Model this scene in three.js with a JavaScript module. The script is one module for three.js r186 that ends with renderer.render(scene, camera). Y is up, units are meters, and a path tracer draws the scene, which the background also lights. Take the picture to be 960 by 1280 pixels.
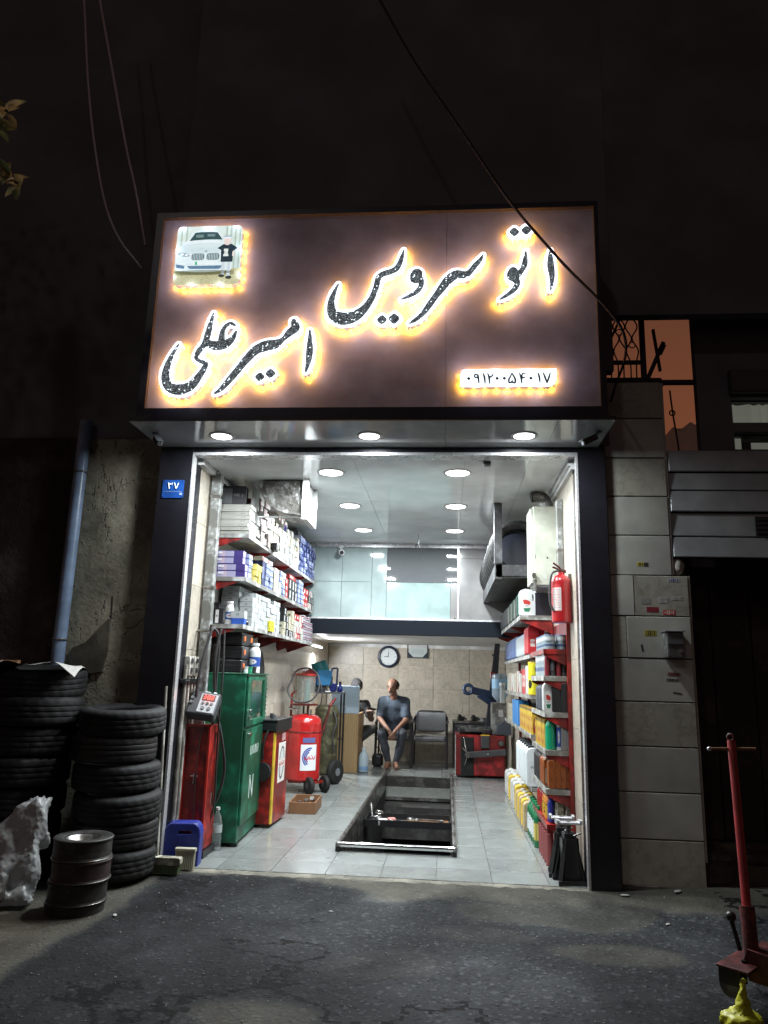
import * as THREE from 'three';
import { mergeGeometries } from 'three/addons/utils/BufferGeometryUtils.js';
import { RoundedBoxGeometry } from 'three/addons/geometries/RoundedBoxGeometry.js';
import { RectAreaLightUniformsLib } from 'three/addons/lights/RectAreaLightUniformsLib.js';

// ---------------------------------------------------------------- camera, sky, light, exposure
const scene = new THREE.Scene();
const camera = new THREE.PerspectiveCamera(69.65, 3 / 4, 0.05, 2000);
camera.rotation.order = 'YXZ';
camera.position.set(0.768, 1.4, 5.6727);
camera.rotation.set(0.2201, 0.0894, 0.0275);
scene.add(camera);

const renderer = new THREE.WebGLRenderer({ antialias: true });
renderer.toneMapping = THREE.LinearToneMapping;
renderer.toneMappingExposure = 1.18;
renderer.shadowMap.enabled = true;
renderer.shadowMap.type = THREE.PCFSoftShadowMap;
RectAreaLightUniformsLib.init();

{ // night sky: city glow low down, near black overhead
  const W = 128, H = 128, d = new Float32Array(W * H * 4);
  for (let j = 0; j < H; j++) {
    const el = ((j + 0.5) / H - 0.5) * Math.PI;
    const t = Math.max(0, Math.sin(el));
    const g = el < 0 ? 0.25 : Math.exp(-Math.pow(t / 0.58, 2.4));
    for (let i = 0; i < W; i++) {
      const az = (i / W) * Math.PI * 2, v = 0.92 + 0.08 * Math.sin(az * 2 + 1);
      const k = (j * W + i) * 4;
const c = g * (0.53 + 0.47 * Math.cos(az - Math.PI / 2)) * v;   // the glow is strongest over the city behind the shop
      d[k] = 0.0125 + 0.19 * c; d[k + 1] = 0.0125 + 0.052 * c; d[k + 2] = 0.0155 + 0.010 * c; d[k + 3] = 1;
    }
  }
  const sky = new THREE.DataTexture(d, W, H, THREE.RGBAFormat, THREE.FloatType);
  sky.mapping = THREE.EquirectangularReflectionMapping; sky.minFilter = sky.magFilter = THREE.LinearFilter; sky.needsUpdate = true;
  scene.background = sky; scene.environment = sky;
  scene.backgroundIntensity = 1; scene.environmentIntensity = 1;
}
const street = new THREE.DirectionalLight(new THREE.Color().setRGB(1, 0.93, 0.84), 0.045);   // far street light behind the camera
street.position.set(-5, 9, 12); street.target.position.set(0, 0.5, 0);
street.castShadow = true; street.shadow.radius = 4; street.shadow.mapSize.set(2048, 2048);
Object.assign(street.shadow.camera, { left: -9, right: 9, top: 9, bottom: -9, near: 1, far: 40 });
scene.add(street, street.target);

const CEIL_L = 540, SOFFIT_L = 400, TUBE_L = 2400, LED_I = 0.0185;
function areaLamp(x, y, z, w, h, L, color, dir) {
  const a = new THREE.RectAreaLight(color, L, w, h);
  a.position.set(x, y, z); a.lookAt(x + dir[0], y + dir[1], z + dir[2]); scene.add(a); return a;
}

// ---------------------------------------------------------------- helpers
function RNG(s) { return () => { s = (s + 0x6d2b79f5) | 0; let t = Math.imul(s ^ (s >>> 15), 1 | s); t = (t + Math.imul(t ^ (t >>> 7), 61 | t)) ^ t; return ((t ^ (t >>> 14)) >>> 0) / 4294967296; }; }
const R = RNG(77), rr = (a, b) => a + (b - a) * R();
const V = (x, y, z) => new THREE.Vector3(x, y, z);
const PI = Math.PI, clamp = (x, a, b) => Math.min(b, Math.max(a, x)), mixn = (a, b, t) => a + (b - a) * t, sstep = (a, b, x) => { const t = clamp((x - a) / (b - a), 0, 1); return t * t * (3 - 2 * t); };
const used = {};
function numbered(n) { const k = used[n] = (used[n] ?? -1) + 1; return k ? n + '_' + String(k).padStart(3, '0') : n; }
function clean(g) { g = g.index ? g.toNonIndexed() : g; for (const n of Object.keys(g.attributes)) if (!['position', 'normal', 'uv'].includes(n)) g.deleteAttribute(n); g.clearGroups?.(); return g; }
function boxUV(g) {
  const p = g.attributes.position, uv = new Float32Array(p.count * 2), a = V(), b = V(), c = V();
  for (let i = 0; i < p.count; i += 3) {
    a.fromBufferAttribute(p, i); b.fromBufferAttribute(p, i + 1); c.fromBufferAttribute(p, i + 2);
    const n = b.clone().sub(a).cross(c.clone().sub(a)), x = Math.abs(n.x), y = Math.abs(n.y), z = Math.abs(n.z);
    [a, b, c].forEach((q, k) => { const s = y >= x && y >= z ? [q.x, q.z] : x >= z ? [q.z, q.y] : [q.x, q.y]; uv[(i + k) * 2] = s[0]; uv[(i + k) * 2 + 1] = s[1]; });
  }
  g.setAttribute('uv', new THREE.BufferAttribute(uv, 2)); return g;
}
function join(list, keepUV) { const l = [].concat(list).map(clean); const g = l.length > 1 ? mergeGeometries(l, false) : l[0]; return keepUV ? g : boxUV(g); }
function obj(name, geos, material, parent = scene, keepUV = false) {
  const m = new THREE.Mesh(join(geos, keepUV), material);
  m.name = parent === scene ? numbered(name) : name; m.castShadow = m.receiveShadow = true; parent.add(m); return m;
}
function tag(o, label, category, group, kind) { if (label) o.userData.label = label; if (category) o.userData.category = category; if (group) o.userData.group = group; if (kind) o.userData.kind = kind; return o; }
function thing(name, label, category, pos = [0, 0, 0], turn = 0, group) { const g = new THREE.Group(); g.name = numbered(name); g.position.set(...pos); g.rotation.y = turn; scene.add(g); return tag(g, label, category, group); }
function struct(name, geos, m, parent = scene, keepUV = false) { const o = obj(name, geos, m, parent, keepUV); if (parent === scene) o.userData.kind = 'structure'; return o; }
function dup(o, pos, turn, label, group) {
  const c = o.clone(); c.name = numbered(o.name.replace(/_\d{3}$/, '')); c.userData = { ...o.userData }; scene.add(c);
  if (pos) c.position.set(...pos); if (turn !== undefined) c.rotation.y = turn;
  if (label) c.userData.label = label; if (group) c.userData.group = group; return c;
}
const place = (g, x = 0, y = 0, z = 0, ry = 0, rx = 0, rz = 0) => { if (rx) g.rotateX(rx); if (rz) g.rotateZ(rz); if (ry) g.rotateY(ry); return g.translate(x, y, z); };
const B = (w, h, d, x, y, z, ry, rx, rz) => place(new THREE.BoxGeometry(w, h, d), x, y, z, ry, rx, rz);
const RB = (w, h, d, r, x, y, z, ry, rx, rz) => place(new RoundedBoxGeometry(w, h, d, 1, Math.min(r, w / 2.01, h / 2.01, d / 2.01)), x, y, z, ry, rx, rz);
function CB(w, h, d, b, x, y, z, ry, rx, rz) {   // box with one chamfer all round, cheap
  const s = new THREE.Shape(); s.moveTo(-w / 2 + b, -h / 2 + b); s.lineTo(w / 2 - b, -h / 2 + b); s.lineTo(w / 2 - b, h / 2 - b); s.lineTo(-w / 2 + b, h / 2 - b);
  const g = new THREE.ExtrudeGeometry(s, { depth: d - 2 * b, bevelEnabled: true, bevelSize: b, bevelThickness: b, bevelSegments: 1, steps: 1 });
  return place(g.translate(0, 0, -(d - 2 * b) / 2), x, y, z, ry, rx, rz);
}
const BB = (x0, x1, y0, y1, z0, z1) => B(x1 - x0, y1 - y0, z1 - z0, (x0 + x1) / 2, (y0 + y1) / 2, (z0 + z1) / 2);
const CBB = (x0, x1, y0, y1, z0, z1, b = 0.004) => CB(x1 - x0, y1 - y0, z1 - z0, b, (x0 + x1) / 2, (y0 + y1) / 2, (z0 + z1) / 2);
const C = (r1, r2, h, seg, x, y, z, ry, rx, rz) => place(new THREE.CylinderGeometry(r1, r2, h, seg), x, y, z, ry, rx, rz);
const S = (r, x, y, z, sx = 1, sy = 1, sz = 1, n = 14) => place(new THREE.SphereGeometry(r, n, Math.round(n * 0.7)).scale(sx, sy, sz), x, y, z);
const TOR = (r, t, x, y, z, ry, rx, seg = 28, ts = 8) => place(new THREE.TorusGeometry(r, t, ts, seg), x, y, z, ry, rx);
const tube = (pts, r, n = 24, rs = 6) => new THREE.TubeGeometry(new THREE.CatmullRomCurve3(pts.map((p) => V(...p))), n, r, rs, false);
const lathe = (prof, seg = 20, x, y, z) => place(new THREE.LatheGeometry(prof.map((p) => new THREE.Vector2(...p)), seg), x, y, z);
function rod(a, b, r, seg = 8, r2 = r) { const A = V(...a), D = V(...b).sub(A), g = new THREE.CylinderGeometry(r2, r, D.length(), seg); g.applyQuaternion(new THREE.Quaternion().setFromUnitVectors(V(0, 1, 0), D.clone().normalize())); const m = A.addScaledVector(D, 0.5); return g.translate(m.x, m.y, m.z); }
function bar(a, b, w, h, r = 0) { const A = V(...a), D = V(...b).sub(A), L = D.length(), g = r ? new RoundedBoxGeometry(w, h, L, 1, r) : new THREE.BoxGeometry(w, h, L); const o = new THREE.Object3D(); o.lookAt(D); g.applyQuaternion(o.quaternion); const m = A.addScaledVector(D, 0.5); return g.translate(m.x, m.y, m.z); }
function shapeOf(pts) { const s = new THREE.Shape(); pts.forEach((p, i) => (i ? s.lineTo(...p) : s.moveTo(...p))); return s; }
function ext(pts, d, b = 0, holes = []) { const s = pts instanceof THREE.Shape ? pts : shapeOf(pts); for (const h of holes) s.holes.push(h instanceof THREE.Path ? h : new THREE.Path(h.map((p) => new THREE.Vector2(...p)))); return new THREE.ExtrudeGeometry(s, { depth: d, bevelEnabled: b > 0, bevelSize: b, bevelThickness: b, bevelSegments: 2, curveSegments: 8 }); }
function rrect(w, h, r, x = 0, y = 0) { const s = new THREE.Shape(), a = x - w / 2, b = y - h / 2; s.moveTo(a + r, b); s.lineTo(a + w - r, b); s.quadraticCurveTo(a + w, b, a + w, b + r); s.lineTo(a + w, b + h - r); s.quadraticCurveTo(a + w, b + h, a + w - r, b + h); s.lineTo(a + r, b + h); s.quadraticCurveTo(a, b + h, a, b + h - r); s.lineTo(a, b + r); s.quadraticCurveTo(a, b, a + r, b); return s; }

// ---------------------------------------------------------------- textures
function lattice(n, cells, seed) {   // tileable value noise n x n
  const r = RNG(seed), L = new Float32Array(cells * cells).map(() => r()), o = new Float32Array(n * n);
  for (let y = 0; y < n; y++) { const fy = y / n * cells, y0 = Math.floor(fy), ty = fy - y0, sy = ty * ty * (3 - 2 * ty), a = (y0 % cells) * cells, b = ((y0 + 1) % cells) * cells;
    for (let x = 0; x < n; x++) { const fx = x / n * cells, x0 = Math.floor(fx), tx = fx - x0, sx = tx * tx * (3 - 2 * tx), c = x0 % cells, d = (x0 + 1) % cells; o[y * n + x] = mixn(mixn(L[a + c], L[a + d], sx), mixn(L[b + c], L[b + d], sx), sy); } }
  return o;
}
function fbm(n, cells, oct, seed, gain = 0.5) { const o = new Float32Array(n * n); let amp = 1, sum = 0; for (let k = 0; k < oct && cells <= n; k++) { const l = lattice(n, cells, seed + k * 31); for (let i = 0; i < o.length; i++) o[i] += l[i] * amp; sum += amp; amp *= gain; cells *= 2; } for (let i = 0; i < o.length; i++) o[i] /= sum; return o; }
function dataTex(w, h, fn, srgb = true) {
  const d = new Uint8Array(w * h * 4);
  for (let y = 0; y < h; y++) for (let x = 0; x < w; x++) { const c = fn(x, y), k = (y * w + x) * 4; if (typeof c === 'number') d[k] = d[k + 1] = d[k + 2] = clamp(c * 255, 0, 255); else for (let q = 0; q < 3; q++) d[k + q] = clamp(c[q] * 255, 0, 255); d[k + 3] = 255; }
  const t = new THREE.DataTexture(d, w, h, THREE.RGBAFormat); t.wrapS = t.wrapT = THREE.RepeatWrapping; t.magFilter = t.minFilter = THREE.LinearFilter; if (srgb) t.colorSpace = THREE.SRGBColorSpace; t.needsUpdate = true; return t;
}
function canvasTex(w, h, draw, srgb = true) { const c = document.createElement('canvas'); c.width = w; c.height = h; draw(c.getContext('2d'), w, h); const t = new THREE.CanvasTexture(c); t.wrapS = t.wrapT = THREE.RepeatWrapping; if (srgb) t.colorSpace = THREE.SRGBColorSpace; return t; }
const sized = (t, m, my = m) => { const c = t.clone(); c.repeat.set(1 / m, 1 / my); c.needsUpdate = true; return c; };
const F1 = fbm(256, 4, 6, 11), F2 = fbm(256, 8, 5, 23, 0.62), F3 = fbm(512, 6, 7, 41, 0.58), F4 = fbm(512, 64, 3, 51, 0.7);
const T = {
  cloud: dataTex(256, 256, (x, y) => 0.80 + 0.20 * clamp((F1[y * 256 + x] - 0.25) * 2, 0, 1)),
  grime: dataTex(512, 512, (x, y) => { const i = y * 512 + x, a = F3[i], s = Math.pow(clamp((a - 0.42) * 4, 0, 1), 1.4); return [0.62 + 0.36 * s, 0.60 + 0.37 * s, 0.57 + 0.39 * s]; }),
  bump: dataTex(256, 256, (x, y) => F2[y * 256 + x], false),
  speck: dataTex(512, 512, (x, y) => F4[y * 512 + x], false),
  rough: dataTex(256, 256, (x, y) => 0.55 + 0.45 * F1[y * 256 + x], false),
};
{ const r = RNG(5); const sp = new Float32Array(512 * 512).map(() => r());
  T.granite = dataTex(512, 512, (x, y) => { const i = y * 512 + x, g = 0.80 + 0.12 * (F4[i] - 0.5) + 0.10 * (F3[i] - 0.5) * 2; const k = sp[(y >> 1) * 512 + (x >> 1)]; const v = k < 0.10 ? g - 0.20 : k > 0.93 ? g + 0.10 : g; return [v * 0.985, v, v * 0.985]; });
  T.asph = dataTex(512, 512, (x, y) => { const i = y * 512 + x, k = sp[(y >> 1) * 512 + (x >> 1)]; return 0.72 + 0.25 * (F4[i] - 0.5) + (k > 0.94 ? 0.35 : k < 0.2 ? -0.25 : 0); });
  T.glitter = dataTex(256, 256, (x, y) => { const cx = x % 8 - 3.5, cy = y % 8 - 3.5, d = Math.hypot(cx, cy), k = sp[(y >> 3) * 512 + (x >> 3)]; const e = d < 3.2 ? 0.20 + 0.75 * k * k * (1 - d / 4.6) : 0.02; return k > 0.975 ? 0.95 : e; });
}
T.marble = dataTex(512, 512, (x, y) => { const i = y * 512 + x, a = F3[i], v = 0.86 + 0.22 * (a - 0.5), w = Math.pow(1 - Math.abs(F3[((y * 2) % 512) * 512 + ((x * 2 + 200) % 512)] - 0.5) * 2, 14) * 0.10; return [v - w, v * 0.985 - w, v * 0.96 - w * 1.1]; });
T.wood = dataTex(256, 512, (x, y) => { const g = F2[(y >> 3) % 256 * 256 + x], w = 0.5 + 0.5 * Math.sin(x * 0.35 + 9 * F1[(y >> 2) % 256 * 256 + x]); const v = 0.86 + 0.14 * (g - 0.5) + 0.08 * (w - 0.5); return [v, v * 0.985, v * 0.96]; });
T.plaster = dataTex(512, 512, (x, y) => { const i = y * 512 + x, a = F3[i], b = F3[((y + 170) % 512) * 512 + ((x * 2 + 90) % 512)], crack = Math.abs(b - 0.5) < 0.006 && a > 0.47 ? 0.45 : 0; const v = 0.72 + 0.75 * (a - 0.45) + 0.10 * (F4[i] - 0.5) - crack; return [v, v * 0.985, v * 0.93]; });
T.plasterB = dataTex(512, 512, (x, y) => { const i = y * 512 + x, b = F3[((y + 170) % 512) * 512 + ((x * 2 + 90) % 512)]; return F3[i] * 0.8 + 0.15 * F4[i] - (Math.abs(b - 0.5) < 0.006 && F3[i] > 0.47 ? 0.4 : 0); }, false);

// ---------------------------------------------------------------- materials
const lin = (c) => Array.isArray(c) ? new THREE.Color().setRGB(...c) : typeof c === 'number' && c <= 1 ? new THREE.Color().setRGB(c, c, c) : new THREE.Color(c);
function mat(c, rough = 0.6, o = {}) {
  const P = o.coat || o.trans || o.sheen || o.spec !== undefined ? THREE.MeshPhysicalMaterial : THREE.MeshStandardMaterial;
  const m = new P({ color: lin(c), roughness: rough, metalness: o.metal ?? 0 });
  if (o.map) m.map = o.size ? sized(o.map, o.size, o.sizeY ?? o.size) : o.map;
  if (o.bump) { m.bumpMap = sized(o.bump, o.bsize ?? 0.4); m.bumpScale = o.bs ?? 0.002; }
  if (o.rmap) m.roughnessMap = sized(o.rmap, o.rsize ?? 0.5);
  if (o.coat) { m.clearcoat = o.coat; m.clearcoatRoughness = o.cr ?? 0.1; }
  if (o.sheen) { m.sheen = o.sheen; m.sheenRoughness = 0.6; m.sheenColor = lin(0.4); }
  if (o.trans) { m.transmission = o.trans; m.thickness = o.thick ?? 0; m.ior = o.ior ?? 1.5; }
  if (o.em) { m.emissive = lin(o.em); m.emissiveIntensity = o.ei ?? 1; if (o.emap) m.emissiveMap = o.emap; }
  if (o.spec !== undefined) m.specularIntensity = o.spec;
  if (o.double) m.side = THREE.DoubleSide;
  return m;
}
const M = {
  acp: mat([0.018, 0.018, 0.024], 0.38, { map: T.cloud, size: 1.1, rmap: T.rough, rsize: 0.7 }),
  acpGrey: mat([0.38, 0.40, 0.54], 0.5, { map: T.cloud, size: 0.9 }),
  soffit: mat([0.40, 0.42, 0.43], 0.09, { map: T.cloud, size: 1.4 }),
  ceil: mat([0.84, 0.88, 0.88], 0.13, { map: T.cloud, size: 1.7 }),
  alu: mat([0.62, 0.62, 0.63], 0.35, { metal: 0.45, rmap: T.rough, rsize: 0.3 }),
  steel: mat([0.42, 0.43, 0.44], 0.38, { metal: 0.85, map: T.grime, size: 0.5, rmap: T.rough }),
  galv: mat([0.5, 0.54, 0.56], 0.45, { metal: 0.15, map: T.grime, size: 0.4, bump: T.bump, bs: 0.001, bsize: 0.2 }),
  white: mat([0.72, 0.73, 0.72], 0.5, { map: T.cloud, size: 0.6 }),
  whiteDirty: mat([0.62, 0.62, 0.58], 0.6, { map: T.grime, size: 0.7 }),
  black: mat([0.014, 0.014, 0.015], 0.45, { rmap: T.rough }),
  blackSatin: mat([0.02, 0.02, 0.022], 0.35),
  rubber: mat([0.011, 0.011, 0.012], 0.75, { map: T.grime, size: 0.5, bump: T.speck, bs: 0.0012, bsize: 0.3 }),
  grey: mat([0.16, 0.17, 0.18], 0.5, { map: T.cloud, size: 0.4 }),
  darkgrey: mat([0.055, 0.057, 0.062], 0.5, { map: T.cloud, size: 0.4 }),
  red: mat([0.42, 0.022, 0.018], 0.38, { map: T.grime, size: 0.6, coat: 0.3, cr: 0.25 }),
  redDark: mat([0.22, 0.02, 0.022], 0.45, { map: T.grime, size: 0.5 }),
  green: mat([0.012, 0.17, 0.095], 0.42, { map: T.grime, size: 1.1, bump: T.bump, bs: 0.0006, bsize: 0.1 }),
  blue: mat([0.02, 0.035, 0.26], 0.4, { map: T.cloud, size: 0.2 }),
  blueLight: mat([0.05, 0.28, 0.6], 0.45),
  teal: mat([0.02, 0.2, 0.22], 0.45),
  yellow: mat([0.75, 0.5, 0.04], 0.45, { map: T.cloud, size: 0.3 }),
  orange: mat([0.6, 0.13, 0.03], 0.45),
  wood: mat([0.50, 0.34, 0.17], 0.5, { map: T.wood, size: 0.5, sizeY: 1 }),
  brownWood: mat([0.26, 0.13, 0.06], 0.65, { map: T.wood, size: 0.3 }),
  lamp: mat(1, 0.5, { em: [1, 1, 1], ei: 4 }),
  chrome: mat([0.7, 0.7, 0.7], 0.15, { metal: 1 }),
  cable: mat([0.03, 0.028, 0.03], 0.55),
  skin: mat([0.30, 0.155, 0.10], 0.55, { map: T.cloud, size: 0.12 }),
  clear: mat([0.93, 0.96, 0.97], 0.06, { trans: 0.95, thick: 0 }),
};
// ================================================================ the street ground
const XL = -1.325, XR = 1.77, ZB = -7.5, CH = 3.14;
const gN = (x, z) => { const u = ((Math.floor((x + 40) * 60) % 512) + 512) % 512, v = ((Math.floor((z + 40) * 60) % 512) + 512) % 512; return F3[v * 512 + u] - 0.5; };
function gY(x, z) {
  const slope = -0.035 * sstep(0.0, 0.7, z) - 0.02 * sstep(0.7, 4, z);
  const right = 0.05 * sstep(1.9, 2.5, x) * sstep(1.2, 0.2, z);
  return -0.006 + slope + right + 0.014 * gN(x * 0.22, z * 0.22) * sstep(0, 0.25, z) + 0.010 * gN(x, z) * sstep(0.05, 0.4, z);
}
{
  const x0 = -5, x1 = 6, z0 = -0.035, z1 = 7.2, nx = 230, nz = 170, g = new THREE.PlaneGeometry(1, 1, nx, nz), p = g.attributes.position, uv = g.attributes.uv;
  for (let i = 0; i < p.count; i++) { const a = uv.getX(i), b = 1 - uv.getY(i), x = mixn(x0, x1, a), z = mixn(z0, z1, b); p.setXYZ(i, x, gY(x, z), z); uv.setXY(i, (x + 4) / 9, (z + 0.1) / 6); }
  g.computeVertexNormals();
  const W = 2048, H = 1366, r = RNG(9), sp = new Float32Array(W * H).map(() => r());
  const ag = new Float32Array(W * H), rd = RNG(19);
  for (let i = 0; i < 110000; i++) { const cx = rd() * W, cy = rd() * H, q = 0.9 + 2.6 * Math.pow(rd(), 2.4), v = (rd() < 0.42 ? 1 : -0.7) * (0.35 + 0.65 * rd()); for (let y = Math.max(0, Math.floor(cy - q)); y <= Math.min(H - 1, cy + q); y++) for (let x = Math.max(0, Math.floor(cx - q)); x <= Math.min(W - 1, cx + q); x++) if ((x - cx) ** 2 + (y - cy) ** 2 < q * q) ag[y * W + x] = v; }
  const n1 = F3, at = (f, x, z, s) => f[((Math.floor(z * s) % 512 + 512) % 512) * 512 + ((Math.floor(x * s) % 512 + 512) % 512)];
  const map = dataTex(W, H, (px, py) => {
    const x = -4 + 9 * px / W, z = -0.1 + 6 * py / H, a = at(n1, x, z, 95), b = at(n1, x + 3, z + 1, 260), c = at(n1, x + 7, z, 30);
    const w1 = (a - 0.5) * 0.55 + (b - 0.5) * 0.25;
    let con = sstep(0.10, -0.06, z - 0.10 - w1 * 0.9 - 0.30 * sstep(-0.5, 0.9, x));            // concrete strip along the threshold
    con = Math.max(con, sstep(0.06, -0.06, x + 1.22 + 0.05 * z + w1 * 0.8 + 0.10 * (c - 0.5)) * sstep(3.4, 2.2, z + w1)); // concrete band in front of the tyres
    const patch = (cx, cz, rx, rz, s) => s * sstep(1.15, 0.75, Math.hypot((x - cx) / rx, (z - cz) / rz) + w1 * 4.2 + 0.9 * (c - 0.5));
    con = Math.max(con, patch(2.55, 0.25, 0.5, 0.3, 1), patch(1.55, 0.55, 0.55, 0.26, 0.8), patch(1.75, 1.15, 0.42, 0.14, 0.75), patch(-0.05, 2.18, 0.34, 0.2, 0.8), patch(0.55, 1.5, 0.5, 0.22, 0.35), patch(1.0, 0.95, 0.3, 0.12, 0.4));
    const k = sp[((py >> 1) * W + (px >> 1))], k2 = sp[((py >> 2) * W + (px >> 2)) + 77];
    const g0 = ag[py * W + px], agg = g0 > 0 ? 0.17 * g0 : 0.11 * g0;
    const as = 0.27 + 0.5 * (c - 0.5) + 0.5 * (a - 0.5) + 0.3 * (b - 0.5) + agg * mixn(0.6, 1.25, sstep(0.38, 0.58, c)), cn = 0.54 + 0.75 * (a - 0.5) + 0.35 * (b - 0.5) + agg * 0.4;
    const crack = (Math.abs(at(n1, x * 0.7 + 11, z * 0.9, 70) - 0.5) < 0.0075 && c > 0.46) ? 0.35 : 1;
    const oil = 1 - 0.35 * sstep(0.56, 0.66, at(n1, x + 20, z + 4, 62));
    const v = (mixn(as, cn, con) * mixn(0.52, 0.50, con)) * crack * mixn(1, oil, 0.8);
    return [v * mixn(0.97, 1.03, con), v, v * mixn(1.035, 0.90, con)];
  });
  map.wrapS = map.wrapT = THREE.ClampToEdgeWrapping;
  const m = new THREE.MeshPhysicalMaterial({ map, roughness: 0.88, specularIntensity: 0.35 });
  const bm = dataTex(W, H, (px, py) => 0.5 + 0.42 * ag[py * W + px] + 0.25 * (F4[(py % 512) * 512 + px % 512] - 0.5), false); m.bumpMap = bm; m.bumpScale = 0.007;
  struct('ground', g, m, scene, true);
  const far = mat([0.05, 0.05, 0.052], 0.8, { map: T.asph, size: 0.8, bump: T.speck, bs: 0.004 });
  struct('road', [BB(-70, 70, -0.5, -0.09, 7.0, 70), BB(-70, -4.9, -0.5, -0.088, -0.2, 7.0), BB(5.9, 70, -0.5, -0.088, -0.2, 7.0)], far);
  struct('terrain', [BB(-250, 250, -1.5, -0.6, -400, -10)], far);
  { // broken cement fillet along the tile edge
    const pts = [], rb = RNG(12); for (let i = 0; i <= 64; i++) { const x = XL + (XR - XL) * i / 64; pts.push([x, 0.045 + 0.05 * rb() + 0.05 * gN(x * 0.6, 3) * 2]); }
    const g2 = new THREE.PlaneGeometry(1, 1, 64, 5), p2 = g2.attributes.position; for (let i = 0; i < p2.count; i++) { const c = i % 65, r = Math.floor(i / 65) / 5, z = mixn(-0.03, pts[c][1], r); p2.setXYZ(i, pts[c][0], mixn(-0.004, gY(pts[c][0], z) + 0.002, Math.pow(r, 0.7)) + 0.004 * (rb() - 0.5) - (r === 1 ? 0.01 : 0), z); } g2.computeVertexNormals();
    struct('threshold', g2, mat([0.26, 0.25, 0.225], 0.85, { map: T.plaster, size: 0.7, bump: T.speck, bs: 0.004 }), scene);
  }
  // loose grit
  const gs = []; const rg = RNG(31);
  for (let i = 0; i < 2600; i++) { const x = -3 + 6.5 * rg(), z = 0.08 + 3.9 * Math.pow(rg(), 0.8), s = 0.0015 + 0.0045 * Math.pow(rg(), 4); gs.push(place(new THREE.IcosahedronGeometry(s, 0).scale(1, 0.7, 1.2), x, gY(x, z) + s * 0.4, z, rg() * 6)); }
  tag(obj('gravel', gs, mat([0.24, 0.235, 0.22], 0.85)), 'loose grit scattered over the asphalt before the shop', 'gravel', null, 'stuff');
  const lit = mat([0.34, 0.34, 0.31], 0.7);
  [[1.98, 0.13, 0.03, 'white scrap of litter lying near the right black column'], [2.12, 0.62, 0.02, 'small white scrap on the asphalt before the stone pier'], [-1.2, 1.0, 0.022, 'small pale pebble beside the stack of steel rims'], [0.06, 0.7, 0.014, 'tiny white scrap on the dark asphalt before the doorway'], [2.33, 0.12, 0.035, 'flat pale litter at the foot of the stone pier']].forEach(([x, z, s, l], i) =>
    tag(obj(i === 2 ? 'pebble' : 'litter_scrap', place(new THREE.IcosahedronGeometry(s * 0.7, 1).scale(1.6, 0.3, 0.8), x, gY(x, z) + s * 0.3, z, i), lit), l, i === 2 ? 'pebble' : 'litter'));
}

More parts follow.
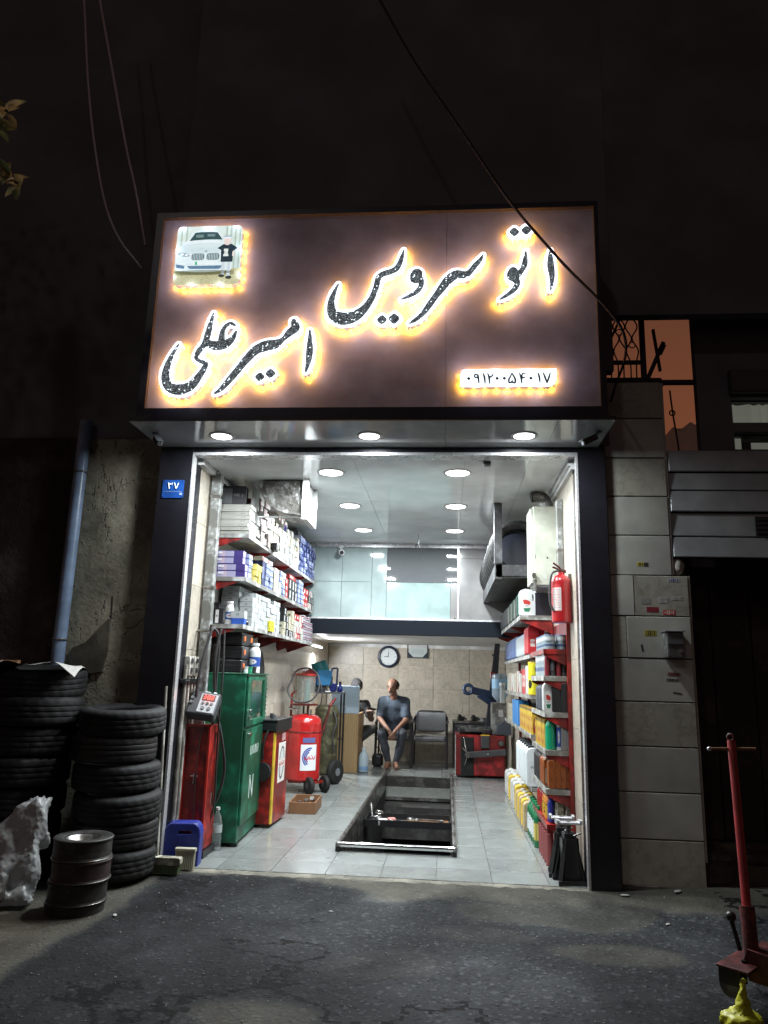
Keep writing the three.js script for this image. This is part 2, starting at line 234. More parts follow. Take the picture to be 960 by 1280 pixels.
// ================================================================ shop interior shell
const tileG = {}, tileM = [0, 1, 2, 3, 4, 5, 6, 7].map((i) => mat([0.335 - (i % 4) * 0.011 - (i > 3 ? 0.005 : 0), 0.345 - (i % 4) * 0.011, 0.342 - (i % 4) * 0.011], 0.24 + i * 0.03, { map: (() => { const t = sized(T.granite, 0.55); t.offset.set(i * 0.27, i * 0.41); return t; })(), rmap: T.rough, rsize: 0.9 }));
const PX0 = -0.1, PX1 = 0.83, PZ0 = -0.76, PZ1 = -5.56;   // service pit
{
  const grout = mat([0.10, 0.10, 0.095], 0.8, { map: T.grime, size: 0.6 });
  const floor = struct('floor', [BB(XL - 0.1, XR + 0.1, -0.14, -0.004, PZ0, -0.02), BB(XL - 0.1, PX0, -0.14, -0.004, ZB, PZ0), BB(PX1, XR + 0.1, -0.14, -0.004, ZB, PZ0), BB(PX0, PX1, -0.14, -0.004, ZB, PZ1)], grout);
  const xs = [XL + 0.002]; for (let x = -1.3 + 0.4 - 0.0; x < XR - 0.05; x += 0.4) xs.push(x); xs.push(XR - 0.002);
  const zs = [-0.02]; for (let z = -0.36; z > ZB; z -= 0.4) zs.push(z); zs.push(ZB + 0.002);
  const rt = RNG(3);
  for (let j = 0; j < zs.length - 1; j++) for (let i = 0; i < xs.length - 1; i++) {
    let a = xs[i], b = xs[i + 1], c = zs[j + 1], d = zs[j]; if (d - c < 0.04) continue;
    const cz = (c + d) / 2, inPit = cz < PZ0 && cz > PZ1;
    if (inPit) { if (a < PX0 - 0.01 && b > PX0 + 0.01) b = PX0; else if (a >= PX0 - 0.01 && b <= PX1 + 0.01) continue; else if (a < PX1 && b > PX1) a = PX1; }
    const w = b - a - 0.0048, l = d - c - 0.0048, key = w.toFixed(2) + '_' + l.toFixed(2);
    const g = tileG[key] ??= boxUV(clean(CB(w, 0.012, l, 0.0012)));
    const m = new THREE.Mesh(g, tileM[Math.floor(rt() * 8)]); m.name = 'tile'; m.castShadow = m.receiveShadow = true;
    m.position.set((a + b) / 2, -0.006 + (rt() - 0.5) * 0.0012, cz); m.rotation.y = 0; floor.add(m);
  }
  // walls, marbled beige tiles
  const wallBack = mat([0.50, 0.47, 0.42], 0.75, { map: T.grime, size: 0.8 });
  const wt = [0, 1, 2].map((i) => mat([0.68 - i * 0.02, 0.63 - i * 0.018, 0.55 - i * 0.014], 0.33, { map: (() => { const t = sized(T.marble, 0.9); t.offset.set(i * 0.3, i * 0.2); return t; })() }));
  const wl = struct('wall_left', BB(XL - 0.12, XL - 0.012, -0.1, CH + 0.2, ZB, -0.15), wallBack), wr = struct('wall_right', BB(XR + 0.012, XR + 0.14, -0.1, CH + 0.2, ZB, -0.15), wallBack), wb = struct('wall_back', BB(XL - 0.12, XR + 0.14, -0.1, 2.2, ZB - 0.14, ZB - 0.012), wallBack);
  const addTile = (parent, g, x, y, z) => { const m = new THREE.Mesh(g, wt[Math.floor(rt() * 3)]); m.name = 'tile'; m.castShadow = m.receiveShadow = true; m.position.set(x, y, z); parent.add(m); };
  const gs = boxUV(clean(CB(0.012, 0.522, 0.797, 0.001))), gb = boxUV(clean(CB(0.612, 0.397, 0.012, 0.001)));
  for (let k = 0; k < 9; k++) for (let j = 0; j < 6; j++) { const z = -0.2 - 0.4 - k * 0.8; if (z - 0.4 < ZB) continue; addTile(wl, gs, XL - 0.006, 0.2615 + j * 0.525, z); addTile(wr, gs, XR + 0.006, 0.2615 + j * 0.525, z); }
  for (let i = 0; i < 5; i++) for (let j = 0; j < 5; j++) addTile(wb, gb, XL + 0.31 + i * 0.619, 0.2 + j * 0.4, ZB - 0.006);
  // glossy ceiling in panels
  const ceil = struct('ceiling', BB(XL - 0.12, XR + 0.14, CH + 0.012, CH + 0.25, ZB, -0.1), M.whiteDirty);
  for (const [a, b] of [[XL, -0.02], [-0.02, 0.9], [0.9, 1.42], [1.42, XR]]) for (const [c, d] of [[-4.0, -0.02]]) { const g = struct('ceiling_panel', CBB(a + 0.0012, b - 0.0012, CH, CH + 0.011, c, d, 0.001), M.ceil, ceil); }
  struct('cornice', [BB(XR - 0.05, XR, CH - 0.05, CH - 0.001, -4.0, -0.1), BB(XR - 0.03, XR, CH - 0.08, CH - 0.05, -4.0, -0.1), BB(XL, XL + 0.05, CH - 0.05, CH - 0.001, -4.0, -0.1)], M.white, ceil);
  struct('trim', [BB(XL, XR, 1.985, 2.03, ZB, ZB + 0.012), BB(XL, XR, 1.905, 1.985, ZB, ZB + 0.02)], M.white, wb);
}
// mezzanine: floor slab, black fascia, glass front, dark room behind
{
  const mz = thing('mezzanine', 'glazed mezzanine above the back seats with black fascia band', 'mezzanine', [0, 0, -4.0]);
  const dark = mat([0.45, 0.47, 0.47], 0.6);
  obj('slab', [BB(XL, XR, 1.96, 2.10, -3.5, -0.02)], M.white, mz);
  obj('fascia', CBB(XL, XR, 1.93, 2.125, -0.02, 0.05, 0.004), mat([0.010, 0.012, 0.016], 0.7, { spec: 0.08 }), mz);
  obj('sill', BB(XL, XR, 2.125, 2.145, -0.03, 0.04), M.alu, mz);
  obj('top_rail', [BB(XL, XR, 3.085, 3.139, -0.03, 0.02)], M.alu, mz);
  const pale = mat([0.30, 0.365, 0.36], 0.06, { map: T.cloud, size: 1.5 }), frost = mat([0.28, 0.37, 0.355], 0.10, { map: T.cloud, size: 1.2 }), greyP = mat([0.24, 0.235, 0.23], 0.14, { map: T.cloud, size: 1.2 });
  for (const [a, b, c, d] of [[XL, -0.64, 2.146, 2.62], [XL, -0.64, 2.624, 3.084], [-0.636, -0.24, 2.146, 2.62], [-0.636, -0.24, 2.624, 3.084], [-0.236, -0.04, 2.146, 3.084]]) obj('glass_panel', CBB(a, b, c, d, -0.018, -0.006, 0.001), pale, mz);
  obj('frosted_panel', CBB(-0.036, 0.80, 2.146, 2.62, -0.018, -0.006, 0.001), frost, mz);
  obj('window_pane', BB(-0.036, 0.895, 2.624, 3.084, -0.012, -0.012 + 0.0005), mat([0.32, 0.34, 0.35], 0.03, { trans: 0.72, thick: 0 }), mz);
  obj('grey_panel', [CBB(0.803, 0.895, 2.146, 2.62, -0.018, -0.006, 0.001)], greyP, mz);
  obj('mullion', BB(0.895, 0.915, 2.146, 3.084, -0.03, 0.012), M.alu, mz);
  obj('grey_panel', CBB(0.916, XR, 2.146, 2.95, -0.02, -0.004, 0.001), greyP, mz); obj('grey_panel', CBB(0.916, XR, 2.953, 3.084, -0.02, -0.004, 0.001), greyP, mz);
  obj('lock', [C(0.012, 0.012, 0.02, 12, 0.86, 2.60, 0, 0, PI / 2), C(0.012, 0.012, 0.02, 12, 0.86, 2.16, 0, 0, PI / 2)], M.chrome, mz);
  obj('room_wall', [BB(XL, XR, 2.10, CH, -3.6, -3.5), BB(XL, XR, 3.15, 3.2, -3.5, -0.05), BB(XL, XR, 2.101, 2.104, -3.5, -0.03)], dark, mz);
  const fr = obj('picture_frame', [CBB(0.22, 0.55, 2.6, 2.95, -1.6, -1.57, 0.004)], mat([0.03, 0.035, 0.04], 0.4), mz);
  obj('picture', BB(0.25, 0.52, 2.63, 2.92, -1.57, -1.566), mat([0.07, 0.08, 0.085], 0.5), fr);
}
function ringLamp(name, label, group, x, y, z, r, L, first) {
  const t = thing(name, label, 'ceiling light', [x, y, z], 0, group);
  obj('frame', lathe([[r - 0.012, -0.004], [r, -0.008], [r + 0.012, -0.006], [r + 0.014, 0]], 32), M.white, t);
  obj('diffuser_lamp', C(r - 0.01, r - 0.01, 0.006, 32, 0, -0.003, 0), M.lamp, t);
  areaLamp(x, y - 0.009, z, r * 1.5, r * 1.5, L, 0xf3fbff, [0, -1, 0]); return t;
}
for (const [z, l] of [[-0.5, 'nearest the doorway'], [-1.78, 'in the middle row'], [-3.08, 'nearest the mezzanine glass']]) for (const [x, s] of [[-0.262, 'left-hand'], [0.845, 'right-hand']]) ringLamp('ceiling_light', `${s} round LED ceiling light ${l}`, 'round LED lights in the shop ceiling', x, CH, z, 0.112, CEIL_L);
{
  const t = thing('tube_light', 'short white tube light on the left wall under the mezzanine', 'wall light', [XL, 1.845, -5.9]);
  obj('fitting', RB(0.05, 0.05, 0.9, 0.008, 0.026, 0, 0), M.white, t); obj('tube_lamp', rod([0.066, -0.012, -0.42], [0.066, -0.012, 0.42], 0.014, 10), M.lamp, t);
  areaLamp(XL + 0.085, 1.825, -5.9, 0.03, 0.8, TUBE_L, 0xf6fbff, [0.75, -0.66, 0]);
}
// service pit
{
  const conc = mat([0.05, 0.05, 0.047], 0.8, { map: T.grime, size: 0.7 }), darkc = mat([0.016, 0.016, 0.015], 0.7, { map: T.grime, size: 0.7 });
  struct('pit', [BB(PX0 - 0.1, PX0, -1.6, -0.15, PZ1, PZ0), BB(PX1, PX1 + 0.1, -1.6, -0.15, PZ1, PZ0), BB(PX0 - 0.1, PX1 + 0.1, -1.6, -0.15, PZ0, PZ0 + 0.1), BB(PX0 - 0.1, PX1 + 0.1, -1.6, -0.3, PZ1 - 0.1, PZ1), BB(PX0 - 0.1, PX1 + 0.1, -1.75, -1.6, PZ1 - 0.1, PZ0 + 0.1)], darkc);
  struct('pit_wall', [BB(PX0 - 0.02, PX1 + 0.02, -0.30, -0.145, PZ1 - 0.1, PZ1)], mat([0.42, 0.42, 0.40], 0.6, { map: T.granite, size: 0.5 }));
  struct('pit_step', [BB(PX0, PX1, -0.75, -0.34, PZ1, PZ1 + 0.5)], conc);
  const t = thing('pit_rail', 'worn silver and black steel rim bar around the service pit', 'rail');
  obj('front_bar', [rod([PX0 - 0.01, 0.055, PZ0 + 0.02], [PX1 + 0.01, 0.055, PZ0 + 0.02], 0.021, 10)], M.chrome, t);
  for (const x of [PX0 - 0.01, PX1 + 0.01]) obj('side_bar', [rod([x, 0.05, PZ0 + 0.02], [x, 0.05, PZ1], 0.019, 8), S(0.023, x, 0.053, PZ0 + 0.02)], M.steel, t);
  for (const [x, z] of [[PX0 - 0.01, PZ0 + 0.02], [PX1 + 0.01, PZ0 + 0.02], [PX0 - 0.01, -2.2], [PX1 + 0.01, -2.2], [PX0 - 0.01, -3.9], [PX1 + 0.01, -3.9], [PX0 - 0.01, PZ1], [PX1 + 0.01, PZ1]]) obj('post', B(0.035, 0.1, 0.035, x, 0.0, z), M.black, t);
  obj('skirt', [BB(PX0 - 0.004, PX0 + 0.004, -0.16, 0.03, PZ1, PZ0), BB(PX1 - 0.004, PX1 + 0.004, -0.16, 0.03, PZ1, PZ0)], M.steel, t);
  obj('end_plate', BB(PX0, PX1, -0.32, -0.28, PZ1 + 0.002, PZ1 + 0.05), M.steel, t);
  obj('front_plate', BB(PX0, PX1, -0.13, 0.005, PZ0 - 0.006, PZ0 - 0.001), M.black, t);
  const tr = thing('tool_tray', 'dark steel tray of spanners lying across the service pit', 'tool tray', [0.365, -0.14, -2.8]);
  obj('tray', [B(0.9, 0.012, 0.42, 0, 0, 0), B(0.9, 0.07, 0.012, 0, 0.03, 0.21), B(0.9, 0.07, 0.012, 0, 0.03, -0.21), B(0.012, 0.07, 0.42, 0.45, 0.03, 0), B(0.012, 0.07, 0.42, -0.45, 0.03, 0)], M.black, tr);
  obj('oil_mat', B(0.38, 0.008, 0.36, 0.24, 0.012, 0), M.brownWood, tr);
  const sp = (l, w) => { const s = shapeOf([[-l / 2, -w / 3], [l / 2, -w / 4], [l / 2, w / 4], [-l / 2, w / 3]]); return [ext(s, 0.012, 0.002), TOR(w * 0.6, w * 0.22, -l / 2, 0, 0.006, 0, 0, 14, 6), TOR(w * 0.5, w * 0.2, l / 2, 0, 0.006, 0, 0, 14, 6)].map((g) => g.rotateX(-PI / 2)); };
  const tools = [['spanner', 0.3, 0.05, -0.05, -0.02, 0.5, M.chrome, 'shiny spanner lying across the middle of the pit tray'], ['spanner', 0.34, 0.045, 0.18, -0.12, -0.15, M.steel, 'long grey spanner at the back of the pit tray'], ['spanner', 0.26, 0.05, -0.02, 0.1, -0.3, M.black, 'dark spanner at the front of the pit tray']];
  for (const [n, l, w, x, z, a, m, lab] of tools) { const o = obj(n, sp(l, w), m); o.position.set(0.365 + x, -0.120, -2.8 + z); o.rotation.y = a; tag(o, lab, 'spanner'); }
  const fl = thing('oil_filter_wrench', 'silver oil filter wrench clamped at the left end of the pit tray', 'wrench', [0.02, -0.10, -2.7]);
  obj('band', [TOR(0.055, 0.012, 0, 0.03, 0, 0.4, PI / 2.4), TOR(0.04, 0.01, 0.03, 0.07, -0.05, 0, PI / 3)], M.chrome, fl); obj('handle', rod([-0.03, 0.0, 0.02], [-0.06, 0.16, -0.06], 0.01), M.steel, fl);
  const cl = obj('rag', RB(0.09, 0.03, 0.07, 0.014, 0.18, -0.105, -2.83, 0.3), mat([0.5, 0.22, 0.2], 0.8, { bump: T.bump, bs: 0.006, bsize: 0.1 })); tag(cl, 'pink rag crumpled beside the filter wrench in the pit', 'rag');
  const jr = thing('pit_lamp_box', 'small grey metal box at the left of the pit tray', 'metal box', [0.10, -0.132, -2.63]); obj('body', CB(0.11, 0.05, 0.08, 0.006, 0, 0.025, 0, 0.2), M.galv, jr); obj('lid', CB(0.09, 0.012, 0.07, 0.004, 0, 0.056, 0, 0.2), M.white, jr);
}

// ================================================================ shop front
const front = thing('shop_building', 'dark shop building with black clad columns around the open doorway', 'building');
{
  const up = mat([0.20, 0.20, 0.225], 0.8, { map: T.cloud, size: 2.6 });
  obj('upper_wall', [BB(-1.62, 2.03, 3.22, 9.5, -0.3, 0.0), BB(2.03, 2.09, 3.86, 9.5, -0.1, 0.0)], up, front);
  obj('rear_wall', [BB(-1.62, 2.03, 3.4, 9.5, -8, -7.7), BB(-1.62, -1.45, -0.3, 9.5, -7.8, -0.3), BB(1.91, 2.03, -0.3, 9.5, -7.8, -0.3), BB(-1.62, 2.03, -0.3, 3.4, -8, -7.66)], up, front);
  obj('column', CBB(-1.602, XL, -0.03, 3.2, -0.2, 0.03, 0.004), M.acp, front);
  obj('column', [CBB(XR + 0.005, 1.985, -0.03, 3.2, -0.2, 0.03, 0.004)], M.acp, front);
  obj('lintel', [CBB(-1.602, 1.985, 3.155, 3.225, -0.2, 0.028, 0.003)], M.acp, front);
  for (const x of [XL + 0.008, XR - 0.004]) obj('door_track', [BB(x - 0.008, x + 0.008, 0, 3.15, -0.03, 0.034)], M.alu, front);
  obj('door_track', [BB(XL, XR, 3.135, 3.158, -0.1, 0.032)], M.alu, front);
}
// ================================================================ lit sign box
const sign = thing('shop_sign', 'wide dark box sign with glowing halo lettering above the doorway', 'sign');
{
  const x0 = -1.552, x1 = 1.868, y0 = 3.2, y1 = 4.945, zf = 0.66, zp = 0.625;
  const edge = mat([0.030, 0.026, 0.030], 0.35, { map: T.cloud, size: 0.8 });
  obj('frame', [BB(x0, x1, y0 + 0.006, 3.305, zp - 0.03, zf), BB(x0, x1, 4.90, y1, zp - 0.03, zf), BB(x0, x0 + 0.055, 3.305, 4.90, zp - 0.03, zf), BB(x1 - 0.03, x1, 3.305, 4.90, zp - 0.03, zf)], edge, sign);
  obj('side_panel', BB(x0, x0 + 0.02, y0 + 0.006, y1, 0.0, zp - 0.03), edge, sign); obj('side_panel', BB(x1 - 0.02, x1, y0 + 0.006, y1, 0.0, zp - 0.03), edge, sign);
  obj('top_panel', BB(x0 + 0.02, x1 - 0.02, y1 - 0.02, y1, 0.0, zp - 0.03), edge, sign);
  for (const [a, b] of [[x0 + 0.055, 0.738], [0.741, x1 - 0.03]]) obj('face_panel', BB(a, b, 3.305, 4.90, zp - 0.006, zp), M.acpGrey, sign);
  for (const [a, b] of [[-1.60, -1.056], [-1.054, 0.738], [0.741, 1.535], [1.537, 1.93]]) obj('soffit_panel', CBB(a, b, 3.2, 3.206, 0.03, 0.664, 0.001), M.soffit, sign);
  obj('lower_trim', [BB(-1.60, 1.93, 3.2065, 3.228, 0.664, 0.672), BB(-1.604, -1.60, 3.2, 3.228, 0.03, 0.668), BB(1.93, 1.934, 3.2, 3.228, 0.03, 0.668)], edge, sign);

  // outlines of the lettering: swept pen strokes joined in a distance field, contoured at two offsets
  function contours(strokes, off, step = 0.006) {
    const segs = []; let ax = 9, ay = 9, bx = -9, by = -9;
    for (const s of strokes) {
      const c = new THREE.CatmullRomCurve3(s.map((p) => V(p[0], p[1], p[2])), false, 'centripetal'), P = s.length > 2 ? c.getPoints(s.length * 7) : s.map((p) => V(...p));
      for (let i = 0; i + 1 < P.length; i++) segs.push([P[i].x, P[i].y, P[i].z, P[i + 1].x, P[i + 1].y, P[i + 1].z]);
      for (const p of P) { ax = Math.min(ax, p.x - p.z); ay = Math.min(ay, p.y - p.z); bx = Math.max(bx, p.x + p.z); by = Math.max(by, p.y + p.z); }
    }
    ax -= off + 0.02; ay -= off + 0.02; bx += off + 0.02; by += off + 0.02;
    const nx = Math.ceil((bx - ax) / step) + 1, ny = Math.ceil((by - ay) / step) + 1, f = new Float32Array(nx * ny);
    for (let j = 0; j < ny; j++) for (let i = 0; i < nx; i++) {
      const x = ax + i * step, y = ay + j * step; let m = 9;
      if (strokes.dots) { for (const s of strokes) { const u = Math.abs(x - s[0][0]), v = Math.abs(y - s[0][1]), r = s[0][2] * 0.80; m = Math.min(m, Math.max((u + v) * 0.7071 - r, Math.hypot(Math.max(0, u - r * 0.9), Math.max(0, v - r * 0.9)) - r * 0.3)); } }
      else for (const [x1, y1, r1, x2, y2, r2] of segs) { const dx = x2 - x1, dy = y2 - y1, l = dx * dx + dy * dy, t = l > 0 ? clamp(((x - x1) * dx + (y - y1) * dy) / l, 0, 1) : 0, d = Math.hypot(x - x1 - dx * t, y - y1 - dy * t) - (r1 + (r2 - r1) * t); if (d < m) m = d; }
      f[j * nx + i] = m - off;
    }
    const next = new Map(), pt = new Map(), key = (i, j, h) => (j * nx + i) * 2 + h;
    const put = (i, j, h) => { const k = key(i, j, h); if (!pt.has(k)) { const a = f[j * nx + i], b = h ? f[(j + 1) * nx + i] : f[j * nx + i + 1], t = a / (a - b); pt.set(k, [ax + (i + (h ? 0 : t)) * step, ay + (j + (h ? t : 0)) * step]); } return k; };
    for (let j = 0; j < ny - 1; j++) for (let i = 0; i < nx - 1; i++) {
      const a = f[j * nx + i] < 0, b = f[j * nx + i + 1] < 0, c = f[(j + 1) * nx + i + 1] < 0, d = f[(j + 1) * nx + i] < 0, code = (a ? 1 : 0) | (b ? 2 : 0) | (c ? 4 : 0) | (d ? 8 : 0);
      if (!code || code === 15) continue;
      const bo = () => put(i, j, 0), ri = () => put(i + 1, j, 1), to = () => put(i, j + 1, 0), le = () => put(i, j, 1), ln = (p, q) => next.set(p, q);
      switch (code) { case 1: ln(bo(), le()); break; case 2: ln(ri(), bo()); break; case 3: ln(ri(), le()); break; case 4: ln(to(), ri()); break; case 5: ln(bo(), le()); ln(to(), ri()); break; case 6: ln(to(), bo()); break; case 7: ln(to(), le()); break; case 8: ln(le(), to()); break; case 9: ln(bo(), to()); break; case 10: ln(ri(), bo()); ln(le(), to()); break; case 11: ln(ri(), to()); break; case 12: ln(le(), ri()); break; case 13: ln(bo(), ri()); break; case 14: ln(le(), bo()); break; }
    }
    const loops = []; const seen = new Set();
    for (const k0 of next.keys()) { if (seen.has(k0)) continue; const L = []; let k = k0; while (k !== undefined && !seen.has(k)) { seen.add(k); L.push(pt.get(k)); k = next.get(k); } if (L.length > 6) loops.push(L); }
    const area = (L) => { let s = 0; for (let i = 0; i < L.length; i++) { const p = L[i], q = L[(i + 1) % L.length]; s += p[0] * q[1] - q[0] * p[1]; } return s / 2; };
    const smooth = (L) => L.map((p, i) => { const a = L[(i + L.length - 1) % L.length], b = L[(i + 1) % L.length]; return [(a[0] + 2 * p[0] + b[0]) / 4, (a[1] + 2 * p[1] + b[1]) / 4]; }).filter((p, i) => i % 2 === 0);
    const S2 = loops.map((L) => ({ L: smooth(L), A: area(L) })), big = Math.sign(S2.reduce((a, b) => Math.abs(a.A) > Math.abs(b.A) ? a : b).A);
    const outer = S2.filter((q) => Math.sign(q.A) === big), holes = S2.filter((q) => Math.sign(q.A) !== big && Math.abs(q.A) > 0.00012);
    const inside = (p, L) => { let c = false; for (let i = 0, j = L.length - 1; i < L.length; j = i++) if ((L[i][1] > p[1]) !== (L[j][1] > p[1]) && p[0] < (L[j][0] - L[i][0]) * (p[1] - L[i][1]) / (L[j][1] - L[i][1]) + L[i][0]) c = !c; return c; };
    return { shapes: outer.map((o) => { const s = shapeOf(o.L); for (const h of holes) if (inside(h.L[0], o.L)) s.holes.push(new THREE.Path(h.L.map((p) => new THREE.Vector2(...p)))); return s; }), outer: outer.map((o) => o.L) };
  }
  const side = mat([0.62, 0.6, 0.6], 0.35, { map: T.cloud, size: 0.16, em: [0.70, 0.74, 1.0], ei: 3.6, emap: sized(T.glitter, 0.2) });
  const rim = mat([0.9, 0.92, 0.93], 0.4, { em: [0.93, 0.98, 1], ei: 1.05 });
  const glit = mat([0.46, 0.50, 0.52], 0.3, { metal: 0.2, map: T.glitter, size: 0.27, em: [0.75, 0.85, 0.9], ei: 2.1, emap: sized(T.glitter, 0.27) });
  const led = mat([1, 0.62, 0.12], 0.5, { em: [1, 0.50, 0.05], ei: 2.2 });
  const EDGE_I = 0.0165, amber = new THREE.Color().setRGB(1, 0.40, 0.025);
  const ex = (shapes, d, z) => shapes.map((s) => new THREE.ExtrudeGeometry(s, { depth: d, bevelEnabled: false }).translate(0, 0, z));
  function halo(loops, parent, gap = 0.046, k = 1) {
    const beads = [];
    for (const L of loops) {
      let acc = gap / 2, c = L.reduce((a, p) => [a[0] + p[0] / L.length, a[1] + p[1] / L.length], [0, 0]);
      for (let i = 0; i < L.length; i++) {
        const p = L[i], q = L[(i + 1) % L.length]; acc += Math.hypot(q[0] - p[0], q[1] - p[1]);
        if (acc < gap) continue; acc = 0;
        const t = [q[0] - p[0], q[1] - p[1]], l = Math.hypot(...t) || 1, nx = t[1] / l, ny = -t[0] / l, sgn = loops.sign ?? 1;
        const x = p[0] - nx * 0.004 * sgn, y = p[1] - ny * 0.004 * sgn;
        if (beads.length % 1 === 0) beads.push(B(0.010, 0.010, 0.005, x - nx * 0.016 * sgn, y - ny * 0.016 * sgn, zp + 0.004));
        const li = new THREE.PointLight(amber, LED_I * k); li.position.set(p[0] + nx * 0.003 * sgn, p[1] + ny * 0.003 * sgn, zp + 0.022); li.shadow.radius = 0.35; li.castShadow = true; scene.add(li);
      }
    }
    if (loops.white !== false) for (const L of loops) { let acc = 0.09; for (let i = 0; i < L.length; i++) { const p = L[i], q = L[(i + 1) % L.length]; acc += Math.hypot(q[0] - p[0], q[1] - p[1]); if (acc < 0.21) continue; acc = 0; const l = Math.hypot(q[0] - p[0], q[1] - p[1]) || 1, s = loops.sign ?? 1, w = new THREE.PointLight(new THREE.Color().setRGB(0.60, 0.69, 1), EDGE_I); w.position.set(p[0] + (q[1] - p[1]) / l * 0.014 * s, p[1] - (q[0] - p[0]) / l * 0.014 * s, zp + 0.105); w.shadow.radius = 0.5; w.castShadow = true; scene.add(w); } }   // light of the glowing acrylic edges
    if (beads.length) tag(obj('led_light', beads, led, parent), null, null, null, 'stuff');
  }
  const G = {
    letter_ali: [[[-1.256,3.791,0.006],[-1.298,3.706,0.016],[-1.329,3.611,0.025],[-1.334,3.523,0.031],[-1.295,3.448,0.036],[-1.217,3.428,0.042],[-1.136,3.457,0.036],[-1.086,3.521,0.028],[-1.046,3.593,0.022],[-1.036,3.633,0.018],[-1.08,3.651,0.015],[-1.113,3.678,0.014],[-1.096,3.733,0.022],[-1.059,3.789,0.022],[-1.038,3.873,0.024],[-1.021,3.97,0.017],[-1.007,4.042,0.006]],[[-1.039,3.799,0.025],[-0.974,3.776,0.036],[-0.898,3.787,0.034],[-0.848,3.83,0.021],[-0.821,3.892,0.007]],[[-0.832,3.937,0.007],[-0.868,3.954,0.013],[-0.906,3.935,0.014],[-0.927,3.891,0.018],[-0.931,3.827,0.025]]],
    letter_mir: [[[-0.39,3.963,0.022],[-0.375,3.912,0.033],[-0.414,3.875,0.03],[-0.466,3.819,0.018],[-0.519,3.782,0.036],[-0.59,3.768,0.042],[-0.658,3.74,0.036],[-0.729,3.663,0.03],[-0.788,3.581,0.027],[-0.848,3.5,0.025],[-0.905,3.429,0.018],[-0.948,3.398,0.008]]],
    dots_mir: [[[-0.619,3.524,0.036],[-0.613,3.524,0.032]],[[-0.542,3.55,0.038],[-0.538,3.547,0.036]]],
    alef_mir: [[[-0.265,3.892,0.006],[-0.261,3.803,0.019],[-0.259,3.709,0.025],[-0.267,3.622,0.018],[-0.28,3.562,0.007]]],
    letter_is: [[[-0.067,4.263,0.006],[-0.099,4.185,0.017],[-0.116,4.103,0.026],[-0.095,4.013,0.039],[-0.021,3.979,0.05],[0.06,3.996,0.044],[0.133,4.054,0.03],[0.188,4.142,0.023],[0.218,4.231,0.022],[0.238,4.314,0.022],[0.269,4.339,0.023],[0.323,4.357,0.021],[0.364,4.379,0.021],[0.392,4.427,0.019],[0.407,4.485,0.014],[0.418,4.537,0.004]]],
    dots_is: [[[0.269,3.966,0.038],[0.272,3.963,0.039]],[[0.359,3.973,0.043],[0.361,3.97,0.04]]],
    letter_vav: [[[0.52,4.333,0.043],[0.509,4.3,0.041],[0.543,4.292,0.027],[0.554,4.242,0.019],[0.525,4.192,0.018],[0.471,4.156,0.014],[0.408,4.129,0.005]]],
    letter_sar: [[[1.01,4.482,0.004],[0.99,4.44,0.015],[0.953,4.396,0.02],[0.918,4.348,0.019],[0.882,4.319,0.027],[0.814,4.321,0.036],[0.761,4.286,0.035],[0.711,4.221,0.03],[0.663,4.151,0.024],[0.621,4.086,0.023],[0.571,4.014,0.019],[0.518,3.962,0.015],[0.473,3.936,0.007]]],
    dots_to: [[[1.242,4.664,0.037],[1.246,4.661,0.037]],[[1.33,4.675,0.037],[1.334,4.672,0.035]]],
    letter_to: [[[1.325,4.504,0.004],[1.319,4.444,0.016],[1.312,4.39,0.021],[1.294,4.35,0.018],[1.269,4.312,0.022]],[[1.23,4.341,0.033],[1.222,4.302,0.038],[1.244,4.278,0.029],[1.258,4.239,0.021],[1.238,4.197,0.019],[1.201,4.16,0.015],[1.16,4.132,0.01],[1.128,4.113,0.004]]],
    alef_to: [[[1.503,4.509,0.004],[1.501,4.445,0.019],[1.503,4.369,0.025],[1.51,4.293,0.019],[1.506,4.224,0.012],[1.496,4.183,0.005]]],
  };
  for (const k of Object.keys(G)) {
    if (k.startsWith('dots')) G[k].dots = true;
    const o = contours(G[k], 0.021), f = contours(G[k], 0.0);
    const lt = obj('letter', ex(o.shapes, 0.052, zp + 0.028), side, sign);
    const rimG = ex(o.shapes, 0.006, zp + 0.0802); obj('rim_light', rimG, rim, lt);
    obj('face', ex(f.shapes, 0.004, zp + 0.0864), glit, lt);
    const L = o.outer; const a = L[0].reduce((s, p, i) => { const q = L[0][(i + 1) % L[0].length]; return s + p[0] * q[1] - q[0] * p[1]; }, 0); L.sign = a > 0 ? 1 : -1;
    halo(L, lt);
  }
  // phone number plaque
  const zq = zp + 0.03;
  { const X0 = 0.845, X1 = 1.524, Y0 = 3.438, Y1 = 3.574, s = new THREE.Shape();
    s.moveTo(X0, Y0); s.lineTo(X1 - 0.06, Y0); s.quadraticCurveTo(X1, Y0, X1, Y0 + 0.07); s.lineTo(X1, Y1); s.lineTo(X0 + 0.05, Y1); s.quadraticCurveTo(X0, Y1, X0, Y1 - 0.05); s.lineTo(X0, Y0);
    const pl = obj('number_plaque', ext(s, 0.042).translate(0, 0, zq), mat([0.55, 0.5, 0.47], 0.4, { em: [0.9, 0.8, 0.7], ei: 0.12 }), sign);
    obj('face_light', ext(s, 0.004).translate(0, 0, zq + 0.0422), mat([0.9, 0.92, 0.93], 0.5, { em: [0.92, 1, 1], ei: 1.0 }), pl);
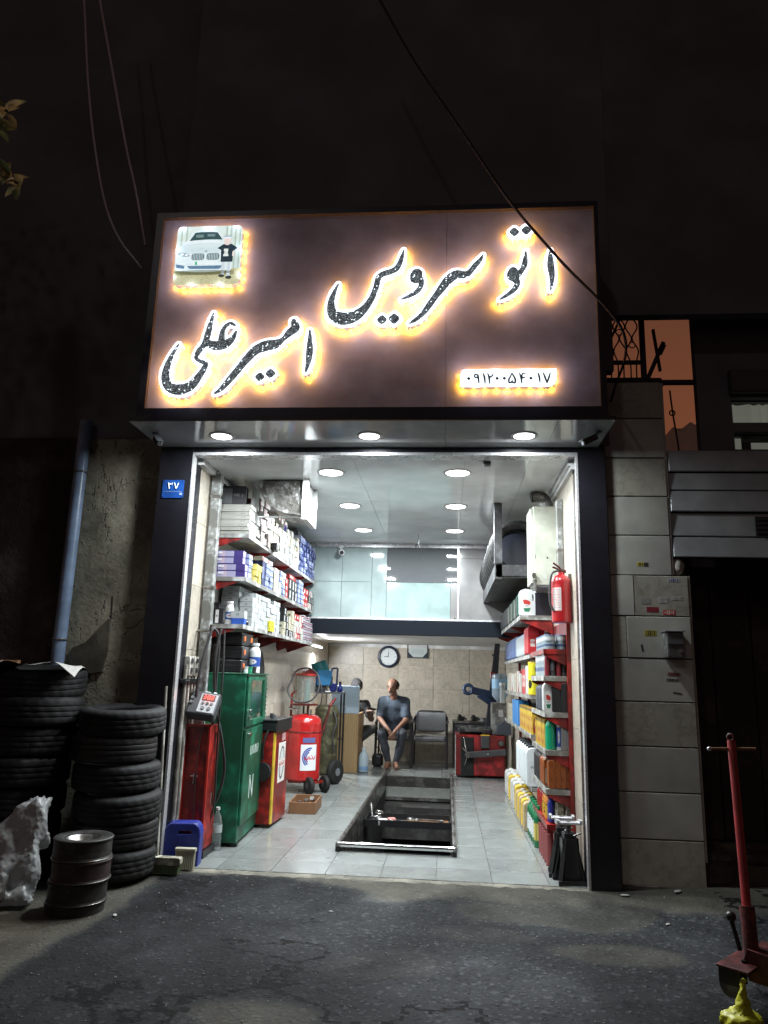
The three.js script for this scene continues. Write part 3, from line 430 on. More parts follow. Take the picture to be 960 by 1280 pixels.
    // digits, drawn as pen strokes in a cell 1 wide 1 high
    const D = { 0: [[[0.5, 0.5, 0.13], [0.52, 0.48, 0.13]]], 9: [[[0.62, 0.78, 0.06], [0.4, 0.86, 0.06], [0.3, 0.68, 0.06], [0.46, 0.56, 0.06], [0.64, 0.64, 0.06]], [[0.62, 0.8, 0.07], [0.66, 0.5, 0.085], [0.72, 0.06, 0.05]]], 1: [[[0.4, 0.95, 0.04], [0.52, 0.6, 0.085], [0.58, 0.06, 0.05]]], 2: [[[0.28, 0.95, 0.04], [0.4, 0.6, 0.085], [0.46, 0.06, 0.05]], [[0.34, 0.72, 0.05], [0.52, 0.62, 0.07], [0.72, 0.76, 0.06], [0.78, 0.95, 0.04]]], 5: [[[0.5, 0.95, 0.04], [0.38, 0.68, 0.06], [0.2, 0.34, 0.08], [0.26, 0.1, 0.08], [0.44, 0.14, 0.07], [0.5, 0.3, 0.05]], [[0.5, 0.92, 0.05], [0.66, 0.66, 0.07], [0.8, 0.34, 0.085], [0.74, 0.1, 0.08], [0.56, 0.12, 0.07], [0.5, 0.3, 0.05]]], 4: [[[0.28, 0.95, 0.04], [0.42, 0.55, 0.085], [0.48, 0.06, 0.05]], [[0.34, 0.66, 0.05], [0.5, 0.52, 0.06], [0.74, 0.56, 0.06]], [[0.8, 0.9, 0.05], [0.6, 0.92, 0.06], [0.5, 0.74, 0.06], [0.52, 0.54, 0.06]]], 7: [[[0.2, 0.95, 0.045], [0.36, 0.5, 0.085], [0.52, 0.07, 0.05]], [[0.84, 0.95, 0.045], [0.68, 0.5, 0.085], [0.52, 0.07, 0.05]]], 3: [[[0.2, 0.95, 0.04], [0.34, 0.6, 0.085], [0.42, 0.06, 0.05]], [[0.26, 0.76, 0.05], [0.42, 0.66, 0.06], [0.54, 0.86, 0.05], [0.62, 0.68, 0.06], [0.8, 0.72, 0.055], [0.84, 0.95, 0.04]]] };
    const spots = [[0, 0.905], [9, 0.962], [1, 1.016], [2, 1.058], [0, 1.107], [0, 1.158], [5, 1.213], [4, 1.283], [0, 1.345], [1, 1.403], [7, 1.457]];
    const ink = mat([0.03, 0.04, 0.045], 0.5), h = 0.088, w = 0.078;
    for (const [d, cx] of spots) { const st = D[d].map((s) => s.map((p) => [cx + (p[0] - 0.5) * w, 3.459 + (p[1]) * h, p[2] * w])); obj('digit', ex(contours(st, 0, 0.0025).shapes, 0.002, zq + 0.0464), ink, pl); }
    const L = [s.getPoints(6).map((p) => [p.x, p.y])]; const dense = []; L[0].forEach((p, i) => { const q = L[0][(i + 1) % L[0].length], n = Math.max(1, Math.round(Math.hypot(q[0] - p[0], q[1] - p[1]) / 0.02)); for (let k = 0; k < n; k++) dense.push([mixn(p[0], q[0], k / n), mixn(p[1], q[1], k / n)]); });
    const LL = [dense]; LL.sign = 1; halo(LL, pl, 0.06); }
  // picture plaque: white car and a child
  { const X = -1.093, Y = 4.532, w = 0.515, h = 0.50, s = rrect(w, h, 0.045, X, Y);
    const pl = obj('picture_plaque', ext(s, 0.05).translate(0, 0, zq), side, sign);
    const pic = canvasTex(512, 496, (c, W, H) => {
      const g = c.createLinearGradient(0, 0, 0, H * 0.75); g.addColorStop(0, '#d6e4da'); g.addColorStop(1, '#c7d6cf'); c.fillStyle = g; c.fillRect(0, 0, W, H);
      c.fillStyle = '#a9bda8'; for (const x of [30, 70, 385, 420, 455, 490]) c.fillRect(x, 0, 13, 370);
      c.fillStyle = '#b9b68c'; c.fillRect(0, 360, W, 140); c.fillStyle = '#8d8a63'; c.fillRect(0, 375, 470, 40);
      c.fillStyle = '#dfeeee'; c.beginPath(); c.moveTo(10, 372); c.lineTo(6, 240); c.quadraticCurveTo(20, 160, 80, 128); c.lineTo(130, 44); c.quadraticCurveTo(230, 20, 330, 44); c.lineTo(380, 128); c.quadraticCurveTo(440, 150, 450, 240); c.lineTo(446, 372); c.quadraticCurveTo(230, 410, 10, 372); c.fill();
      c.fillStyle = '#2f4b4c'; c.beginPath(); c.moveTo(100, 124); c.lineTo(142, 54); c.quadraticCurveTo(230, 42, 318, 54); c.lineTo(362, 118); c.quadraticCurveTo(230, 108, 100, 124); c.fill();
      c.fillStyle = '#6d8583'; c.fillRect(150, 70, 60, 26); c.fillRect(240, 68, 60, 20);
      c.strokeStyle = '#b4c8ca'; c.lineWidth = 4; c.beginPath(); c.moveTo(40, 170); c.quadraticCurveTo(230, 130, 420, 170); c.stroke();
      for (const x of [128, 246]) { c.fillStyle = '#5c7479'; c.beginPath(); c.roundRect(x, 232, 100, 56, 18); c.fill(); c.strokeStyle = '#dbe8ea'; c.lineWidth = 4; for (let i = 1; i < 8; i++) { c.beginPath(); c.moveTo(x + i * 12.5, 236); c.lineTo(x + i * 12.5, 284); c.stroke(); } }
      c.fillStyle = '#8fa6ad'; c.beginPath(); c.ellipse(64, 240, 50, 16, 0.2, 0, 7); c.fill(); c.fillStyle = '#eef6f8'; c.beginPath(); c.ellipse(50, 238, 16, 10, 0, 0, 7); c.ellipse(86, 244, 14, 9, 0, 0, 7); c.fill();
      c.fillStyle = '#9cb0b2'; c.beginPath(); c.arc(238, 214, 9, 0, 7); c.fill(); c.fillStyle = '#e8f2f2'; c.fillRect(160, 302, 150, 28); c.fillStyle = '#3bb07f'; c.fillRect(160, 302, 16, 28);
      c.fillStyle = '#5f7f9b'; c.beginPath(); c.moveTo(10, 320); c.lineTo(80, 334); c.lineTo(76, 360); c.lineTo(14, 350); c.fill(); c.beginPath(); c.moveTo(96, 336); c.lineTo(390, 336); c.lineTo(350, 366); c.lineTo(120, 362); c.fill();
      // the child
      c.fillStyle = '#c9d3d8'; c.fillRect(368, 310, 26, 110); c.fillRect(412, 310, 26, 120); c.fillStyle = '#33392f'; c.beginPath(); c.ellipse(374, 424, 24, 12, 0, 0, 7); c.ellipse(430, 438, 24, 14, 0, 0, 7); c.fill();
      c.fillStyle = '#22323a'; c.beginPath(); c.moveTo(326, 190); c.lineTo(370, 158); c.lineTo(436, 156); c.lineTo(486, 192); c.lineTo(452, 214); c.lineTo(452, 308); c.lineTo(360, 308); c.lineTo(356, 206); c.fill(); c.fillStyle = '#dfe8df'; c.fillRect(378, 196, 34, 22); c.fillRect(384, 216, 26, 30); c.fillRect(376, 240, 40, 20);
      c.fillStyle = '#e7d6cd'; c.beginPath(); c.ellipse(402, 130, 30, 36, 0, 0, 7); c.fill(); c.fillRect(446, 220, 16, 40); c.fillStyle = '#a7b7c6'; c.beginPath(); c.ellipse(402, 104, 38, 22, 0, 3.1, 6.4); c.fill(); c.fillStyle = '#e9f2f5'; c.fillRect(372, 96, 60, 12);
      const rp = RNG(8); for (let i = 0; i < 5200; i++) { const q = rp(); c.fillStyle = q > 0.5 ? `rgba(255,255,255,${0.03 + 0.07 * rp()})` : `rgba(30,45,45,${0.03 + 0.08 * rp()})`; c.fillRect(rp() * W, rp() * H, 2 + 9 * rp(), 2 + 5 * rp()); }
      const gg = c.createLinearGradient(0, 120, 0, 300); gg.addColorStop(0, 'rgba(255,255,255,0.35)'); gg.addColorStop(0.5, 'rgba(120,150,160,0.18)'); gg.addColorStop(1, 'rgba(255,255,255,0.05)'); c.fillStyle = gg; c.fillRect(10, 125, 330, 105);
      c.fillStyle = 'rgba(40,45,25,0.35)'; c.beginPath(); c.ellipse(225, 392, 225, 20, 0, 0, 7); c.fill(); for (let i = 0; i < 26; i++) { c.fillStyle = 'rgba(90,84,44,0.5)'; c.fillRect(rp() * W, 415 + rp() * 70, 5 + 14 * rp(), 3); }
    });
    pic.wrapS = pic.wrapT = THREE.ClampToEdgeWrapping;
    const face = new THREE.ExtrudeGeometry(s, { depth: 0.004, bevelEnabled: false, curveSegments: 8 }).translate(0, 0, zq + 0.0502), p = face.attributes.position, uv = face.attributes.uv;
    for (let i = 0; i < p.count; i++) uv.setXY(i, (p.getX(i) - X) / w + 0.5, (p.getY(i) - Y) / h + 0.5);
    const m = new THREE.MeshStandardMaterial({ map: pic, emissive: 0xffffff, emissiveMap: pic, emissiveIntensity: 0.85, roughness: 0.5 });
    obj('picture_light', face, m, pl, true);
    const pts = s.getPoints(4).map((q) => [q.x, q.y]), dense = []; pts.forEach((q, i) => { const e = pts[(i + 1) % pts.length], n = Math.max(1, Math.round(Math.hypot(e[0] - q[0], e[1] - q[1]) / 0.02)); for (let k = 0; k < n; k++) dense.push([mixn(q[0], e[0], k / n), mixn(q[1], e[1], k / n)]); });
    const LL = [dense]; LL.sign = 1; halo(LL, pl, 0.06); }
  for (const [x, l] of [[-1.0, 'left'], [0.16, 'middle'], [1.332, 'right']]) ringLamp('sign_downlight', `${l} round LED downlight under the sign box`, 'round LED downlights under the sign', x, 3.2, 0.32, 0.088, SOFFIT_L);
}
// street number plate, security cameras
{
  const np = thing('number_plate', 'blue enamel street number plate on the left black column', 'number plate', [-1.466, 2.845, 0.0335]);
  obj('plate', ext(rrect(0.178, 0.15, 0.008), 0.003), mat([0.02, 0.10, 0.42], 0.3, { map: T.cloud, size: 0.2 }), np);
  const w = mat(0.75, 0.4), st = (pts) => rod([pts[0], pts[1], 0.004], [pts[2], pts[3], 0.004], pts[4], 6);
  obj('digit', [st([-0.042, 0.052, -0.032, 0.0, 0.005]), st([-0.041, 0.04, -0.028, 0.034, 0.004]), st([-0.028, 0.034, -0.024, 0.05, 0.004]), st([-0.024, 0.036, -0.012, 0.036, 0.004]), st([-0.012, 0.036, -0.01, 0.052, 0.004])], w, np);
  obj('digit', [st([0.008, 0.052, 0.026, 0.0, 0.005]), st([0.044, 0.052, 0.026, 0.0, 0.005])], w, np);
  obj('line', [B(0.15, 0.0025, 0.001, 0, -0.022, 0.0042), B(0.022, 0.018, 0.001, 0.068, -0.042, 0.0042)], mat([0.35, 0.42, 0.5], 0.4), np);
  obj('screw', [-1, 1].flatMap((a) => [-1, 1].map((b) => C(0.004, 0.004, 0.003, 8, a * 0.079, b * 0.065, 0.004, 0, PI / 2))), M.chrome, np);
  const cam = (name, label, pos, aim) => {
    const t = thing(name, label, 'security camera', pos, 0, 'cameras under the sign soffit');
    obj('mount', [C(0.022, 0.026, 0.012, 14, 0, -0.006, 0), rod([0, -0.01, 0], [aim[0] * 0.05, -0.055, aim[2] * 0.05], 0.008)], M.grey, t);
    const a = V(...aim).normalize(), p = V(aim[0] * 0.05, -0.06, aim[2] * 0.05), q = p.clone().addScaledVector(a, 0.10), o = p.clone().addScaledVector(a, -0.03), f = q.clone().addScaledVector(a, 0.004);
    const b = obj('body', [bar(o.toArray(), q.toArray(), 0.048, 0.042, 0.008)], M.darkgrey, t); obj('visor', bar(o.clone().add(V(0, 0.026, 0)).toArray(), q.clone().addScaledVector(a, 0.02).add(V(0, 0.026, 0)).toArray(), 0.054, 0.005), M.grey, b); obj('lens', rod(q.toArray(), f.toArray(), 0.015, 14), M.chrome, b);
  };
  cam('security_camera', 'grey security camera under the left end of the sign', [-1.50, 3.199, 0.40], [0.5, -0.55, 0.62]);
  cam('security_camera', 'grey security camera under the right end of the sign', [1.86, 3.199, 0.42], [-0.85, -0.5, 0.35]);
}
// ================================================================ printed cartons and containers shared by the shelves
const scrib = (c, x, y, w, h, col) => { c.fillStyle = col; const r = RNG(Math.floor(x * 7 + y * 13 + w)); for (let i = 0; i < w; i += h * 0.7) if (r() > 0.18) c.fillRect(x + i, y + r() * h * 0.15, h * (0.25 + 0.3 * r()), h * (0.6 + 0.4 * r())); };
const P = (draw) => canvasTex(128, 64, draw);
const PT = {
  white: P((c, W, H) => { c.fillStyle = '#dcdcd2'; c.fillRect(0, 0, W, H); scrib(c, 30, 30, 46, 6, '#777'); c.strokeStyle = '#666'; c.lineWidth = 2; c.beginPath(); c.arc(104, 32, 7, 0, 7); c.stroke(); c.strokeStyle = '#b9b9ae'; c.strokeRect(1, 1, W - 2, H - 2); }),
  whiteSmall: P((c, W, H) => { c.fillStyle = '#d3d8d8'; c.fillRect(0, 0, W, H); c.fillStyle = '#4d565a'; c.fillRect(52, 22, 24, 18); c.fillStyle = '#dfe4e4'; c.fillRect(57, 26, 14, 9); c.strokeStyle = '#a7adad'; c.lineWidth = 3; c.strokeRect(1, 1, W - 2, H - 2); }),
  redStripe: P((c, W, H) => { c.fillStyle = '#e4e1da'; c.fillRect(0, 0, W, H); c.fillStyle = '#b5222c'; c.beginPath(); c.moveTo(20, 0); c.lineTo(44, 0); c.lineTo(22, H); c.lineTo(-2, H); c.fill(); c.beginPath(); c.moveTo(56, 0); c.lineTo(66, 0); c.lineTo(44, H); c.lineTo(34, H); c.fill(); scrib(c, 74, 24, 40, 7, '#888'); }),
  lilac: P((c, W, H) => { c.fillStyle = '#3a2a7a'; c.fillRect(0, 0, W, H); c.fillStyle = '#a9a6c6'; c.fillRect(14, 4, 76, H - 10); c.fillStyle = '#c9b3c4'; c.fillRect(36, 4, 16, H - 10); c.fillStyle = '#e4e2ea'; c.fillRect(16, 10, 24, 20); scrib(c, 18, 34, 20, 6, '#333'); }),
  yellow: P((c, W, H) => { c.fillStyle = '#d8c869'; c.fillRect(0, 0, W, H); c.strokeStyle = '#a3923e'; c.lineWidth = 3; c.strokeRect(1, 1, W - 2, H - 2); scrib(c, 24, 26, 60, 10, '#8b7d33'); }),
  blueWhite: P((c, W, H) => { c.fillStyle = '#b9c3da'; c.fillRect(0, 0, W, H); c.fillStyle = '#2e3f97'; c.fillRect(0, 40, W, 14); c.fillRect(0, 0, 16, H); scrib(c, 30, 14, 60, 12, '#41519f'); }),
  navy: P((c, W, H) => { c.fillStyle = '#1d2658'; c.fillRect(0, 0, W, H); c.fillStyle = '#8d9ac4'; c.fillRect(22, 14, 46, 30); scrib(c, 26, 22, 36, 10, '#26306a'); c.fillStyle = '#2f3f8e'; c.fillRect(80, 0, 16, H); }),
  redBox: P((c, W, H) => { c.fillStyle = '#c3262a'; c.fillRect(0, 0, W, H); c.fillStyle = '#e6dcd6'; c.fillRect(10, 16, 60, 30); scrib(c, 16, 24, 48, 11, '#a22'); c.fillStyle = '#7c1418'; c.fillRect(96, 0, 32, H); }),
  blackWhite: P((c, W, H) => { c.fillStyle = '#1a1a1d'; c.fillRect(0, 0, W, H); c.fillStyle = '#d8d8d4'; c.fillRect(44, 6, 36, H - 12); scrib(c, 50, 26, 24, 9, '#333'); }),
  cream: P((c, W, H) => { c.fillStyle = '#d2cbb4'; c.fillRect(0, 0, W, H); c.fillStyle = '#4b5a45'; c.fillRect(92, 30, 20, 20); scrib(c, 16, 14, 60, 8, '#6d6a58'); }),
  pinkPurple: P((c, W, H) => { c.fillStyle = '#dcd6da'; c.fillRect(0, 0, W, H); c.fillStyle = '#8a2a55'; c.fillRect(0, 12, W, 12); c.fillStyle = '#3c3a6c'; c.fillRect(0, 38, W, 12); scrib(c, 20, 26, 70, 9, '#a33'); }),
  yellowBlack: P((c, W, H) => { c.fillStyle = '#e6dc2e'; c.fillRect(0, 0, W, H); c.fillStyle = '#26261c'; for (const [x, y] of [[20, 14], [70, 12], [100, 40], [40, 44], [8, 50]]) { c.beginPath(); c.arc(x, y, 9, 0, 7); c.fill(); } c.fillRect(48, 26, 34, 8); }),
  blackGrey: P((c, W, H) => { c.fillStyle = '#232327'; c.fillRect(0, 0, W, H); c.fillStyle = '#595a5e'; c.fillRect(6, 8, 50, 46); scrib(c, 66, 22, 50, 12, '#77777a'); }),
  yellowRed: P((c, W, H) => { c.fillStyle = '#d6b62c'; c.fillRect(0, 0, W, H); c.fillStyle = '#a3262a'; c.beginPath(); c.ellipse(64, 40, 46, 20, -0.2, 0, 7); c.fill(); c.fillStyle = '#e0c440'; scrib(c, 28, 30, 70, 18, '#e7cf58'); c.fillStyle = '#7d5f16'; c.fillRect(0, 0, W, 8); }),
  silver: P((c, W, H) => { c.fillStyle = '#9fb0b5'; c.fillRect(0, 0, W, H); c.fillStyle = '#dfe6e8'; c.fillRect(0, 8, W, 14); c.fillStyle = '#3b5a86'; c.fillRect(0, 40, W, 10); scrib(c, 16, 26, 90, 8, '#39434a'); }),
  blueLabel: P((c, W, H) => { c.fillStyle = '#d9dedd'; c.fillRect(0, 0, W, H); c.fillStyle = '#2a4fa0'; c.fillRect(0, 8, W, 48); c.fillStyle = '#dfe6ee'; c.beginPath(); c.ellipse(64, 32, 30, 16, 0, 0, 7); c.fill(); scrib(c, 44, 28, 40, 9, '#b33'); }),
  redGreen: P((c, W, H) => { c.fillStyle = '#e6e6e2'; c.fillRect(0, 0, W, H); c.fillStyle = '#c8322e'; c.beginPath(); c.moveTo(20, 6); c.quadraticCurveTo(70, 0, 110, 16); c.lineTo(100, 28); c.lineTo(30, 24); c.fill(); c.fillStyle = '#1f7a55'; c.beginPath(); c.moveTo(24, 44); c.lineTo(110, 42); c.lineTo(92, 60); c.lineTo(40, 60); c.fill(); scrib(c, 46, 30, 40, 7, '#777'); }),
  greenDrop: P((c, W, H) => { c.fillStyle = '#e3e8e8'; c.fillRect(0, 0, W, H); c.fillStyle = '#3b5a26'; c.beginPath(); c.ellipse(84, 44, 26, 16, 0.4, 0, 7); c.fill(); c.fillStyle = '#b8c83c'; c.beginPath(); c.ellipse(92, 50, 14, 9, 0, 0, 7); c.fill(); scrib(c, 20, 14, 50, 9, '#8fa3a8'); }),
};
const PM = {}; for (const k in PT) PM[k] = new THREE.MeshStandardMaterial({ map: PT[k], roughness: 0.5, color: lin(/white|redStripe|blueWhite|cream|silver|pink/.test(k) ? 0.56 : 0.74) });
const plain = (c) => mat(c, 0.45, { map: T.cloud, size: 0.15 });
const unitBox = clean(new RoundedBoxGeometry(1, 1, 1, 1, 0.02)); { const g = clean(new THREE.BoxGeometry(1, 1, 1)); PT.geo = g; }
function carton(w, h, d, x, y, z, ry, pm, label, group, cat = 'box', name = 'carton') {
  const m = new THREE.Mesh(PT.geo, pm); m.name = numbered(name); m.scale.set(w, h, d); m.position.set(x, y + h / 2, z); m.rotation.y = ry; m.castShadow = m.receiveShadow = true; scene.add(m); return tag(m, label, cat, group);
}
const rs = RNG(404), js = (a) => (rs() - 0.5) * 2 * a;
function pile({ x, dx, z0, z1, cols, y, rows, h, pm, label, group, miss = 0, jx = 0.006, jr = 0.03, cat, lean = 0 }) {
  const dz = (z0 - z1) / cols;
  for (let c = 0; c < cols; c++) { const n = rows - (rs() < miss ? 1 : 0); for (let r = 0; r < n; r++) carton(dx * (0.97 + 0.03 * rs()), h * 0.965, dz * 0.93, x - dx / 2 + js(jx), y + r * h, z0 - dz * (c + 0.5) + js(0.003), js(jr) + lean, Array.isArray(pm) ? pm[Math.floor(rs() * pm.length)] : pm, label, group, cat); }
}
// ================================================================ left wall shelves
const SH = [2.60, 2.215, 1.805], XF = -0.99;
{
  const t = thing('wall_shelf', 'long left wall shelf unit with three boards on red brackets', 'shelf');
  const board = mat([0.50, 0.52, 0.53], 0.45, { map: T.grime, size: 0.8 });
  SH.forEach((y, i) => { obj('shelf', [BB(XL + 0.012, XF, y - 0.012, y, -3.97, -0.60), BB(XF - 0.002, XF + 0.002, y - 0.034, y + 0.004, -3.97, -0.598), BB(XL + 0.012, XF, y - 0.034, y + 0.003, -0.602, -0.598)], board, t);
    for (const z of [-0.612, -1.55, -2.45, -3.35, -3.93]) obj('bracket', ext([[0, 0], [0.30, 0], [0.30, -0.014], [0.02, -0.115], [0, -0.115]], 0.004).translate(XL + 0.012, y - 0.014, z), M.red, t); });
  for (const z of [-0.62, -1.55, -2.45, -3.35, -3.93]) obj('upright', B(0.02, 1.22, 0.04, XL + 0.012, 2.31, z), M.redDark, t);
  obj('back_panel', BB(XL + 0.001, XL + 0.006, 1.66, 2.9, -3.95, -0.62), mat([0.52, 0.52, 0.50], 0.6), t);
  const post = thing('steel_post', 'pale galvanised steel post on the left wall beside the shelf ends', 'post', [-1.265, 0, -0.47]);
  obj('post', CB(0.085, 3.1, 0.07, 0.006, 0, 1.56, 0), M.galv, post); obj('clip', [CB(0.1, 0.03, 0.08, 0.004, 0, 2.1, 0)], M.steel, post); obj('clip', [CB(0.1, 0.03, 0.08, 0.004, 0, 2.9, 0)], M.steel, post);
}
// top shelf
{
  const y = SH[0];
  for (let k = 0; k < 8; k++) carton(0.315 + js(0.008), 0.033, 0.20, -1.155 + js(0.014), y + 0.001 + k * 0.0342, -0.715 + js(0.01), js(0.03), PM.white, 'long flat white carton in the nearest stack on the top shelf', 'flat white cartons at the near end of the top shelf');
  for (let k = 0; k < 7; k++) carton(0.30 + js(0.01), 0.036, 0.19, -1.16 + js(0.012), y + 0.001 + k * 0.0372, -0.93 + js(0.01), js(0.03), PM.white, 'flat white filter carton in the second stack on the top shelf', 'flat white cartons in the second stack of the top shelf');
  carton(0.22, 0.20, 0.12, -1.20, y + 0.276, -0.80, 0.1, PM.blackGrey, 'dark patterned box standing on the flat white carton stack', null);
  carton(0.03, 0.22, 0.42, -1.05, y + 0.275, -1.05, 0.05, plain([0.62, 0.63, 0.6]), 'large pale flat carton leaning on edge above the top shelf stacks', null);
  pile({ x: XF, dx: 0.2, z0: -1.05, z1: -1.36, cols: 2, y, rows: 5, h: 0.062, pm: PM.redStripe, label: 'white box with red stripes piled on the top shelf', group: 'red striped white boxes on the top shelf', jr: 0.16, jx: 0.02 });
  for (let k = 0; k < 4; k++) carton(0.17, 0.06, 0.11, XF - 0.10 + js(0.02), y + 0.315 + (k >> 1) * 0.062, -1.12 - (k % 2) * 0.14, js(0.25), PM.redStripe, 'red striped white box tossed on top of the striped pile', 'red striped boxes tossed on the pile');
  pile({ x: XF, dx: 0.2, z0: -1.38, z1: -1.78, cols: 3, y, rows: 5, h: 0.066, pm: [PM.white, PM.cream], label: 'small pale cream box in the middle of the top shelf', group: 'pale cream boxes in the middle of the top shelf', jr: 0.06, jx: 0.012, miss: 0.3 });
  carton(0.14, 0.075, 0.12, XF - 0.02, y, -1.5, 0.1, PM.blackGrey, 'small dark grey box at the front edge of the top shelf', null);
  for (let k = 0; k < 5; k++) carton(0.2, 0.05, 0.09, XF - 0.09 + js(0.02), y + 0.345 + (k % 2) * 0.05, -1.62 - k * 0.09, js(0.2), PM.redStripe, 'red and white box lying loose on top of the cream boxes', 'loose red and white boxes on the cream boxes');
  pile({ x: XF, dx: 0.18, z0: -1.80, z1: -2.85, cols: 8, y, rows: 6, h: 0.062, pm: [PM.white, PM.white, PM.whiteSmall, PM.cream], label: 'small white filter box in the tall stacks of the top shelf', group: 'small white filter boxes in tall stacks on the top shelf', jr: 0.05, jx: 0.012, miss: 0.5 });
  carton(0.10, 0.05, 0.10, XF - 0.03, y + 0.31, -1.99, 0.2, plain([0.03, 0.04, 0.3]), 'little blue box lying on the white boxes of the top shelf', null);
  pile({ x: XF, dx: 0.2, z0: -2.88, z1: -3.9, cols: 7, y, rows: 6, h: 0.072, pm: [PM.navy, PM.navy, PM.blueWhite], label: 'navy blue filter box in the far stacks of the top shelf', group: 'navy blue boxes at the far end of the top shelf', jr: 0.05, jx: 0.01, miss: 0.3 });
  carton(0.24, 0.05, 0.6, -1.15, y + 0.44, -3.2, 0, plain([0.06, 0.062, 0.07]), 'long flat dark box lying on the navy boxes', null);
}
// second shelf
{
  const y = SH[1];
  for (let k = 0; k < 4; k++) carton(0.275, 0.058, 0.12, -1.155 + (k < 2 ? 0.01 : -0.015), y + k * 0.06, -0.675, js(0.02), PM.lilac, 'purple and lilac carton in the near stack of the middle shelf', 'purple cartons at the near end of the middle shelf');
  for (let k = 0; k < 4; k++) carton(0.26, 0.056, 0.12, -1.14 + js(0.01), y + k * 0.058, -0.81, js(0.03), PM.blueWhite, 'pale blue carton behind the purple stack on the middle shelf', 'pale blue cartons behind the purple stack');
  pile({ x: XF, dx: 0.16, z0: -0.90, z1: -1.12, cols: 2, y, rows: 4, h: 0.056, pm: PM.yellow, label: 'small yellow box stacked on the middle shelf', group: 'yellow boxes on the middle shelf', jr: 0.08, jx: 0.012, miss: 0.5 });
  pile({ x: XF, dx: 0.17, z0: -1.15, z1: -1.27, cols: 1, y, rows: 1, h: 0.24, pm: PM.navy, label: 'upright navy blue box beside the yellow boxes', group: null });
  pile({ x: XF, dx: 0.17, z0: -1.28, z1: -1.62, cols: 2, y, rows: 4, h: 0.058, pm: PM.blueWhite, label: 'white and blue box stacked on the middle shelf', group: 'white and blue boxes on the middle shelf', jr: 0.05 });
  for (let k = 0; k < 2; k++) carton(0.16, 0.04, 0.2, XF - 0.08, y + 0.236, -1.24 - k * 0.21, js(0.1), PM.redStripe, 'red striped flat box lying across the blue boxes', 'red striped flat boxes across the blue boxes');
  pile({ x: XF, dx: 0.16, z0: -1.64, z1: -1.86, cols: 2, y, rows: 1, h: 0.25, pm: PM.cream, label: 'tall upright cream box on the middle shelf', group: 'tall cream boxes on the middle shelf' });
  pile({ x: XF, dx: 0.17, z0: -1.88, z1: -2.18, cols: 2, y, rows: 4, h: 0.062, pm: [PM.whiteSmall, PM.blueWhite], label: 'white box with blue print beside the tall cream boxes', group: 'white boxes with blue print on the middle shelf' });
  pile({ x: XF, dx: 0.16, z0: -2.2, z1: -2.34, cols: 1, y, rows: 3, h: 0.07, pm: PM.redBox, label: 'small red box in the low stack of the middle shelf', group: 'small red boxes in the middle shelf stack' });
  pile({ x: XF, dx: 0.18, z0: -2.36, z1: -2.86, cols: 3, y, rows: 2, h: 0.115, pm: PM.blackWhite, label: 'black box with white panel on the middle shelf', group: 'black and white boxes on the middle shelf', jr: 0.02 });
  carton(0.17, 0.045, 0.4, XF - 0.09, y + 0.232, -2.58, 0.02, PM.redBox, 'long red box lying on the black and white boxes', null);
  pile({ x: XF, dx: 0.18, z0: -2.88, z1: -3.22, cols: 2, y, rows: 5, h: 0.056, pm: PM.blueWhite, label: 'blue and white box toward the far end of the middle shelf', group: 'blue and white boxes far along the middle shelf' });
  pile({ x: XF, dx: 0.17, z0: -3.24, z1: -3.54, cols: 2, y, rows: 3, h: 0.075, pm: PM.redBox, label: 'bright red box toward the far end of the middle shelf', group: 'red boxes far along the middle shelf' });
  pile({ x: XF, dx: 0.17, z0: -3.56, z1: -3.92, cols: 3, y, rows: 3, h: 0.078, pm: [PM.blackWhite, PM.redStripe], label: 'black or red striped box at the far end of the middle shelf', group: 'last boxes of the middle shelf' });
}
// bottom shelf
const bottleG = {};
function roundBottle(name, label, cat, x, y, z, r, h, bm, cm, lm, group, neck = 0.3) {
  const t = thing(name, label, cat, [x, y, z], rs() * 6, group), k = [r, h, neck].join();
  const g = bottleG[k] ??= [boxUV(clean(lathe([[0, 0], [r * 0.94, 0], [r, h * 0.03], [r, h * 0.70], [r * 0.85, h * 0.78], [r * neck, h * 0.88], [r * neck, h * 0.92], [0, h * 0.92]], 18))), boxUV(clean(C(r * neck * 1.25, r * neck * 1.25, h * 0.09, 14, 0, h * 0.955, 0))), clean(new THREE.CylinderGeometry(r * 1.012, r * 1.012, h * 0.42, 18, 1, true).translate(0, h * 0.38, 0))];
  const put = (n, gg, m) => { const o = new THREE.Mesh(gg, m); o.name = n; o.castShadow = o.receiveShadow = true; t.add(o); }; put('body', g[0], bm); put('cap', g[1], cm); if (lm) put('label', g[2], lm); return t;
}
function can(name, label, cat, x, y, z, r, h, bm, lm, group) { const t = thing(name, label, cat, [x, y, z], rs() * 6, group), k = 'c' + r + h; const g = bottleG[k] ??= [clean(new THREE.CylinderGeometry(r, r, h * 0.94, 18, 1, true).translate(0, h / 2, 0)), boxUV(clean(lathe([[r, h * 0.97], [r * 1.03, h * 0.97], [r * 1.03, h], [r * 0.92, h], [r * 0.9, h * 0.98], [0, h * 0.98]], 18))), boxUV(clean(lathe([[0, 0.001], [r * 1.03, 0.001], [r * 1.03, h * 0.03], [r, h * 0.03]], 18)))];
  const put = (n, gg, m) => { const o = new THREE.Mesh(gg, m); o.name = n; o.castShadow = o.receiveShadow = true; t.add(o); }; put('body', g[0], lm ?? bm); put('lid', g[1], bm); put('base_rim', g[2], bm); return t; }
const jugG = {};
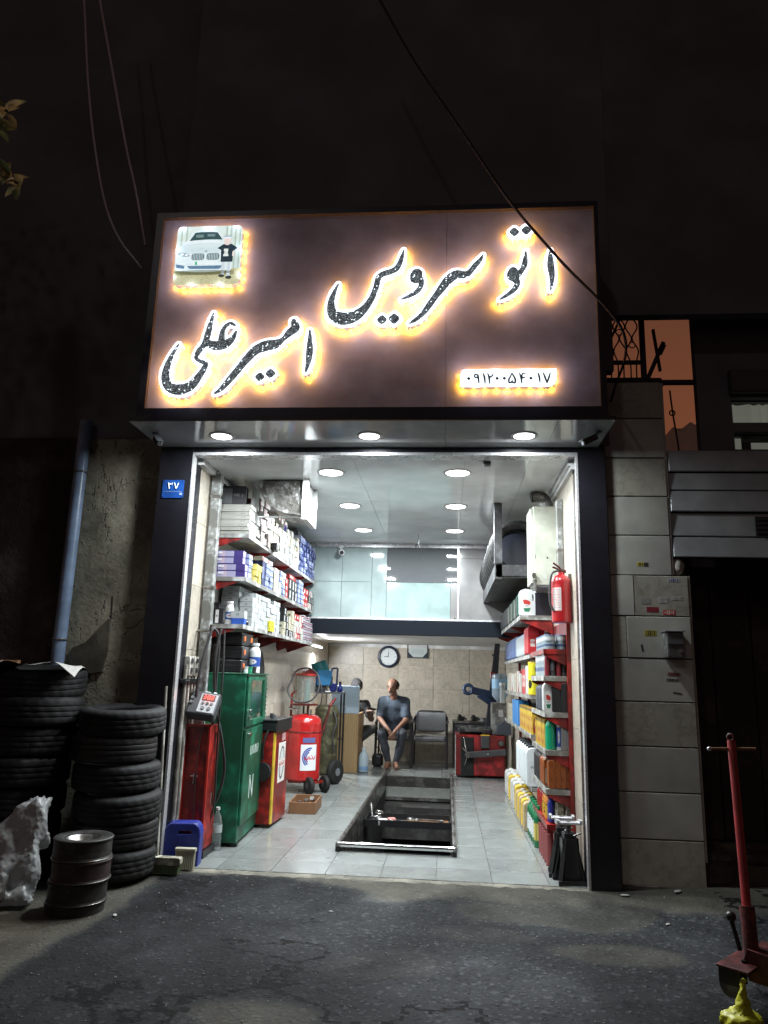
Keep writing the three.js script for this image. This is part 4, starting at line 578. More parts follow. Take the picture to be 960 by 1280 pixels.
function jug(name, label, x, y, z, w, h, d, bm, cm, lm, group, ry = 0, cat = 'jug') {   // broad face +z, handle and cap at its right shoulder
  const t = thing(name, label, cat, [x, y, z], ry, group), k = [w, h, d].join(), r = 0.02;
  const g = jugG[k] ??= (() => {
    const s = new THREE.Shape(); s.moveTo(-w / 2 + r, 0); s.lineTo(w / 2 - r, 0); s.quadraticCurveTo(w / 2, 0, w / 2, r); s.lineTo(w / 2, h * 0.62); s.quadraticCurveTo(w / 2, h * 0.86, w * 0.2, h * 0.9); s.lineTo(-w * 0.2, h * 0.9); s.quadraticCurveTo(-w / 2, h * 0.9, -w / 2, h * 0.76); s.lineTo(-w / 2, r); s.quadraticCurveTo(-w / 2, 0, -w / 2 + r, 0);
    const hp = new THREE.Path(); hp.moveTo(w * 0.2, h * 0.5); hp.lineTo(w * 0.34, h * 0.5); hp.lineTo(w * 0.34, h * 0.68); hp.quadraticCurveTo(w * 0.3, h * 0.76, w * 0.16, h * 0.78); hp.lineTo(w * 0.2, h * 0.5); s.holes.push(hp);
    const e = new THREE.ExtrudeGeometry(s, { depth: d - 0.016, bevelEnabled: true, bevelSize: 0.007, bevelThickness: 0.008, bevelSegments: 2, curveSegments: 6 }).translate(0, 0.007, -(d - 0.016) / 2);
    return [boxUV(clean(e)), boxUV(clean(C(0.024, 0.026, h * 0.09, 14, -w * 0.1, h * 0.95, 0))), clean(new THREE.PlaneGeometry(w * 0.62, h * 0.5).translate(-w * 0.12, h * 0.36, d / 2 + 0.0012))];
  })();
  const put = (n, gg, m) => { const o = new THREE.Mesh(gg, m); o.name = n; o.castShadow = o.receiveShadow = true; t.add(o); }; put('body', g[0], bm); put('cap', g[1], cm); if (lm) put('label', g[2], lm); return t;
}
{
  const y = SH[2], whiteP = plain([0.68, 0.69, 0.68]);
  carton(0.10, 0.14, 0.09, -1.24, y, -0.68, 0.2, PM.blackWhite, 'small black and white box at the wall end of the bottom shelf', null);
  carton(0.12, 0.05, 0.1, -1.23, y, -0.80, -0.2, PM.cream, 'low beige box at the wall end of the bottom shelf', null);
  carton(0.06, 0.20, 0.1, -1.285, y, -0.78, 0.1, PM.blackGrey, 'dark upright box against the steel post on the bottom shelf', null);
  roundBottle('bottle', 'white bottle with a blue label at the near end of the bottom shelf', 'bottle', -1.135, y, -0.68, 0.036, 0.205, whiteP, whiteP, PM.blueLabel, null, 0.62);
  carton(0.11, 0.055, 0.09, -1.045, y, -0.67, 0.05, plain([0.03, 0.1, 0.45]), 'bright blue box near the white bottle on the bottom shelf', null);
  carton(0.12, 0.065, 0.1, -1.05, y + 0.056, -0.68, 0.02, PM.whiteSmall, 'white box sitting on the bright blue box', null);
  { const t = thing('lens_cap', 'small black plastic cup lying at the front edge of the bottom shelf', 'cup', [-1.03, y + 0.026, -0.80], 0.5); obj('cup', lathe([[0.03, -0.03], [0.034, 0.03], [0.028, 0.03], [0.02, -0.025]], 16).rotateZ(PI / 2), M.black, t); obj('rim', TOR(0.034, 0.004, -0.03, 0, 0, PI / 2), M.darkgrey, t); }
  pile({ x: XF, dx: 0.12, z0: -0.88, z1: -1.42, cols: 5, y, rows: 7, h: 0.045, pm: PM.whiteSmall, label: 'small silvery white box in the near grid of the bottom shelf', group: 'silvery white boxes in the near grid of the bottom shelf', jr: 0.02, jx: 0.004, miss: 0.2 });
  pile({ x: XF - 0.13, dx: 0.16, z0: -0.88, z1: -1.42, cols: 4, y, rows: 8, h: 0.046, pm: PM.whiteSmall, label: 'small silvery white box in the rear row of the bottom shelf', group: 'silvery white boxes in the rear row of the bottom shelf', jr: 0.02, jx: 0.004 });
  pile({ x: XF, dx: 0.13, z0: -1.44, z1: -2.0, cols: 4, y, rows: 7, h: 0.046, pm: PM.whiteSmall, label: 'silvery white box beyond the near grid of the bottom shelf', group: 'silvery white boxes beyond the near grid', jr: 0.03, jx: 0.006, miss: 0.6 });
  carton(0.02, 0.10, 0.19, XF + 0.010, y + 0.003, -1.60, 0, PM.yellowBlack, 'bright yellow box with black marks in front of the silvery boxes', null);
  for (let k = 0; k < 2; k++) roundBottle('bottle', 'dark green bottle standing behind the boxes of the bottom shelf', 'bottle', XF - 0.10, y, -2.07 - k * 0.09, 0.04, 0.29, plain([0.01, 0.10, 0.05]), plain([0.02, 0.03, 0.05]), null, 'dark green bottles on the bottom shelf', 0.4);
  pile({ x: XF, dx: 0.17, z0: -2.2, z1: -2.75, cols: 4, y, rows: 4, h: 0.075, pm: [PM.cream, PM.blackWhite, PM.cream], label: 'cream or black box half way along the bottom shelf', group: 'cream and black boxes half way along the bottom shelf', miss: 0.4 });
  pile({ x: XF, dx: 0.17, z0: -2.77, z1: -3.3, cols: 4, y, rows: 4, h: 0.07, pm: [PM.redStripe, PM.redBox, PM.white], label: 'red and white box far along the bottom shelf', group: 'red and white boxes far along the bottom shelf', miss: 0.4 });
  pile({ x: XF, dx: 0.18, z0: -3.32, z1: -3.92, cols: 4, y, rows: 5, h: 0.062, pm: PM.pinkPurple, label: 'white box with purple bands at the far end of the bottom shelf', group: 'purple banded boxes at the far end of the bottom shelf', miss: 0.4 });
}
// ventilation duct
{
  const t = thing('air_duct', 'curved galvanised air duct with a white end frame below the ceiling', 'duct', [0, 0, -0.95]);
  const prof = []; for (let i = 0; i <= 14; i++) { const a = i / 14 * PI / 2; prof.push([-0.96 + 0.34 * (1 - Math.cos(a)) * 0.95, 3.12 - 0.30 * Math.sin(a)]); }
  prof.push([-0.55, 2.80], [-0.55, 3.13]);
  obj('duct', ext(prof.map(([x, y]) => [x, y]), 0.40, 0.004).translate(0, 0.0, -0.2), mat([0.36, 0.37, 0.37], 0.42, { metal: 0.75, map: T.grime, size: 0.25, bump: T.bump, bs: 0.012, bsize: 0.3 }), t);
  obj('end_frame', [BB(-0.552, -0.50, 2.765, 3.138, 0.18, 0.235), BB(-0.552, -0.50, 2.765, 3.138, -0.235, -0.18), BB(-0.552, -0.50, 2.765, 2.81, -0.18, 0.18), BB(-0.53, -0.528, 2.81, 3.13, -0.18, 0.18)], M.white, t);
  obj('strap', [BB(-0.97, -0.55, 2.79, 2.80, 0.15, 0.17)], M.galv, t);
}
// ================================================================ floor standing gear along the left wall
{ // conduits, switches
  for (let k = 0; k < 4; k++) { const o = obj('conduit', [rod([XL + 0.022 + k * 0.002, 0, -0.16 - k * 0.075], [XL + 0.022, 1.45, -0.16 - k * 0.075], 0.017, 8)], M.whiteDirty); tag(o, ['nearest', 'second', 'third', 'innermost'][k] + ' of four white plastic conduits running down the left wall', 'conduit', 'white conduits on the left wall by the doorway'); }
  const cl = thing('conduit_clamp', 'black metal strap holding the white conduits to the wall', 'clamp', [XL, 1.325, -0.27]); obj('strap', CB(0.05, 0.035, 0.36, 0.004, 0.028, 0, 0), M.black, cl); obj('bolt', [rod([0.05, 0, 0.13], [0.068, 0, 0.13], 0.009, 8)], M.steel, cl);
  for (const [z, l] of [[-0.21, 'near'], [-0.33, 'far']]) { const s = thing('switch_box', `${l} white switch box above the black conduit strap`, 'switch', [XL + 0.001, 1.44, z]); obj('box', RB(0.05, 0.16, 0.09, 0.008, 0.025, 0, 0), M.whiteDirty, s); obj('rocker', CB(0.012, 0.035, 0.04, 0.003, 0.054, 0.045, 0), M.darkgrey, s); obj('rocker', CB(0.012, 0.035, 0.04, 0.003, 0.054, -0.03, 0), M.darkgrey, s); }
}
{ // tyre inflator
  const t = thing('tyre_inflator', 'red tyre inflator stand with tilted black digital head', 'tyre inflator', [-1.205, 0, -0.42]);
  obj('cabinet', CB(0.20, 0.92, 0.26, 0.008, 0, 0.52, 0), M.red, t); obj('front_edge', [BB(0.088, 0.104, 0.06, 0.99, 0.128, 0.142), BB(-0.104, -0.088, 0.06, 0.99, 0.128, 0.142), BB(-0.104, 0.104, 0.975, 0.99, 0.128, 0.142)], mat([0.5, 0.03, 0.02], 0.35), t);
  obj('latch', [rod([0, 0.62, 0.142], [0, 0.54, 0.146], 0.008), rod([-0.03, 0.6, 0.142], [0.03, 0.6, 0.142], 0.005)], M.chrome, t);
  obj('foot', [B(0.24, 0.05, 0.3, 0, 0.025, 0)], M.black, t);
  const hd = obj('head', place(RB(0.235, 0.215, 0.10, 0.018), 0, 0, 0), M.darkgrey, t); hd.position.set(0.03, 1.13, 0.13); hd.rotation.set(-0.62, 0.12, -0.06);
  obj('panel', CB(0.135, 0.17, 0.006, 0.002, 0.035, -0.002, 0.052), mat([0.42, 0.44, 0.45], 0.5), hd);
  obj('display_bezel', CB(0.105, 0.055, 0.004, 0.001, 0.035, 0.048, 0.0572), mat([0.08, 0.01, 0.01], 0.3), hd);
  const red = mat([0.5, 0.03, 0.02], 0.4, { em: [1, 0.09, 0.05], ei: 2.6 }), seg = [];
  const D7 = { 3: 'abgcd', 0: 'abcdef' }; '300'.split('').forEach((ch, i) => { const cx = 0.002 + i * 0.031, cy = 0.048, w = 0.0075, h = 0.016, T7 = 0.0042; for (const s of D7[ch]) { const q = { a: [0, h, 1], g: [0, 0, 1], d: [0, -h, 1], b: [w, h / 2, 0], c: [w, -h / 2, 0], f: [-w, h / 2, 0], e: [-w, -h / 2, 0] }[s]; seg.push(B(q[2] ? w * 1.7 : T7, q[2] ? T7 : h * 0.85, 0.002, cx + q[0] + q[1] * 0.12, cy + q[1], 0.0606)); } });
  seg.push(B(0.004, 0.004, 0.002, 0.043, 0.032, 0.0606)); obj('digits_display', seg, red, hd);
  { const l = new THREE.PointLight(new THREE.Color().setRGB(1, 0.1, 0.05), 0.012); l.position.set(0.035, 0.048, 0.085); l.castShadow = true; hd.add(l); }
  for (let i = 0; i < 3; i++) obj('button', [C(0.012, 0.012, 0.008, 12, 0.002 + i * 0.034, -0.005, 0.058, 0, PI / 2)], i === 1 ? M.black : M.grey, hd);
  for (let i = 0; i < 2; i++) obj('button', [C(0.015, 0.015, 0.008, 12, 0.01 + i * 0.05, -0.05, 0.058, 0, PI / 2)], M.grey, hd);
  obj('cap', [RB(0.05, 0.02, 0.03, 0.006, 0.0, 0.115, 0.01), RB(0.03, 0.025, 0.03, 0.006, 0.06, 0.115, 0.01)], M.white, hd);
  for (let i = 0; i < 2; i++) obj('knob', C(0.013, 0.014, 0.02, 12, -0.095, 0.03 - i * 0.04, 0.055, 0, PI / 2), M.grey, hd);
  const hook = thing('hose_hook', 'steel wall hook holding the black air hoses', 'hook', [XL, 1.735, -0.42]); obj('arm', rod([0.0, 0, 0], [0.13, 0.0, 0.06], 0.011), M.steel, hook); obj('tip', rod([0.13, 0, 0.06], [0.14, 0.05, 0.066], 0.011), M.steel, hook);
  const hz = (pts, l, r = 0.011) => tag(obj('air_hose', tube(pts, r, 40, 7), M.cable), l, 'hose');
  hz([[-1.24, 1.06, -0.30], [-1.235, 1.3, -0.27], [-1.20, 1.62, -0.33], [-1.17, 1.755, -0.37], [-1.14, 1.7, -0.42], [-1.135, 1.3, -0.44], [-1.14, 0.9, -0.45]], 'black air hose looped over the wall hook behind the inflator head', 0.012);
  hz([[-1.10, 1.75, -0.36], [-1.125, 1.5, -0.33], [-1.12, 1.15, -0.42], [-1.05, 0.85, -0.45], [-1.03, 0.6, -0.5], [-1.10, 0.35, -0.5], [-1.13, 0.55, -0.45], [-1.10, 0.92, -0.42]], 'black air hose hanging in a long loop beside the green cabinet');
  hz([[-1.075, 1.74, -0.37], [-1.06, 1.4, -0.36], [-1.075, 1.05, -0.4], [-1.09, 0.7, -0.46], [-1.09, 0.34, -0.47], [-1.14, 0.12, -0.45]], 'thin black hose hanging straight down to the floor', 0.008);
  hz([[-1.155, 1.02, -0.26], [-1.18, 0.86, -0.262], [-1.19, 0.6, -0.27], [-1.18, 0.2, -0.27]], 'thin cable running down the red inflator cabinet', 0.004);
  const sp = thing('hose_nozzle', 'silver hose nozzle hanging low beside the green cabinet', 'nozzle', [-1.12, 0.36, -0.44]); obj('grip', rod([0, 0, 0], [0.01, 0.10, 0], 0.018, 10, 0.012), M.chrome, sp); obj('tip', rod([0, 0, 0], [-0.02, -0.05, 0.01], 0.008, 8), M.steel, sp);
}
{ // green cabinet
  const t = thing('tool_cabinet', 'tall dark green steel tool cabinet with a small glazed door', 'cabinet', [-0.93, 0, -0.70], 0.055);
  const w = 0.38, d = 0.92, h = 1.385;
  obj('body', [CBB(-w, -0.022, 0.03, h, -d, 0, 0.006)], M.green, t); obj('top_edge', CBB(-w - 0.004, 0.004, h, h + 0.012, -d - 0.004, 0.004, 0.003), M.green, t);
  const door = obj('door', [CBB(-0.02, 0.0, 0.16, 0.93, -d + 0.05, -0.02, 0.004)], M.green, t);
  const up = obj('door', [CBB(-0.02, 0, 0.95, 1.0, -d + 0.05, -0.02), CBB(-0.02, 0, 1.335, 1.37, -d + 0.05, -0.02), CBB(-0.02, 0, 1.0, 1.335, -0.16, -0.02), CBB(-0.02, 0, 1.0, 1.335, -d + 0.05, -d + 0.17)], M.green, t);
  obj('glass_pane', BB(-0.016, -0.014, 1.0, 1.335, -d + 0.17, -0.16), mat([0.8, 0.9, 0.88], 0.05, { trans: 1 }), up); obj('inner_panel', BB(-0.06, -0.058, 1.0, 1.335, -d + 0.17, -0.16), mat([0.02, 0.09, 0.06], 0.6), up);
  obj('handle', [rod([0.003, 1.08, -0.10], [0.022, 1.08, -0.10], 0.014, 12), rod([0.003, 1.03, -0.10], [0.012, 1.03, -0.10], 0.016, 12)], M.chrome, up); obj('handle', [rod([0.003, 0.88, -0.12], [0.02, 0.88, -0.12], 0.014, 12), CB(0.012, 0.03, 0.06, 0.003, 0.008, 0.88, -0.2)], M.chrome, door);
  const gl = mat([0.42, 0.52, 0.47], 0.5), marks = []; let z = -0.25; for (const [ww, hh] of [[0.02, 0.075], [0.03, 0.075], [0.02, 0.075], [0.04, 0.075], [0.02, 0.075], [0.02, 0.075]]) { marks.push(BB(0.0005, 0.002, 0.70, 0.70 + hh, z - ww, z)); z -= ww + 0.04; }
  obj('lettering', marks, gl, door); obj('emblem', [bar([0.0012, 0.34, -0.30], [0.0012, 0.52, -0.30], 0.002, 0.03), bar([0.0012, 0.52, -0.30], [0.0012, 0.34, -0.44], 0.002, 0.03), bar([0.0012, 0.34, -0.44], [0.0012, 0.52, -0.44], 0.002, 0.03)], gl, door);
  obj('foot', [B(0.05, 0.03, 0.05, -0.04, 0.015, -0.04), B(0.05, 0.03, 0.05, -w + 0.04, 0.015, -0.04), B(0.05, 0.03, 0.05, -0.04, 0.015, -d + 0.05)], M.black, t);
}
{ // on the cabinet
  const y = 1.398;
  for (let k = 0; k < 3; k++) { const t = thing('tool_case', ['bottom', 'middle', 'topmost'][k] + ' black plastic tool case in the stack on the green cabinet', 'tool case', [-1.14 + js(0.01), y + k * 0.118, -0.93], js(0.05), 'black tool cases on the green cabinet'); obj('case', RB(0.25, 0.112, 0.40, 0.014, 0, 0.057, 0), M.black, t); obj('latch', RB(0.008, 0.045, 0.05, 0.003, 0.127, 0.06, 0.12), M.orange, t); obj('latch', RB(0.008, 0.045, 0.05, 0.003, 0.127, 0.06, -0.12), M.orange, t); obj('seam', BB(-0.126, 0.126, 0.062, 0.066, -0.201, 0.201), M.darkgrey, t); }
  roundBottle('bottle', 'large white bottle with blue mark on the green cabinet', 'bottle', -0.985, y, -1.05, 0.055, 0.27, plain([0.7, 0.72, 0.70]), plain([0.7, 0.72, 0.7]), PM.blueLabel, null, 0.6);
  for (const [x, z, c, l] of [[-1.0, -0.83, [0.65, 0.68, 0.66], 'small white lidded jar at the cabinet front'], [-0.97, -0.86, [0.03, 0.3, 0.16], 'small green lidded jar beside the white jar'], [-0.955, -0.94, [0.03, 0.03, 0.03], 'small black jar before the white bottle']]) { const t = thing('jar', l, 'jar', [x, y, z]); obj('jar', C(0.022, 0.022, 0.04, 14, 0, 0.02, 0), plain(c), t); obj('lid', C(0.024, 0.024, 0.018, 14, 0, 0.049, 0), plain(c.map((v) => v * 0.7)), t); }
}
{ // wall-hung black belts, coil hose
  const t = thing('belt_bundle', 'bundle of black fan belts hanging on the left wall', 'belts', [XL + 0.08, 1.62, -1.95]);
  for (let k = 0; k < 9; k++) obj('belt', tube([[0.06, 0.0, -0.16 + k * 0.04], [0.09, -0.2, -0.17 + k * 0.042], [0.08, -0.42 - js(0.03), -0.12 + k * 0.03], [0.05, -0.25, -0.15 + k * 0.04], [0.05, 0, -0.16 + k * 0.04]], 0.012, 22, 5), M.black, t);
  obj('rail', rod([0.06, 0.0, -0.24], [0.06, 0.0, 0.24], 0.01), M.steel, t);
  const u = thing('impact_wrench', 'black air impact wrench hanging below the fan belts', 'impact wrench', [XL + 0.13, 1.1, -1.75]); obj('body', [rod([0, 0.08, -0.1], [0, 0.08, 0.09], 0.042, 14), C(0.03, 0.05, 0.05, 14, 0, 0.08, 0.1, 0, PI / 2)], M.black, u); obj('grip', RB(0.045, 0.16, 0.055, 0.012, 0, -0.02, -0.05, 0, 0.2), M.blackSatin, u); obj('anvil', rod([0, 0.08, 0.12], [0, 0.08, 0.165], 0.014, 10), M.chrome, u);
  const w = thing('air_regulator', 'black air filter regulator mounted on the left wall', 'regulator', [XL + 0.07, 1.26, -1.7]); obj('bowl', C(0.036, 0.03, 0.12, 14, 0, -0.06, 0), M.black, w); obj('head', RB(0.08, 0.06, 0.08, 0.01, 0, 0.03, 0), M.darkgrey, w); obj('gauge', [rod([0.03, 0.03, 0.04], [0.03, 0.03, 0.062], 0.026, 16)], M.chrome, w);
  const pts = []; for (let i = 0; i <= 150; i++) { const a = i / 150 * 13 * PI * 2; pts.push([XL + 0.11 + 0.05 * Math.cos(a), 1.28 - i / 150 * 0.55, -2.35 + 0.05 * Math.sin(a)]); }
  tag(obj('coil_hose', tube(pts, 0.006, 420, 5), M.cable), 'black spiral air hose hanging on the wall behind the red machines', 'hose');
}
{ // red drain cabinet beside the green one
  const t = thing('oil_drain_cabinet', 'red service machine cabinet with yellow stripe and oval sticker', 'service machine', [-0.855, 0, -1.50], -0.03);
  const w = 0.42, d = 0.56, h = 0.86;
  obj('body', CBB(-w, 0, 0.03, h, -d, 0, 0.008), M.red, t); obj('stripe', BB(-0.012, 0.0025, 0.04, h - 0.01, -0.05, 0.0025), M.yellow, t);
  obj('tray', [CBB(-w - 0.02, 0.025, h, h + 0.10, -d - 0.02, 0.02, 0.015)], M.black, t); obj('tray_rim', [RB(w + 0.06, 0.02, d + 0.06, 0.008, -w / 2, h + 0.105, -d / 2)], M.blackSatin, t);
  for (const [x, z] of [[-0.05, -0.1], [-0.12, -0.3], [-0.2, -0.2]]) obj('fitting', [C(0.02, 0.024, 0.04, 10, x, h + 0.135, z)], M.darkgrey, t);
  obj('handle', [tube([[-0.06, h + 0.02, 0.02], [-0.09, h - 0.1, 0.06], [-0.10, h - 0.26, 0.03]], 0.012, 12)], M.black, t);
  obj('wheel', [C(0.085, 0.085, 0.05, 20, -0.1, 0.5, 0.03, 0, PI / 2)], M.rubber, t);
  const st = canvasTex(128, 192, (c, W, H) => { c.fillStyle = '#d9d5cf'; c.fillRect(0, 0, W, H); c.strokeStyle = '#26303a'; c.lineWidth = 10; c.beginPath(); c.ellipse(66, 98, 40, 74, 0.12, 0, 7); c.stroke(); c.fillStyle = '#c9c9c9'; c.beginPath(); c.ellipse(66, 98, 33, 64, 0.12, 0, 7); c.fill(); c.fillStyle = '#d9d5cf'; c.fillRect(8, 82, 112, 34); c.fillStyle = '#9e1d26'; c.lineWidth = 7; c.strokeStyle = '#9e1d26'; c.beginPath(); c.moveTo(112, 92); c.quadraticCurveTo(104, 112, 92, 106); c.lineTo(90, 92); c.moveTo(84, 106); c.quadraticCurveTo(66, 112, 62, 96); c.moveTo(52, 90); c.lineTo(52, 108); c.lineTo(24, 108); c.lineTo(24, 92); c.stroke(); c.fillRect(70, 84, 7, 7); c.fillRect(36, 114, 7, 7); });
  const m = new THREE.MeshStandardMaterial({ map: st, roughness: 0.4 }); const pg = clean(new THREE.PlaneGeometry(0.27, 0.37).rotateY(PI / 2).translate(0.0032, 0.56, -0.30)); obj('sticker', pg, m, t, true);
  obj('small_sticker', BB(0.0005, 0.003, 0.76, 0.83, -0.42, -0.28), mat([0.55, 0.3, 0.3], 0.5), t);
  const b = thing('wooden_tray', 'small open wooden tray of parts on the floor behind the red cabinet', 'tray', [-0.72, 0, -2.55], 0.05);
  obj('board', [CBB(-0.14, 0.14, 0, 0.012, -0.26, 0.26, 0.002)], M.brownWood, b); for (const [a, c, e, f] of [[-0.14, 0.14, 0.25, 0.264], [-0.14, 0.14, -0.264, -0.25], [0.127, 0.14, -0.25, 0.25], [-0.14, -0.127, -0.25, 0.25]]) obj('side', CBB(a, c, 0, 0.115, e, f, 0.002), M.brownWood, b);
  for (let k = 0; k < 3; k++) obj('fitting', C(0.025, 0.03, 0.03, 10, -0.05 + k * 0.05, 0.09, 0.1 - k * 0.12, 0, 0.4 * k), M.steel, b);
}
{ // red oil extractor
  const t = thing('oil_extractor', 'glossy red oil extractor tank on wheels with clear chamber on top', 'oil extractor', [-1.0, 0, -3.75]);
  obj('tank', lathe([[0, 0.14], [0.19, 0.14], [0.215, 0.17], [0.215, 0.80], [0.205, 0.86], [0.16, 0.905], [0.06, 0.925], [0, 0.928]], 36), mat([0.5, 0.018, 0.018], 0.22, { coat: 0.6, cr: 0.12, map: T.cloud, size: 0.5 }), t); obj('band', lathe([[0.2165, 0.70], [0.2185, 0.705], [0.2185, 0.715], [0.2165, 0.72]], 36), M.redDark, t);
  const st = canvasTex(128, 160, (c, W, H) => { c.fillStyle = '#d5d8de'; c.fillRect(0, 0, W, H); c.strokeStyle = '#27408f'; c.lineWidth = 9; for (const [r, a, b] of [[58, 2.2, 4.9], [46, 2.0, 4.7], [34, 2.2, 4.4]]) { c.beginPath(); c.arc(76, 80, r, a, b); c.stroke(); } c.strokeStyle = '#b3202b'; c.lineWidth = 7; c.beginPath(); c.moveTo(120, 70); c.quadraticCurveTo(112, 96, 98, 88); c.lineTo(96, 72); c.moveTo(90, 88); c.lineTo(70, 88); c.lineTo(68, 74); c.moveTo(58, 72); c.lineTo(58, 90); c.lineTo(34, 90); c.lineTo(34, 74); c.stroke(); c.fillStyle = '#b3202b'; c.fillRect(80, 66, 7, 7); c.fillRect(44, 96, 7, 7); });
  obj('sticker', clean(new THREE.CylinderGeometry(0.2172, 0.2172, 0.30, 16, 1, true, 0.05, 0.95).translate(0, 0.42, 0)), new THREE.MeshStandardMaterial({ map: st, roughness: 0.35 }), t, true);
  obj('small_sticker', clean(new THREE.CylinderGeometry(0.2172, 0.2172, 0.06, 10, 1, true, 0.15, 0.75).translate(0, 0.62, 0)), plain([0.12, 0.14, 0.35]), t, true);
  obj('fitting', [C(0.02, 0.02, 0.06, 10, 0.08, 0.95, 0.08), C(0.02, 0.02, 0.06, 10, -0.09, 0.95, 0.06), rod([-0.09, 0.97, 0.06], [-0.2, 0.99, 0.06], 0.012)], M.chrome, t);
  obj('frame', [rod([-0.19, 0.86, -0.06], [-0.19, 1.16, -0.06], 0.014), rod([-0.19, 1.16, -0.06], [-0.12, 1.2, -0.02], 0.012), rod([0.03, 0.92, -0.05], [0.03, 1.02, -0.05], 0.014)], M.red, t);
  obj('collar', [C(0.175, 0.165, 0.02, 28, -0.01, 1.035, 0), C(0.14, 0.14, 0.02, 28, -0.01, 1.40, 0)], M.red, t);
  obj('glass_cylinder', C(0.125, 0.125, 0.34, 28, -0.01, 1.22, 0), mat([0.72, 0.72, 0.66], 0.08, { trans: 0.8 }), t); obj('pump_core', [C(0.035, 0.035, 0.28, 14, 0.02, 1.2, 0)], M.teal, t); obj('pump_core', [C(0.02, 0.02, 0.3, 10, -0.07, 1.2, 0.02)], M.steel, t);
  obj('hose', tube([[-0.15, 1.36, 0.1], [-0.2, 1.2, 0.16], [-0.08, 1.07, 0.2], [0.12, 1.1, 0.2], [0.19, 1.25, 0.15], [0.14, 1.42, 0.08], [0.0, 1.48, 0.02], [-0.14, 1.44, -0.02], [-0.2, 1.3, 0.02]], 0.011, 50, 7), M.cable, t);
  obj('hose', tube([[0.16, 1.4, 0.06], [0.22, 1.2, 0.1], [0.21, 1.05, 0.1], [0.16, 0.97, 0.08]], 0.007, 24), M.cable, t);
  for (const [x, z] of [[0.13, 0.20], [0.28, -0.02]]) { const w = obj('wheel', place(lathe([[0.02, -0.03], [0.085, -0.03], [0.1, -0.018], [0.1, 0.018], [0.085, 0.03], [0.02, 0.03]], 24), 0, 0, 0, 0, 0, PI / 2), M.rubber, t); w.position.set(x, 0.1, z); w.rotation.y = 0.7; obj('hub', C(0.035, 0.035, 0.066, 14, 0, 0, 0, 0, 0, PI / 2), M.darkgrey, w); }
  obj('chassis', [bar([-0.15, 0.13, 0.1], [0.24, 0.13, 0.05], 0.06, 0.03), bar([0.12, 0.13, 0.2], [0.26, 0.13, -0.02], 0.03, 0.03)], M.red, t);
  const e = thing('olive_extractor', 'older olive and red oil drainer on one large wheel by the table', 'oil drainer', [-0.86, 0, -4.62]);
  obj('tank', lathe([[0, 0.1], [0.15, 0.1], [0.16, 0.14], [0.16, 0.95], [0.12, 1.0], [0, 1.01]], 26), mat([0.10, 0.10, 0.05], 0.5, { map: T.grime, size: 0.4 }), e); obj('panel', bar([-0.08, 0.5, 0.17], [0.05, 1.0, 0.12], 0.14, 0.02), M.redDark, e); obj('strut', [rod([0.02, 0.95, 0.1], [0.12, 1.1, 0.05], 0.02)], M.red, e);
  const w = obj('wheel', place(lathe([[0.03, -0.045], [0.13, -0.045], [0.155, -0.025], [0.155, 0.025], [0.13, 0.045], [0.03, 0.045]], 28), 0, 0, 0, 0, 0, PI / 2), M.rubber, e); w.position.set(0.16, 0.155, 0.12); w.rotation.y = -0.5; obj('hub', C(0.05, 0.05, 0.095, 16, 0, 0, 0, 0, 0, PI / 2), M.grey, w);
  obj('hose', tube([[0.1, 0.95, 0.12], [0.16, 0.8, 0.16], [0.12, 0.6, 0.2], [0.15, 0.4, 0.18]], 0.012, 24), M.cable, e);
}
